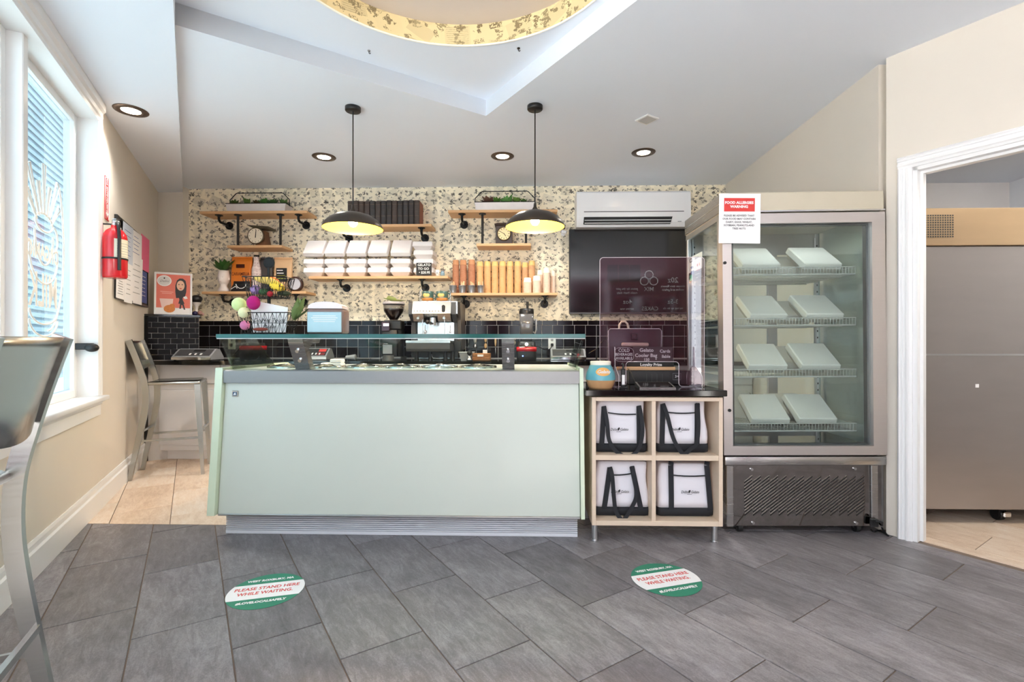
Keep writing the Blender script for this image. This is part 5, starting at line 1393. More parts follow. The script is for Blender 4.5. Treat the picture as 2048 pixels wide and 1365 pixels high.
for px, lb, col, ln, wd, y in ((937, 'grey spatula hanging on the tiles, first right of the espresso machine', (150, 150, 148), .15, .006, 5.08),
                               (950, 'pale metal whisk hanging on the dark tiles', (190, 186, 176), .14, .018, 5.08),
                               (971, 'wooden handled scoop hanging on the tiles above the woven box', (214, 170, 120), .13, .014, 5.08),
                               (991, 'long wooden handled ice cream spade hanging left of the guard bracket', (220, 180, 132), .20, .010, 5.08),
                               (1029, 'pale round handled spoon hanging right of the guard bracket', (206, 190, 160), .09, .013, 5.08)):
    zt_ = Z(672, y, px); o = thing('hanging_utensil', lb, 'utensil', (X(px, y), y, zt_ - ln), 0, 'utensils hanging on the tiles')
    mm = mat('utensil %d' % px, col, .5, var=.12)
    part('handle', MB().sph((0, 0, ln * .72), .5, 10, 8, (wd * 2, .022, ln * .56)), mm, o)
    part('blade', MB().sph((0, 0, ln * .2), .5, 10, 8, (wd * (1.4 if ln > .14 else 2.2), .018, ln * .42)), M['steel'] if px in (937, 950, 991) else mm, o)
    part('hook', MB().tube([(0, .0, ln), (0, -.004, ln + .012), (0, .018, ln + .014)], .002, 5), M['chrome'], o)
# steel canister reflected on the tiles
# blender
yB = 4.66; bx = X(1053, yB); bz = lambda py: Z(py, yB, 1053) - WZ; bw = lambda n: n * yB / F
bl = thing('blender', 'counter blender with a red band base and smoky jug', 'blender', (bx, yB, WZ))
part('base', loft([rrect(bw(19), .085, .03, 0.0), rrect(bw(19.5), .09, .03, .035), rrect(bw(19), .088, .03, bz(700)), rrect(bw(17), .08, .03, bz(684)), rrect(bw(13), .06, .03, bz(683))]), M['black'], bl)
part('red_band', loft([rrect(bw(20), .092, .03, bz(703)), rrect(bw(20), .092, .03, bz(694))]), M['red'], bl)
part('dial', MB().cyl((0, -.10, bz(689)), (0, -.085, bz(689)), .016, n=14), M['chrome'], bl)
for s in (-1, 1): part('switch', MB().box(s * .055 - .008, s * .055 + .008, -.094, -.084, bz(691), bz(687)), M['darkgrey'], bl)
part('lamp', MB().cyl((-.035, -.097, bz(712)), (-.035, -.088, bz(712)), .006, n=10), mat('blue power lamp', (90, 120, 255), .4, emit=6), bl)
part('jug', loft([rrect(bw(11), bw(11), .02, bz(682.5)), rrect(bw(13), bw(13), .02, bz(655)), rrect(bw(14.5), bw(14.5), .02, bz(629))]), mat('smoky jug plastic', (96, 96, 98), .12, var=.1, coat=.5), bl)
part('jug_lid', MB().lathe([(bw(14.8), bz(629)), (bw(15), bz(624)), (bw(13.6), bz(618)), (0, bz(618))], n=22), M['black'], bl)
part('tamper_stick', MB().cyl((bw(2), 0, bz(618)), (bw(2), 0, bz(604)), .011, .013, 10), M['black'], bl)
part('jug_handle', MB().tube([(bw(14), 0, bz(640)), (bw(19), 0, bz(640)), (bw(19.5), 0, bz(660)), (bw(17), 0, bz(668)), (bw(13), 0, bz(664))], .010, 6), M['grey'], bl)
# wall sockets
for px, py0, py1, lb in ((464, 674, 700, 'white wall socket at left seen through the glass guard'), (1104, 674, 700, 'white wall socket right of the blender with a black plug')):
    y = YB - .0135; a, b = at(px - 7.5, py0 - 1, y), at(px + 7.5, py1 - 1, y)
    o = thing('wall_socket', lb, 'socket', ((a.x + b.x) / 2, y, b.z)); w = (b.x - a.x) / 2; h = a.z - b.z
    part('plate', MB().box(-w, w, -.006, 0, 0, h, bev=.002), M['white'], o)
    part('plug', MB().box(-.014, .014, -.03, -.006, h * .22, h * .45, bev=.004), M['black'], o)
    part('outlet', MB().cyl((0, -.0075, h * .72), (0, -.006, h * .72), .014, n=14), M['grey'], o)
solo('cable', MB().tube(spline([at(1104, 691, YB - .045), at(1100, 698, YB - .1), at(1090, 700, YB - .2), at(1078, 694, 4.8)]), .004, 6), M['black'], 'black cord from the socket to the blender', 'cord')
q = at(503, 690, 4.72)
sb = thing('second_blender', 'low red-banded black blender base seen through the left glass side', 'blender', (q.x, 4.75, WZ))
bw2 = 4.75 / F
part('base', loft([rrect(20 * bw2, .09, .03, 0), rrect(20 * bw2, .09, .03, .10), rrect(17 * bw2, .08, .03, .165)]), M['black'], sb)
part('red_band', loft([rrect(20.6 * bw2, .093, .03, .095), rrect(20.6 * bw2, .093, .03, .135)]), M['red'], sb)
part('dial', MB().cyl((0, -.10, .15), (0, -.08, .15), .013, n=12), M['chrome'], sb)
o = basic('spout_scoop', 'dark grey tapered steel spout lying on the worktop left of the grinder', 'utensil', 705, 4.5)
part('funnel', MB().cyl((-.06, 0, .028), (.03, 0, .03), .018, .028, 14), M['grey'], o)
part('stick', MB().cyl((.03, 0, .014), (.17, 0, .012), .010, .010, 8), M['black'], o)
# ------------------------------------------------------------------ pipe shelves on the papered wall
YS, YR = 4.885, YB - .001
M['pipe'] = mat('dark iron pipe', (52, 48, 46), .45, .6, var=.15)
class Shelf: pass
def board_mb(x0, x1, z, cx): return MB().box(x0 - cx, x1 - cx, 0, YR - YS, z - .026, z, bev=.002)
def bracket(x, zb_, par, yrel=.055):
    mb = MB().cyl((x, yrel, zb_ - .006), (x, yrel, zb_), .037, n=18)
    mb.cyl((x, yrel, zb_ - .016), (x, yrel, zb_ - .006), .019, n=12)
    yw = YR - YS
    mb.tube(spline([Vector((x, yrel, zb_ - .01)), Vector((x, yrel, zb_ - .045)), Vector((x, yrel + .02, zb_ - .065)), Vector((x, yrel + .05, zb_ - .068)), Vector((x, yw - .01, zb_ - .068))], 5), .0125, 10)
    mb.cyl((x, yw - .02, zb_ - .068), (x, yw - .007, zb_ - .068), .020, n=14)
    o = part('pipe_bracket', mb, M['blackmetal'], par)
    part('wall_flange', MB().cyl((x, yw - .007, zb_ - .068), (x, yw, zb_ - .068), .042, n=20), M['blackmetal'], o)
def shelf(label, p0, p1, py, brackets, lower=None, pipes=()):
    s = Shelf(); x0, x1 = X(p0, YS), X(p1, YS); s.z = Z(py, YS, (p0 + p1) / 2); cx = (x0 + x1) / 2
    s.o = thing('pipe_shelf', label, 'shelf', (cx, YS, 0))
    part('board', board_mb(x0, x1, s.z, cx), M['wood'], s.o)
    for px in brackets: bracket(X(px, YS + .055) - cx, s.z - .0262, s.o)
    if lower:
        l0, l1, lpy = lower; s.z2 = Z(lpy, YS, (l0 + l1) / 2)
        part('board', board_mb(X(l0, YS), X(l1, YS), s.z2, cx), M['wood'], s.o)
        for px in pipes:
            x = X(px, YS + .05) - cx
            part('hanging_pipe', MB().cyl((x, .05, s.z2 + .0005), (x, .05, s.z - .0265), .0125, n=12).cyl((x, .05, s.z - .034), (x, .05, s.z - .0265), .036, n=18).cyl((x, .05, s.z2 + .0005), (x, .05, s.z2 + .006), .018, n=14), M['pipe'], s.o)
    return s
sA = shelf('upper left wooden pipe shelf with a smaller board hung below it', 399, 614, 422, (438, 597), (454, 564, 490.5), (476, 561))
sB = shelf('lower left wooden pipe shelf with bags and a white head vase', 403, 612, 583, (446, 592))
sC = shelf('high middle wooden shelf carrying the row of dark books', 674, 863, 448.5, (686, 843))
sD = shelf('long middle wooden shelf carrying the white foam boxes', 617, 896, 552.5, (681, 844))
sE = shelf('upper right wooden pipe shelf with a smaller board and clock below', 896, 1115, 419.5, (924, 1096), (953, 1062, 487), (965, 1052))
sF = shelf('lower right wooden shelf carrying the stacks of paper cups', 902, 1115, 586, (928, 1090))

# books
bx0 = 694.5; bw_ = 11.1; yb2 = YS + .03
hb_ = Z(401, yb2, 770) - sC.z
bookc = [(64, 52, 48), (58, 48, 46), (70, 56, 50), (60, 50, 48), (52, 46, 46)]
bmats = [mat('book leather %d' % i, c, .55, var=.3, scale=26, stretch=(.3, .3, 2.5)) for i, c in enumerate(bookc)]
M['pages'] = mat('red edged pages', (150, 84, 58), .7, var=.1, scale=50)
gold = mat('faded gilt line', (96, 80, 64), .5)
for i in range(13):
    xa, xb = X(bx0 + i * bw_, yb2), X(bx0 + (i + 1) * bw_, yb2) - .0012; w = (xb - xa) / 2; h = hb_ * R.uniform(.97, 1.0); d = .185
    o = thing('book', 'dark leather-bound book on the high middle shelf, %s from its left end' % ORD[i], 'book', ((xa + xb) / 2, yb2, sC.z + .0004), 0, 'dark books on the high middle shelf')
    cv = MB()
    sp_ = [(-w, .014), (-w + .004, .004), (-w * .4, 0), (w * .4, 0), (w - .004, .004), (w, .014), (w, d), (w - .003, d), (w - .003, .018), (-w + .003, .018), (-w + .003, d), (-w, d)]
    cv.prism(sp_, 'z', 0, h)
    part('cover', cv, bmats[R.randrange(5)], o)
    part('pages', MB().box(-w + .0032, w - .0032, .0185, d - .004, .004, h - .004), M['pages'], o)
    if i == 12: part('side_cover', MB().box(w + .0003, w + .001, .016, d, .001, h), mat('red brown board', (140, 76, 50), .6, var=.15), o)
    for k, zz_ in enumerate((.16, .36, .62, .84)):
        part('spine_band', MB().box(-w * .8, w * .8, -.0012, .001, h * zz_, h * zz_ + .004), gold if k % 2 else bmats[0], o)

# white foam boxes
cb_b, cb_l = fbox(.1015, .1, .088, .030, .008)
cbm, clm = cb_b.mesh('base', M['foam']), cb_l.mesh('lid', M['foam'])
cols = ((634, 'first'), (676, 'second'), (718.5, 'third'), (761, 'fourth'), (805, 'fifth'))
def foam(px, yy, z, rot, label):
    o = thing('foam_box', label, 'box', (X(px, yy), yy, z), 0, 'white foam boxes on the long shelf'); o.rotation_euler = rot
    part('base', cbm, None, o); part('lid', clm, None, o)
yy = YS + .108
for px, nm in cols:
    foam(px, yy, sD.z + .0004, (0, 0, R.uniform(-.02, .02)), 'white foam box at the bottom of the %s stack from the left' % nm)
    foam(px, yy, sD.z + .0892, (0, 0, R.uniform(-.02, .02)), 'white foam box in the middle of the %s stack from the left' % nm)
    foam(px + 1, yy + .012, sD.z + .178 + .1 * math.sin(.9), (.9, 0, R.uniform(-.02, .02)), 'white foam box leaning on top of the %s stack from the left' % nm)
for k, nm in enumerate(('bottom', 'second', 'third')):
    foam(851, yy + .02, sD.z + .0004 + k * .0888, (0, 0, R.uniform(-.05, .05)), 'white foam box %s of the rightmost stack behind the price sign' % nm)
foam(848, yy + .03, sD.z + .2670, (0, 0, .03), 'white foam box topmost of the rightmost stack behind the price sign')
chalk('price_sign', 'small black chalk sign with the gelato to go price', (832.5, 526), (863, 551.4), YS + .002, (('GELATO', 848, 530.5, .034), ('TO GO', 847, 538, .034), ('• $20.95', 849, 545.5, .033)), (26, 24, 24))
o = thing('paper_cup', 'tiny white cup on the right end of the foam box shelf', 'cup', (X(875, YS + .04), YS + .04, sD.z + .0004))
part('cup', MB().lathe([(0, 0), (.016, 0), (.021, .062), (.0195, .062), (.015, .004), (0, .004)], n=18), M['paper'], o)
part('mark', MB().box(-.008, .008, -.0212, -.0195, .028, .036), M['greyink'], o)
o = thing('glass_jar', 'tiny blue grey jar beside the tiny white cup on the shelf end', 'jar', (X(885, YS + .04), YS + .04, sD.z + .0004))
part('jar', MB().lathe([(0, 0), (.020, 0), (.023, .01), (.023, .034), (.017, .042), (.017, .05), (0, .05)], n=18), mat('blue grey glass', (120, 146, 160), .15, var=.2), o)
part('lid', MB().cyl((0, 0, .0505), (0, 0, .058), .018, n=16), M['grey'], o)

# paper cup stacks and pails on the lower right shelf
def cupstack(px, py, wpx, y, col, label, n=None):
    h = Z(py, y, px) - sF.z; r_ = wpx * y / F / 2; n = n or max(5, int(h / .0125))
    o = thing('cup_stack', label, 'cups', (X(px, y), y, sF.z + .0004), 0, 'stacks of paper cups on the lower right shelf')
    hc_ = min(.05, h * .3); prof = [(0, .0005), (r_ * .9, .0005)]
    for k in range(n):
        a_ = (h - hc_) * k / n; b_ = (h - hc_) * (k + 1) / n
        prof += [(r_, a_ + .001), (r_, a_ + .0035), (r_ * .955, a_ + .0045), (r_ * .95, b_)]
    part('nested_cups', MB().lathe(prof, n=18), col, o)
    part('top_cup', MB().lathe([(r_, h - hc_ + .0005), (r_, h - hc_ + .004), (r_ * .95, h - hc_ + .005), (r_ * .84, h - .002), (r_ * .82, h), (r_ * .78, h), (r_ * .77, h - .006), (0, h - .006)], n=18), cuptop[col.name], o)
    return o
kr1 = mat('reddish kraft cup', (186, 128, 96), .7, var=.06); kr2 = mat('kraft cup', (222, 174, 122), .7, var=.06); kr3 = mat('tan kraft cup', (206, 160, 118), .7, var=.06); wh = mat('pale pink paper cup', (232, 206, 186), .7, var=.05)
t2 = mat('kraft cup end', (228, 188, 120), .7, var=.05); t1 = mat('reddish cup end', (204, 146, 104), .7); t3 = mat('white cup end', (244, 232, 216), .7)
cuptop = {kr1.name: t1, kr2.name: t2, kr3.name: t2, wh.name: t3}
yc2 = YS + .13
for i, (px, py, w, m_) in enumerate(((911.5, 521, 13.5, kr1), (926.5, 521, 14, kr1), (943.5, 520.5, 14.5, kr1), (960, 524, 14, kr2), (975, 523.5, 14, kr2), (990, 524, 14, kr2), (1005, 523.5, 14, kr2), (1020, 523.5, 14, kr2), (1035.5, 523.5, 14, kr2), (1050, 526, 13, kr3), (1063.5, 522.5, 14, kr3))):
    cupstack(px, py, w, yc2 + (.02 if i > 8 else 0), m_, 'tall stack of brown paper cups, %s tall stack from the left' % ORD[i])
cupstack(1055, 556.5, 16.5, YS + .05, wh, 'short stack of pale paper cups, left one in front of the tall stacks')
cupstack(1073.5, 552.5, 16.5, YS + .05, wh, 'slightly taller short stack of pale paper cups at front')
cupstack(1080.5, 541, 14, YS + .165, wh, 'medium pale cup stack half hidden behind the front ones')
cupstack(1093, 537, 15.5, YS + .10, wh, 'medium pale cup stack, tallest of the pale ones at right')
cupstack(1106, 543, 10.5, YS + .16, wh, 'narrow pale cup stack at the right end of the shelf')
M['tin'] = mat('galvanised tin', (186, 188, 194), .35, .85, var=.12, scale=40)
M['stick'] = mat('wooden spoon tips', (236, 204, 160), .7, var=.1)
for i, px in enumerate((906, 924.6, 943.2, 961.8)):
    o = thing('tin_pail', 'small tin pail of wooden spoons on the cup shelf, %s from the left' % ORD[i], 'pail', (X(px, YS + .04), YS + .04, sF.z + .0004), 0, 'tin pails of wooden spoons')
    part('pail', MB().lathe([(0, .001), (.030, .0), (.031, .004), (.039, .074), (.041, .076), (.039, .078), (.037, .074), (.029, .006), (0, .006)], n=20), M['tin'], o)
    sp2 = []
    for k in range(11):
        a = R.uniform(0, 2 * PI); r_ = R.uniform(.004, .026); l = R.uniform(.098, .122)
        part('spoon', MB().box(-.004, .004, -.001, .001, .008, l, bev=.0009).xf(Matrix.Translation((r_ * math.cos(a), r_ * math.sin(a), 0)) @ Matrix.Rotation(R.uniform(-.12, .12), 4, 'X') @ Matrix.Rotation(a, 4, 'Z')), M['stick'], o)

# planters with handles
def planter(label, p0, p1, py1, z, ph, seed, tops):
    y = YS + .03; x0_, x1_ = X(p0, y), X(p1, y); w = (x1_ - x0_) / 2; h = Z(py1, y, (p0 + p1) / 2) - z
    o = thing('planter', label, 'planter', ((x0_ + x1_) / 2, y, z + .0004), 0)
    part('trough', MB().hexa([(-w + .012, .01, 0), (w - .012, .01, 0), (w - .012, .15, 0), (-w + .012, .15, 0)], [(-w, 0, h), (w, 0, h), (w, .16, h), (-w, .16, h)]), M['tinwhite'], o)
    part('rim', MB().tube([(-w, 0, h), (w, 0, h), (w, .16, h), (-w, .16, h)], .004, 6, closed=True), M['blackmetal'], o)
    hh = Z(ph, y + .08, (p0 + p1) / 2) - z
    part('handle', MB().tube([(-w - .002, .08, h * .9), (-w - .002, .08, h + (hh - h) * .45), (-w + .06, .08, hh - .006), (-w + .075, .08, hh), (w - .075, .08, hh), (w - .06, .08, hh - .006), (w + .002, .08, h + (hh - h) * .45), (w + .002, .08, h * .9)], .0045, 7), M['blackmetal'], o)
    rr = random.Random(seed)
    part('soil', MB().box(-w + .01, w - .01, .01, .15, h - .004, h + .002), mat('potting soil %d' % seed, (64, 50, 38), .9, var=.4), o)
    for i, (fx, rgb, s) in enumerate(tops):
        lb = leaf_bunch(12, .085 * s, .021 * s, seed + i, 1.0, .75, curl=.1)
        lb2 = leaf_bunch(8, .07 * s, .017 * s, seed + i + 50, 1.0, 1.15, curl=.05)
        n0 = len(lb.v); lb._add(lb2.v, lb2.f, True); lb.move((-w + 2 * w * fx, .05 + rr.uniform(0, .06), h + .006))
        part('succulent', lb, mat('succulent %d %d' % (seed, i), rgb, .6, var=.25, scale=40), o)
    return o
M['tinwhite'] = mat('whitewashed tin', (214, 208, 206), .5, .2, var=.1, scale=14)
planter('whitewashed planter with an iron handle on the upper left shelf', 451, 571, 407, sA.z, 386.5, 21, ((.1, (84, 104, 48), .8), (.28, (92, 122, 56), 1.0), (.45, (96, 80, 44), .8), (.6, (70, 122, 52), 1.05), (.74, (76, 116, 60), .9), (.88, (92, 128, 70), 1.0)))
planter('whitewashed planter with an iron handle on the upper right shelf', 949, 1069, 404, sE.z, 383, 33, ((.22, (120, 84, 70), 1.2), (.36, (86, 128, 52), 1.05), (.53, (120, 176, 96), 1.35), (.70, (112, 146, 66), 1.0), (.83, (96, 130, 66), .8)))

# vintage dial scale and mantel clock
y = YS + .09; q = at(518, 474, y); zb2 = sA.z2 + .0004
o = thing('dial_scale', 'old dial kitchen scale with a round cream face on the small left board', 'scale', (q.x, y, zb2))
cz_ = q.z - zb2
part('body', MB().hexa([(-.02, -.03, .0), (.085, -.03, 0), (.085, .09, 0), (-.02, .09, 0)], [(-.01, -.02, cz_ + .06), (.065, -.02, cz_ + .06), (.065, .07, cz_ + .06), (-.01, .07, cz_ + .06)]), mat('worn copper paint', (128, 88, 62), .5, .3, var=.25), o)
fc_ = part('face', MB().cyl((-.008, -.052, cz_), (-.008, -.032, cz_), .078, n=32), mat('cream dial', (228, 216, 194), .5, var=.06), o)
part('face_rim', MB().tube([(-.008 + .080 * math.cos(2 * PI * i / 32), -.048, cz_ + .080 * math.sin(2 * PI * i / 32)) for i in range(32)], .0065, 7, closed=True), mat('bronze rim', (112, 96, 76), .4, .7), fc_)
part('needle', MB().prism([(-.012, cz_ - .02), (-.004, cz_ - .02), (.001, cz_ + .062), (-.002, cz_ + .064)], 'y', -.056, -.0525), M['ink'], fc_)
for k in range(12):
    a = 2 * PI * k / 12
    part('tick', MB().box(-.002, .002, -.0535, -.0522, .058, .068).xf(Matrix.Translation((-.008, 0, cz_)) @ Matrix.Rotation(a, 4, 'Y')), M['ink'], fc_)
part('pan', MB().hexa([(-.05, -.05, cz_ + .085), (.11, -.05, cz_ + .070), (.11, .07, cz_ + .070), (-.05, .07, cz_ + .085)], [(-.085, -.08, cz_ + .105), (.14, -.08, cz_ + .088), (.14, .10, cz_ + .088), (-.085, .10, cz_ + .105)]), mat('dull pewter', (104, 98, 84), .4, .7, var=.15), o)
part('neck', MB().cyl((.025, .02, cz_ + .06), (.025, .02, cz_ + .078), .014, n=12), M['pipe'], o)
y = YS + .07; q0, q1 = at(991.5, 446, y), at(1024.5, 487, y); cxk = (q0.x + q1.x) / 2; w = (q1.x - q0.x) / 2; h = q0.z - sE.z2
o = thing('mantel_clock', 'dark wooden mantel clock with a cream dial on the small right board', 'clock', (cxk, y, sE.z2 + .0004))
M['darkwood'] = mat('dark stained wood', (58, 44, 38), .5, var=.2)
part('case', MB().box(-w, w, 0, .11, .014, h - .03, bev=.003), M['darkwood'], o)
part('plinth', MB().box(-w - .006, w + .006, -.008, .115, 0, .0138, bev=.003), M['darkwood'], o)
part('cornice', MB().hexa([(-w - .004, -.008, h - .0298), (w + .004, -.008, h - .0298), (w + .004, .115, h - .0298), (-w - .004, .115, h - .0298)], [(-w - .014, -.02, h - .012), (w + .014, -.02, h - .012), (w + .014, .12, h - .012), (-w - .014, .12, h - .012)]).hexa([(-w - .01, -.015, h - .0118), (w + .01, -.015, h - .0118), (w + .01, .12, h - .0118), (-w - .01, .12, h - .0118)], [(-w * .8, .0, h), (w * .8, 0, h), (w * .8, .1, h), (-w * .8, .1, h)]), M['darkwood'], o)
dz = Z(468, y, 1008) - sE.z2; dx = X(1008, y) - cxk
fc_ = part('dial', MB().cyl((dx, -.008, dz), (dx, -.0005, dz), .064, n=30), mat('ivory dial', (232, 210, 160), .5, var=.08), o)
part('bezel', MB().tube([(dx + .066 * math.cos(2 * PI * i / 30), -.006, dz + .066 * math.sin(2 * PI * i / 30)) for i in range(30)], .005, 7, closed=True), mat('brass bezel', (96, 76, 46), .35, .8), fc_)
for k in range(12):
    part('numeral', MB().box(-.0025, .0025, -.0095, -.0082, .042, .058).xf(Matrix.Translation((dx, 0, dz)) @ Matrix.Rotation(2 * PI * k / 12, 4, 'Y')), M['ink'], fc_)
for a, l, t_ in ((2.5, .032, .003), (5.2, .046, .002)):
    part('hand', MB().box(-t_, t_, -.011, -.0098, -.006, l).xf(Matrix.Translation((dx, 0, dz)) @ Matrix.Rotation(a, 4, 'Y')), M['ink'], fc_)

# things on the lower left shelf
zB = sB.z + .0004
y = YS + .08; q = at(447.5, 560, y)
M['plaster'] = mat('white bisque', (236, 226, 220), .6, var=.03)
o = thing('head_vase', 'white bust-shaped vase with a green succulent on the lower left shelf', 'vase', (q.x, y, zB))
hz = lambda py: Z(py, y, 447) - zB
def ell(cx, cy, rx, ry, z, n=20, bump=None):
    out = []
    for i in range(n):
        a = 2 * PI * i / n; x_, y_ = rx * math.cos(a), ry * math.sin(a)
        if bump: y_ += bump(x_, math.sin(a) < 0)
        out.append((cx + x_, cy + y_, z))
    return out
H_ = hz(541)
sec = [(.0, .058, .05), (.02, .056, .048), (.05, .036, .034), (.075, .033, .033), (.085, .036, .042), (.10, .045, .054), (.12, .051, .06), (.14, .054, .062), (.165, .055, .06), (.19, .05, .054), (H_ * .98, .046, .05)]
nose = {.10: .004, .12: .010, .14: .008, .165: .002}
vs = []
for z_, rx, ry in sec:
    b = nose.get(z_, 0); vs.append(ell(0, 0, rx, ry, z_, 24, (lambda x_, f, b=b: -b * math.exp(-(x_ / .010) ** 2) if f else 0)))
part('bust', loft(vs), M['plaster'], o)
for s in (-1, 1):
    part('eye', MB().sph((s * .020, -.0555, .150), .008, 10, 6, (1.3, .4, .5)), M['plaster'], o)
    part('ear', MB().sph((s * .054, .004, .135), .012, 8, 6, (.5, .8, 1.3)), M['plaster'], o)
part('mouth', MB().sph((0, -.0575, .107), .009, 10, 6, (1.5, .5, .45)), mat('rose lips', (214, 186, 180), .6), o)
lv_ = leaf_bunch(20, .165, .026, 5, 1.0, .6, curl=.05); l2 = leaf_bunch(12, .13, .022, 6, 1.0, 1.0, curl=0.0); lv_._add(l2.v, l2.f, True); lv_.move((-.005, 0, H_ - .005))
part('succulent', lv_, mat('deep green leaves', (58, 100, 44), .5, var=.3), o)

def pouch(name, label, p0, p1, pt, pb_, y, rgb, thick=.05, top='flat', rough=.35, lean=0.0, rz=0):
    xa, xb = X(p0, y), X(p1, y); w = (xb - xa) / 2; z1 = Z(pt, y, (p0 + p1) / 2) - zB; z0 = Z(pb_, y, (p0 + p1) / 2) - zB
    o = thing(name, label, 'bag', ((xa + xb) / 2, y, zB), rz); h = z1
    secs = []
    for k in range(9):
        t = k / 8; d = thick * (1 - t ** 3) * .5 + .002; ww = w * (1 - .03 * math.sin(PI * t))
        secs.append([(p[0], p[1] + lean * t * h + .003 * math.sin(p[0] * 60 + t * 9), p[2]) for p in rrect(ww, d, min(d * .9, .015), h * t)])
    part('pouch', loft(secs), mat(name + ' film %d' % p0, rgb, rough, var=.12, scale=12, bump=.3, bscale=22), o)
    part('seal', MB().box(-w, w, -.0025 + lean * h, .0025 + lean * h, h - .001, h + .010, bev=.001), mat(name + ' seal %d' % p0, tuple(min(255, c + 12) for c in rgb), rough), o)
    return o, w, h
o, w, h = pouch('snack_pouch', 'bright orange caramel pouch standing on the lower left shelf', 464, 505, 516, 583, YS + .13, (224, 128, 46), .06)
part('window', MB().box(-w * .42, w * .38, -.0335, -.0275, h * .70, h * .80), mat('dark brown window', (62, 26, 16), .3), o)
text('CARAMELIA', .046, mat('brown lettering', (120, 56, 22), .6), o, 'lettering', (0, -.034, h * .52), wid=.78, bold=.0006)
o, w, h = pouch('coffee_pouch', 'black and white printed pouch lying low before the orange one', 464, 497, 564, 583, YS + .05, (30, 30, 36), .07, lean=.3)
part('print_arc', MB().tube([(w * .3 + .05 * math.cos(t_), -.040 + .02 * t_ * .1, h * .75 + .045 * math.sin(t_)) for t_ in [PI + PI * i / 10 for i in range(11)]], .004, 5).tube([(-w * .9, -.04, h * .2), (-w * .3, -.041, h * .5), (-w * .1, -.04, h * .3)], .004, 5), M['white'], o)
y = YS + .12; q = at(513, 560, y)
o = thing('printed_bottle', 'white bottle with red and black print between the pouches', 'bottle', (q.x, y, zB)); bh_ = Z(511, y, 513) - zB; r_ = 8.5 * y / F
bt_ = MB(); bt_.uv = lambda v: (v.x * 1.5, v.z)
part('bottle', bt_.lathe([(0, 0), (r_, 0), (r_ * 1.05, .01), (r_ * 1.05, bh_ * .62), (r_ * .62, bh_ * .82), (r_ * .6, bh_ * .95)], n=20), newsprint('bottle wrap', (236, 220, 216), (120, 30, 40), .3, .9, ((9.5, 1),)), o)
part('cap', MB().lathe([(r_ * .62, bh_ * .95), (r_ * .62, bh_), (0, bh_)], n=16), M['black'], o)
o, w, h = pouch('coffee_pouch', 'dark grey pouch standing right of the printed bottle', 521, 546, 517, 583, YS + .15, (74, 68, 68), .05, rough=.4)
part('stripe', MB().box(-w * .8, w * .2, -.031, -.026, h * .3, h * .34), M['grey'], o)
o, w, h = pouch('kraft_pouch', 'tan kraft pouch with a black and lime label at the shelf right', 549, 585, 517, 583, YS + .12, (222, 182, 140), .06, rough=.55)
lb = part('label_plate', MB().box(-w * .64, w * .52, -.0335, -.0275, h * .30, h * .70), M['ink'], o)
for k in range(4): part('label_stripe', MB().box(-w * .55, w * (.1 + .1 * k), -.0345, -.0337, h * (.62 - .08 * k), h * (.645 - .08 * k)), mat('lime print', (176, 186, 60), .6) if k > 1 else M['paper'], lb)
y = YS + .07; q = at(590.5, 568, y); r_ = 15 * y / F
o = thing('round_tin', 'round tin standing on edge with a brown rim and silver face', 'tin', (q.x, y, zB)); zc3 = r_ + .004
part('rim', MB().lathe([(r_ * .78, -.012), (r_, -.012), (r_, .03), (r_ * .78, .03)], (0, 0, zc3), 28, 'y'), mat('dark brown rim', (58, 34, 28), .3), o)
part('face', MB().cyl((0, -.006, zc3), (0, .028, zc3), r_ * .785, n=28), mat('silver face', (216, 216, 226), .25, .4, var=.15, scale=12), o)

# ------------------------------------------------------------------ television, air conditioner, small wall camera
yT = 5.03; a, b = at(1138.5, 458.5, yT), at(1413, 628, yT)
o = thing('television', 'large black flat television on the papered wall behind the shield', 'television', ((a.x + b.x) / 2, yT, b.z)); w = (b.x - a.x) / 2; h = a.z - b.z
part('housing', MB().box(-w, w, 0, .04, 0, h, bev=.004), M['black'], o)
part('screen', MB().box(-w + .010, w - .010, -.0016, -.0003, .016, h - .010), mat('black screen glass', (9, 8, 9), .10, var=.1, spec=.8), o)
part('wall_mount', MB().box(-.2, .2, .0405, YB - yT - .0005, h * .3, h * .7), M['blackmetal'], o)
part('bottom_bar', MB().box(-w + .002, w - .002, -.003, -.0002, .001, .015), M['darkgrey'], o)
yA = 4.90; a, b = at(1153.5, 382, yA), at(1382, 452, yA)
o = thing('air_conditioner', 'long white wall air conditioner above the television', 'air conditioner', ((a.x + b.x) / 2, yA, b.z)); w = (b.x - a.x) / 2; h = a.z - b.z
M['acwhite'] = mat('glossy white plastic', (240, 240, 242), .18, var=.01)
dpt = YB - yA - .001
part('casing', MB().prism([(.035, .0), (dpt, 0), (dpt, h), (.03, h), (.008, h - .02), (0, h * .55), (.0, h * .30), (.012, h * .12)][::-1], 'x', -w, w), M['acwhite'], o)
ln = lambda py: Z(py, yA, 1260) - b.z
acx = lambda px: X(px, yA) - o.location.x
part('seam', MB().box(acx(1168), acx(1368), -.0012, .001, ln(424), ln(422.6)), M['darkgrey'], o)
vt = part('outlet_slot', MB().hexa([(acx(1167), .004, ln(448)), (acx(1341), .004, ln(448)), (acx(1341), .02, ln(448)), (acx(1167), .02, ln(448))], [(acx(1168), -.003, ln(434)), (acx(1345), -.003, ln(434)), (acx(1345), .02, ln(434)), (acx(1168), .02, ln(434))]), M['ink'], o)
for py in (440.5, 446.5):
    part('flap', MB().box(acx(1169), acx(1343), -.008, .004, ln(py) - .003, ln(py) + .003, bev=.001), M['acwhite'], vt)
part('indicator', MB().box(acx(1356), acx(1363), -.0012, .006, ln(444.5), ln(443)), M['grey'], o)
q = at(1127, 466, YB - .06)
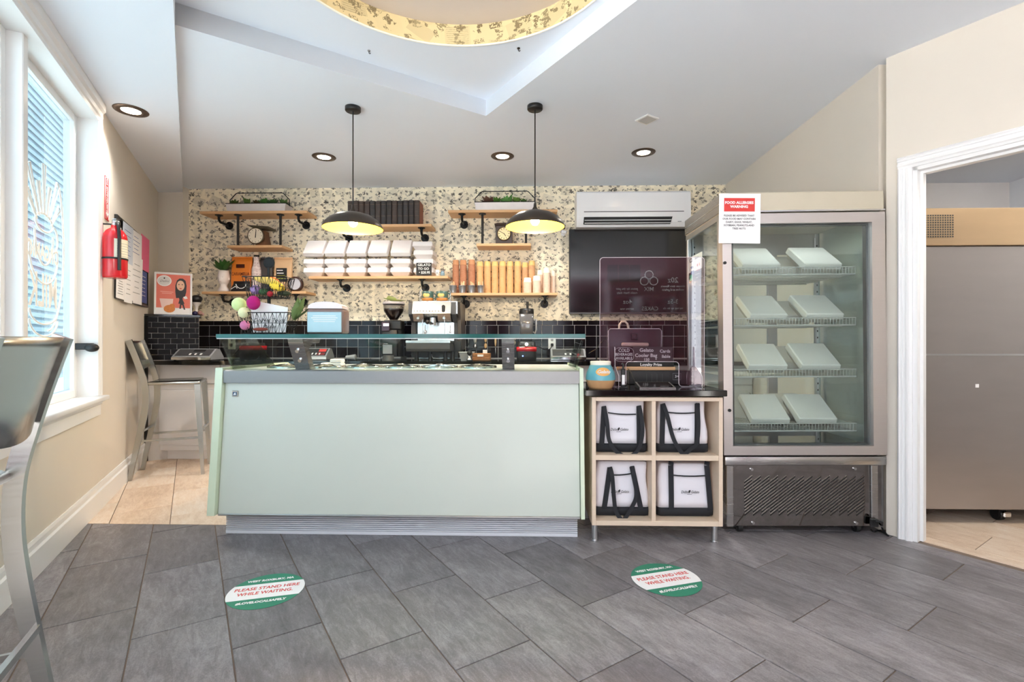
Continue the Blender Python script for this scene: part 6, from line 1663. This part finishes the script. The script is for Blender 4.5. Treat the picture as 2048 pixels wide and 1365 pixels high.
o = thing('security_camera', 'small white security camera on the papered wall left of the television', 'camera', (q.x, YB - .001, q.z))
part('mount', MB().cyl((0, -.012, 0), (0, 0, 0), .022, n=14).tube([(0, -.01, 0), (0, -.03, .004), (.005, -.045, .01)], .006, 6), M['white'], o)
part('housing', MB().cyl((.03, -.06, .004), (-.02, -.05, .012), .018, n=14), M['white'], o)
part('lens', MB().cyl((-.021, -.05, .012), (-.026, -.049, .0128), .012, n=12), M['ink'], o)
o = thing('wall_box', 'small black box on the wall beside the security camera', 'box', (at(1126, 456, YB - .02).x, YB - .001, at(1126, 456, YB - .02).z))
part('box', MB().box(-.018, .022, -.03, 0, -.012, .022, bev=.003), M['black'], o)
# ------------------------------------------------------------------ metal bar stools
M['stool'] = mat('brushed aluminium stool', (176, 176, 172), .24, 1.0, var=.06, scale=5, stretch=(1, 1, 24), rvar=.06)
def stool(label, loc, rz):
    o = thing('bar_stool', label, 'stool', (loc.x, loc.y, 0), rz, 'metal bar stools'); hw = .195
    pr = [(0, -.255), (.12, -.236), (.22, -.217), (.33, -.196), (.44, -.175), (.53, -.160), (.60, -.152), (.67, -.150), (.74, -.154), (.80, -.164), (.88, -.186), (.96, -.210), (1.04, -.236), (1.115, -.262)]
    P = spline([Vector((x, 0, z)) for z, x in pr], 3)
    for s in (-1, 1):
        pts = [Vector((p.x, s * (hw - .006), p.z)) for p in P]
        def sec(i):
            z = P[i].z; a = .022 if z > .5 else .015 + .007 * z / .5; b = .012
            return [(-b, -a), (b, -a), (b, a), (-b, a)]
        part('back_leg', MB().sweep(pts, sec, up=(0, 1, 0)), M['stool'], o)
    for s in (-1, 1):
        part('front_leg', MB().hexa([(.228, s * .19 - .011, 0), (.252, s * .19 - .011, 0), (.252, s * .19 + .011, 0), (.228, s * .19 + .011, 0)], [(.178, s * .178 - .018, .752), (.222, s * .178 - .018, .752), (.222, s * .178 + .018, .752), (.178, s * .178 + .018, .752)]), M['stool'], o)
    st = MB(); n = 10                       # dished seat with a rolled front and side apron
    st.box(-.15, .222, -.197, .197, .752, .778, bev=.012, seg=3)
    part('seat', st, M['stool'], o)
    dish = []
    for i in range(n + 1):
        for j in range(n + 1):
            u_, v_ = i / n, j / n; dish.append((-.135 + .335 * u_, -.175 + .35 * v_, .7785 + .004 * abs(2 * v_ - 1) ** 2 + .003 * u_))
    part('seat_pan', MB()._add(dish, [(i * (n + 1) + j, (i + 1) * (n + 1) + j, (i + 1) * (n + 1) + j + 1, i * (n + 1) + j + 1) for i in range(n) for j in range(n)], True), M['stool'], o)
    n = 12; vs = []; th = .004
    for k, zz_ in enumerate((.90, .96, 1.03, 1.085, 1.112)):
        xb = None
        for a_, b_ in zip(pr[:-1], pr[1:]):
            if a_[0] <= zz_ <= b_[0]: xb = a_[1] + (b_[1] - a_[1]) * (zz_ - a_[0]) / (b_[0] - a_[0])
        for s in (0, 1):
            for i in range(n + 1):
                t = -1 + 2 * i / n; zz2 = zz_ - (.030 * (1 - t * t) if k == 0 else 0) + (.0 if k < 4 else .0)
                vs.append((xb - .006 - .035 * (1 - t * t) + s * th, t * (hw - .014), zz2))
    fs = []; m_ = n + 1
    for k in range(4):
        for i in range(n):
            a_ = (k * 2) * m_ + i; b_ = (k * 2 + 2) * m_ + i
            fs += [(a_, a_ + 1, b_ + 1, b_), (a_ + m_, b_ + m_, b_ + m_ + 1, a_ + m_ + 1)]
    for i in range(n): fs += [(i, i + m_, i + m_ + 1, i + 1), (8 * m_ + i, 8 * m_ + i + 1, 9 * m_ + i + 1, 9 * m_ + i)]
    part('backrest', MB()._add(vs, fs, True), M['stool'], o)
    fr = .30
    for s in (-1, 1): part('footrest', MB().hexa([(-.200, s * .187 - .005, fr), (.232, s * .187 - .005, fr), (.232, s * .187 + .005, fr), (-.200, s * .187 + .005, fr)], [(-.196, s * .187 - .005, fr + .018), (.230, s * .187 - .005, fr + .018), (.230, s * .187 + .005, fr + .018), (-.196, s * .187 + .005, fr + .018)]), M['stool'], o)
    part('footrest', MB().box(-.212, -.196, -.183, .183, fr + .06, fr + .078), M['stool'], o)
    part('footrest', MB().box(.222, .236, -.183, .183, fr + .06, fr + .078), M['stool'], o)
    return o
far = cw(-2.875, 4.16); fa_ = cw(.42, .19)
s1 = stool('far metal bar stool standing before the white base cabinet', far, math.atan2(fa_.y, fa_.x))
nf = cw(-.894, -.447)
nc = cw(-1.235, 1.23); nrm = nf.normalized(); side_ = Vector((-nrm.y, nrm.x, 0))
nloc = nc + nrm * .155 + Vector((.358 * .5 * 0, 0, 0))
lat = cw(-.447, .894).normalized()
nloc = nc - lat * .19 + nrm * .118 + Vector((-.032, 0, 0))
s2 = stool('near metal bar stool at the left edge, cut by the frame', nloc, math.atan2(nrm.y, nrm.x))
s2.scale = (.86, 1, 1)

# ------------------------------------------------------------------ things on the left wall
def on_left(name, label, cat, px, py, off=0.0):
    s, z = LW.hit(px, py, off); p = LW.pt(s, off, z)
    return thing(name, label, cat, p, LW.rz)
s0_, zt_ = LW.hit(228, 428); s1_, _ = LW.hit(291, 478); _, zb3 = LW.hit(225, 596)
bo = thing('notice_board', 'black framed notice board covered in papers on the left wall', 'board', LW.pt((s0_ + s1_) / 2, -.0005, zb3), LW.rz)
w = (s1_ - s0_) / 2; h = zt_ - zb3
part('panel', MB().box(-w + .012, w - .012, -.012, -.001, .012, h - .012), M['ink'], bo)
fr_ = MB()
for nm_, bx_ in (('frame_side', (-w, -w + .02, -.022, 0, 0, h)), ('frame_side', (w - .02, w, -.022, 0, 0, h)), ('frame_side', (-w + .02, w - .02, -.022, 0, h - .02, h)), ('frame_side', (-w + .02, w - .02, -.022, 0, 0, .02))):
    part(nm_, MB().box(*bx_, bev=.003), M['black'], bo)
def sheet(label, p0, p1, pt0, pb0, m, off, marks=(), rz=0.0):
    sa_, za = LW.hit(p0, pt0, -off); sb_, _ = LW.hit(p1, pt0, -off); _, zb4 = LW.hit((p0 + p1) / 2, pb0, -off)
    _, za = LW.hit((p0 + p1) / 2, pt0, -off)
    o = thing('notice_paper', label, 'paper', LW.pt((sa_ + sb_) / 2, -off, zb4), LW.rz, 'papers on the notice board'); w_ = (sb_ - sa_) / 2; h_ = za - zb4
    o.rotation_euler = (R.uniform(.0, .02), 0, LW.rz - R.uniform(0.0, .05))
    part('sheet', MB().box(-w_, w_, -.0006, .0004, 0, h_), m, o)
    for k in range(6):
        l = w_ * R.uniform(.4, .8)
        part('print_line', MB().box(-l, l * .8, -.0011, -.0007, h_ * (.82 - k * .12), h_ * (.82 - k * .12) + .004), marks[0] if marks else M['greyink'], o)
    return o
M['pinkpaper'] = mat('hot pink paper', (236, 110, 150), .7, var=.04); M['bluepaper'] = mat('blue flyer', (58, 84, 150), .6, var=.06)
M['palepaper'] = mat('pale blue printed paper', (206, 214, 226), .7, var=.06)
sheet('pale blue and white paper just right of the extinguisher head', 246, 264, 450, 528, M['palepaper'], .026, (M['bluedecal'],))
sheet('white letter with a blue swoosh in the upper middle of the board', 263, 281, 464, 530, M['paper'], .030, (M['bluedecal'],))
sheet('hot pink paper sheet at the right edge of the notice board', 282, 297, 474, 542, M['pinkpaper'], .034, (M['pinkpaper'],))
sheet('white paper with a gold seal at lower left below the extinguisher', 232, 249, 556, 598, M['paper'], .025)
sheet('long white paper in the lower left middle of the board', 249, 263, 528, 606, M['paper'], .031)
sheet('white paper with dark lines in the lower middle of the board', 264, 281, 514, 608, M['paper'], .027)
sheet('blue flyer with white print at the lower right of the board', 281, 293, 543, 606, M['bluepaper'], .033, (M['paper'],))
# fire extinguisher
OFF = -.085
s_, zc5 = LW.hit(230, 505, OFF); D_ = LW.pt(s_, OFF).length
k_ = 1.0; dd = ray(230, 505); dep = (LW.pt(s_, OFF).x ** 2 + LW.pt(s_, OFF).y ** 2) ** .5
zf_ = lambda py: LW.hit(230, py, OFF)[1]
ez0, ez1 = zf_(557), zf_(456); er = .068
fe = thing('fire_extinguisher', 'red fire extinguisher strapped to the left wall beside the notice board', 'extinguisher', LW.pt(s_, OFF, ez0), LW.rz)
eh = ez1 - ez0
part('cylinder', MB().lathe([(0, .006), (er * .9, 0), (er, .012), (er, eh * .78), (er * .93, eh * .86), (er * .7, eh * .94), (er * .42, eh * .985), (.022, eh), (.022, eh + .015), (0, eh + .015)], n=28), M['red'], fe)
lab = MB(); lv2 = []
for i in range(13):
    a = math.radians(248) + (i / 12 - .5) * 2.1
    for z_ in (eh * .38, eh * .76): lv2.append(((er + .0008) * math.cos(a), (er + .0008) * math.sin(a), z_))
lab._add(lv2, [(2 * i, 2 * i + 2, 2 * i + 3, 2 * i + 1) for i in range(12)], True)
lp = part('label_plate', lab, mat('extinguisher label', (238, 232, 210), .5, var=.08, scale=60), fe)
for k in range(6): part('print_line', MB().lathe([(er + .0012, eh * (.42 + .05 * k)), (er + .0012, eh * (.425 + .05 * k))], n=10, a0=math.radians(200), a1=math.radians(290)), M['greyink'], lp)
part('strap', MB().lathe([(er + .001, eh * .36), (er + .003, eh * .36), (er + .003, eh * .395), (er + .001, eh * .395)], n=28), M['black'], fe)
part('hose', MB().tube(spline([Vector((-.01, -.01, eh + .03)), Vector((-.055, -.028, eh + .012))] + [Vector((math.cos(3.62) * (er + .013), math.sin(3.62) * (er + .013), eh * t_)) for t_ in (.8, .5, .3, .14)]), .010, 8), M['black'], fe)
vl = part('valve', MB().cyl((0, 0, eh + .015), (0, 0, eh + .05), .020, .016, 12).box(-.02, .05, -.012, .012, eh + .03, eh + .05, bev=.004), M['alu'], fe)
part('lever', MB().hexa([(-.02, -.01, eh + .052), (.09, -.01, eh + .075), (.09, .01, eh + .075), (-.02, .01, eh + .052)], [(-.02, -.01, eh + .058), (.09, -.01, eh + .08), (.09, .01, eh + .08), (-.02, .01, eh + .058)]), M['alu'], vl)
part('carry_handle', MB().hexa([(.02, -.01, eh + .030), (.085, -.01, eh + .018), (.085, .01, eh + .018), (.02, .01, eh + .030)], [(.02, -.01, eh + .036), (.085, -.01, eh + .023), (.085, .01, eh + .023), (.02, .01, eh + .036)]), M['alu'], vl)
part('gauge', MB().cyl((.0, -.018, eh + .035), (0, -.026, eh + .035), .014, n=14), M['chrome'], vl)
part('pull_tag', MB().box(.02, .055, -.022, -.021, eh - .05, eh + .012), M['paper'], vl)
part('wall_hook', MB().box(-.012, .012, -OFF - .02, -OFF - .001, eh * .3, eh + .03).tube([(0, -OFF - .01, eh + .02), (0, .0, eh + .022)], .005, 6), M['black'], fe)
sa_, za = LW.hit(205.5, 347); sb_, zb5 = LW.hit(211.5, 440)
es = thing('extinguisher_sign', 'narrow red fire extinguisher arrow sign above the extinguisher', 'sign', LW.pt((sa_ + sb_) / 2 + .05, -.001, zb5), LW.rz)
h_ = za - zb5; w_ = .05
part('plate', MB().box(-w_, w_, -.003, 0, 0, h_), M['red'], es)
part('border', MB().tube([(a * (w_ - .008), -.0034, z_) for a, z_ in ((-1, .008), (1, .008), (1, h_ - .008), (-1, h_ - .008))], .0018, 4, closed=True), M['paper'], es)
text('FIRE EXTINGUISHER', .030, M['paper'], es, 'lettering', (0.0, -.0034, h_ * .55), (PI / 2, PI / 2, 0), bold=.001)
part('arrow', MB().prism([(0, .02), (.025, .05), (-.025, .05)], 'y', -.0042, -.0032), M['paper'], es)
# little device on the window jamb
p = LW.pt(s_in - .01, .06, 0); zz_ = LW.hit(150, 697, .08)[1]
dv = thing('jamb_device', 'small black device with a rounded lens on the window jamb', 'device', (p.x, p.y, zz_), LW.rz)
part('arm', MB().box(-.03, .0095, -.05, .05, -.010, .032, bev=.003), M['black'], dv)
part('rounded_end', MB().sph((-.035, -.05, .002), .03, 14, 10, (.8, 1.25, .9)), M['black'], dv)

# framed poster leaning on the tiled ledge
zl = LZ + .0225
e0, _ = EW.hit(307.5, 625, .10); e1, _ = EW.hit(384, 631, .10); pw_ = (e1 - e0) / 2
zp = EW.hit(306, 543, .14)[1] - zl
po = thing('framed_poster', 'white framed coral poster leaning on the black tiled ledge', 'poster', EW.pt((e0 + e1) / 2, .10, zl), EW.rz)
po.rotation_euler = (-.10, 0, EW.rz)
pm = lambda x_, z_: ((x_ - .5) * 2 * pw_, z_ * zp)
part('backing', MB().box(-pw_ + .004, pw_ - .004, .002, .014, .004, zp - .004), M['paper'], po)
for bx_ in ((-pw_, -pw_ + .016, -.004, .018, 0, zp), (pw_ - .016, pw_, -.004, .018, 0, zp), (-pw_ + .016, pw_ - .016, -.004, .018, zp - .016, zp), (-pw_ + .016, pw_ - .016, -.004, .018, 0, .016)):
    part('frame_side', MB().box(*bx_, bev=.002), M['white'], po)
M['coral'] = mat('coral print', (226, 122, 104), .6, var=.04)
ar_ = part('artwork', MB().box(-pw_ + .017, pw_ - .017, -.0002, .0015, zp * .17, zp - .02), M['coral'], po)
def flat(name, pts, m, k): return part(name, MB().prism([pm(*q) for q in pts], 'y', -.0004 - k * .0004, -.0002 - k * .0004 + .0001), m, ar_)
def el(cx, cy, rx, ry, n=24): return [(cx + rx * math.cos(2 * PI * i / n), cy + ry * math.sin(2 * PI * i / n)) for i in range(n)]
flat('oval', el(.26, .80, .19, .13), M['paper'], 1); flat('oval_line', el(.26, .80, .165, .108), mat('pale grey print', (222, 220, 216), .7), 2)
text('Delini', .030, M['greyink'], ar_, 'lettering', (pm(.26, .79)[0], -.0016, pm(.26, .79)[1]), shear=.35)
flat('oval_mark', el(.26, .86, .02, .018, 10), M['ink'], 3)
sk = mat('printed skin tone', (232, 188, 160), .6); dkp = mat('charcoal print', (54, 52, 56), .6); orp = mat('orange print pastry', (214, 130, 62), .6, var=.3, scale=60)
flat('figure_scarf', [(.57, .40), (.80, .42), (.84, .55), (.85, .70), (.82, .82), (.75, .87), (.66, .87), (.59, .82), (.55, .70), (.55, .55)], dkp, 1)
flat('figure_face', el(.69, .70, .105, .12), sk, 2)
for x_ in (.645, .735): flat('figure_eye', el(x_, .725, .02, .010, 10), M['ink'], 3)
flat('figure_mouth', el(.69, .63, .035, .012, 10), M['reddecal'], 3)
flat('figure_body', [(.63, .27), (.80, .27), (.75, .36), (.74, .44), (.64, .44), (.66, .36)], dkp, 1)
flat('figure_arm', [(.76, .43), (.84, .46), (.88, .40), (.80, .38)], M['paper'], 2)
flat('figure_legs', [(.66, .15), (.70, .15), (.71, .24), (.74, .24), (.78, .13), (.82, .13), (.77, .28), (.68, .28)], dkp, 2)
flat('figure_shoe', [(.62, .085), (.73, .085), (.70, .15), (.66, .15)], M['paper'], 3); flat('figure_shoe', [(.76, .08), (.88, .075), (.82, .13), (.78, .13)], M['paper'], 3)
flat('tub', [(.14, .38), (.50, .38), (.47, .17), (.2, .17)], mat('pale print tub', (238, 206, 196), .6), 1)
flat('pastry', el(.40, .145, .15, .09, 14), orp, 2); flat('pastry', el(.47, .22, .07, .045, 12), orp, 3)
flat('slogan_line', [(.16, .54), (.50, .53), (.50, .545), (.16, .555)], mat('pale coral line', (240, 176, 160), .6), 1); flat('slogan_line', [(.2, .50), (.46, .495), (.46, .51), (.2, .515)], mat('pale coral line two', (240, 176, 160), .6), 1)
s9 = EW.hit(393, 636, .19)[0]
fg = thing('figurine', 'small white figurine with a wide black round top beside the poster', 'figurine', EW.pt(s9, .19, zl), EW.rz)
part('pedestal', MB().lathe([(0, 0), (.03, 0), (.026, .02), (.012, .05), (.014, .09), (.03, .115), (.046, .135)], n=18), M['plaster'], fg)
part('black_bowl', MB().sph((0, 0, .17), .052, 18, 12, (1, 1, .76)), M['black'], fg)
part('blossom', MB().sph((.03, -.03, .03), .022, 10, 8).sph((.05, -.02, .018), .016, 10, 8), mat('lilac and sand blossoms', (170, 130, 120), .7, var=.4, scale=50), fg)
part('navy_base', MB().sph((-.01, -.03, .024), .026, 10, 8, (1, 1, .9)), mat('navy glaze', (40, 32, 76), .4), fg)

# ------------------------------------------------------------------ lamps
def light(name, kind, energy, col, loc, parent=None, **kw):
    l = bpy.data.lights.new(name, kind); l.energy = energy; l.color = col
    for k, v in kw.items(): setattr(l, k, v)
    o = bpy.data.objects.new(name, l); C.objects.link(o); o.location = loc
    if parent: o.parent = parent
    return o
M['bronze'] = mat('bronze lamp metal', (74, 66, 60), .34, .75, var=.08)
M['yellowin'] = mat('golden lamp lining', (240, 190, 60), .35, .3, var=.03)
M['bulb'] = mat('glowing bulb', (255, 236, 200), .4, emit=30)
WARM = (1.0, .80, .55)
for px, py, pyb, lb in ((706, 219, 456, 'left bronze dome pendant lamp hanging over the counter'), (1070, 216, 455, 'right bronze dome pendant lamp hanging over the counter')):
    p = fl(px, py - 4, CEIL); zb6 = H + (HZ - pyb) * p.y / F
    o = thing('pendant_lamp', lb, 'lamp', (p.x, p.y, zb6), 0, 'pendant lamps over the counter'); T = CEIL - zb6
    part('canopy', MB().lathe([(0, T - .028), (.050, T - .028), (.053, T - .024), (.053, T - .0005), (0, T - .0005)], n=26), M['black'], o)
    part('cord', MB().cyl((0, 0, .16), (0, 0, T - .028), .0042, n=8), M['black'], o)
    part('socket_cap', MB().lathe([(.022, .108), (.020, .125), (.011, .14), (.009, .165), (0, .165)], n=16), M['bronze'], o)
    pf = [(.204, 0.0), (.203, .010), (.190, .035), (.165, .062), (.125, .088), (.08, .103), (.03, .110), (.012, .1115)]
    sh_ = part('shade', MB().lathe(pf, n=44), M['bronze'], o)
    part('lining', MB().lathe([(r_ - .0025 if r_ > .02 else r_, max(0.0003, z_ - .002)) for r_, z_ in pf], n=44), M['yellowin'], sh_)
    bu = part('bulb', MB().lathe([(0, .012), (.018, .017), (.029, .032), (.031, .045), (.024, .064), (.014, .08), (.013, .1)], n=18), M['bulb'], o)
    light('bulb_light', 'POINT', 20, WARM, (0, 0, .0), o, shadow_soft_size=.03)
M['diffuser'] = mat('glowing downlight lens', (255, 238, 214), .4, emit=14)
M['trimring'] = mat('dark bronze trim ring', (92, 78, 68), .35, .6, var=.08)
dn = [(262, 221, SOF, 'dark ringed downlight in the lowered soffit by the window'), (648, 314, CEIL, 'dark ringed ceiling downlight left of the left pendant lamp'), (1005, 312.5, CEIL, 'dark ringed ceiling downlight between the pendants, near the right one'), (1287, 305, CEIL, 'dark ringed ceiling downlight above the air conditioner')]
for i, (px, py, z, lb) in enumerate(dn):
    p = fl(px, py, z); o = thing('downlight', lb, 'light', (p.x, p.y, z - .0006), 0, 'recessed ceiling downlights')
    part('trim_ring', MB().lathe([(.056, -.002), (.062, -.007), (.098, -.004), (.101, 0), (.056, 0)], n=32), M['trimring'], o)
    part('lens', MB().lathe([(0, -.0035), (.0558, -.0030), (.0558, -.0005)], n=28), M['diffuser'], o)
    light('downlight_beam', 'SPOT', 34, (1.0, .95, .88), (0, 0, -.02), o, spot_size=2.3, spot_blend=.8, shadow_soft_size=.05)
o = thing('dome_light', 'warm ceiling light in the middle of the round dome', 'light', (dc.x, dc.y, DZ - .0005))
part('base', MB().lathe([(0, -.012), (.13, -.012), (.14, 0)], n=28), M['white'], o)
part('diffuser', MB().lathe([(0, -.045), (.06, -.043), (.11, -.03), (.125, -.0125)], n=28), mat('warm glowing diffuser', (255, 226, 176), .4, emit=3), o)
light('dome_glow', 'POINT', 2.5, (1.0, .84, .58), (0, 0, -.10), o, shadow_soft_size=.08)
o = thing('rear_fill_panel', 'unseen flat panel added to light the back room', 'light', (3.0, 2.6, 2.4195))  # fill panel added out of view to brighten the back room
part('panel', MB().box(-.3, .3, -.3, .3, -.02, 0, bev=.004), mat('back room fill panel', (255, 246, 230), .4, emit=3), o)
light('rear_room_fill', 'AREA', 9, (1.0, .93, .82), (0, 0, -.03), o, size=.6)
# ceiling plate and hooks
p = fl(1294, 238, CEIL)
o = thing('ceiling_plate', 'small square grey vent plate on the ceiling right of the right pendant', 'vent', (p.x, p.y, CEIL - .0005), UANG)
part('plate', MB().box(-.062, .062, -.062, .062, -.008, 0, bev=.003), M['white'], o)
part('grille', MB().box(-.048, .048, -.048, .048, -.0095, -.0082), mat('grey vent mesh', (196, 194, 192), .6), o)
for px, py, lb in ((738, 101, 'tiny hook in the ceiling tray left of the dome edge'), (1037, 96, 'tiny black hook in the ceiling tray right of the dome edge')):
    p = fl(px, py, TZ); o = thing('ceiling_hook', lb, 'hook', (p.x, p.y, TZ - .0005))
    part('plate', MB().cyl((0, 0, -.004), (0, 0, 0), .009, n=10), M['black'] if px > 900 else M['grey'], o)
    part('hook', MB().tube([(0, 0, -.004), (0, 0, -.016), (.006, 0, -.02), (.010, 0, -.014)], .0025, 5), M['black'], o)

# ------------------------------------------------------------------ round floor decals
M['decalgreen'] = mat('green decal vinyl', (44, 132, 104), .55, var=.04)
for (px, py), (ta, tb2), lb in (((532.5, 1180.5), ((477, 1184), (597, 1170)), 'round green and white floor decal at left before the counter'), ((1332, 1157.5), ((1284, 1160), (1378, 1145.5)), 'round green and white floor decal before the cube shelf')):
    c = fl(px, py); d = fl(*tb2) - fl(*ta); rz = math.atan2(d.y, d.x); r_ = .158
    c = fl(px, py + 1.5)
    o = thing('floor_decal', lb, 'decal', (c.x, c.y, .0008), rz, 'round floor decals')
    part('disc', MB().cyl((0, 0, 0), (0, 0, .0006), r_, n=56), M['decalgreen'], o)
    hb2 = r_ * .42; bp_ = []
    aa = math.asin(hb2 / (r_ - .0005))
    bp_ = [((r_ - .0005) * math.cos(-aa + 2 * aa * i / 12), (r_ - .0005) * math.sin(-aa + 2 * aa * i / 12)) for i in range(13)]
    bp_ += [(-x_, -y_) for x_, y_ in bp_]
    part('white_band', MB().prism(bp_, 'z', .0007, .001), M['paper'], o)
    for tx, yy_, s, m_, b_ in (('PLEASE STAND HERE', .025, .036, 'reddecal', .0007), ('WHILE WAITING.', -.018, .036, 'reddecal', .0007), ('WEST ROXBURY, MA', .098, .024, 'paper', .0012), ('#LOVELOCALSAFELY', -.098, .024, 'paper', .0012)):
        text(tx, s, M[m_], o, 'lettering', (0, yy_, .0014), (0, 0, 0), bold=b_, depth=.0001, wid=.80 if s > .03 else .86)

# ------------------------------------------------------------------ menu boards on the wall behind the photographer
mx = lambda px: X(px, 2 * yS + 2.2)
mzf = lambda py: Z(py, 2 * yS + 2.2, 1300)
mn = thing('menu_wall', 'white lettered menu on the maroon wall behind the photographer', 'menu', (2.0, -2.199, 0), PI)
def mtext(tx, px, py, s, m_='whiteink'): text(tx, s, M[m_], mn, 'menu_lettering', (-(mx(px) - 2.0), -.003, mzf(py)), bold=.001)
for px in (1225, 1248, 1270):
    part('award_poster', MB().box(-(mx(px) - 2.0) - .085, -(mx(px) - 2.0) + .085, -.006, 0, mzf(563), mzf(530)), mat('plum poster', (58, 22, 36), .6), mn)
    mtext('BEST', px, 536, .085, 'coral'); mtext('BEST', px, 551, .085, 'coral')
for tx, px, py, s in (('20z', 1346, 561, .12), ('3-5z', 1346, 604, .10), ('4oz', 1255, 604, .10), ('MIX', 1298, 579, .09), ('CAKES', 1300, 618, .09), ('gelato by the pint', 1254, 578, .05), ('made fresh daily', 1254, 586, .05), ('choose two flavors', 1346, 573, .05), ('sorbet and gelato', 1346, 580, .05), ('serves one', 1254, 618, .05), ('serves up to six', 1346, 617, .05)):
    mtext(tx, px, py, s)
cx_, cz_ = -(mx(1298) - 2.0), mzf(560)
for dx, dz in ((0, .08), (-.075, -.02), (.075, -.02)):
    part('scoop_ring', MB().tube([(cx_ + dx + .065 * math.cos(2 * PI * i / 16), -.004, cz_ + dz + .065 * math.sin(2 * PI * i / 16)) for i in range(16)], .008, 5, closed=True), M['whiteink'], mn)
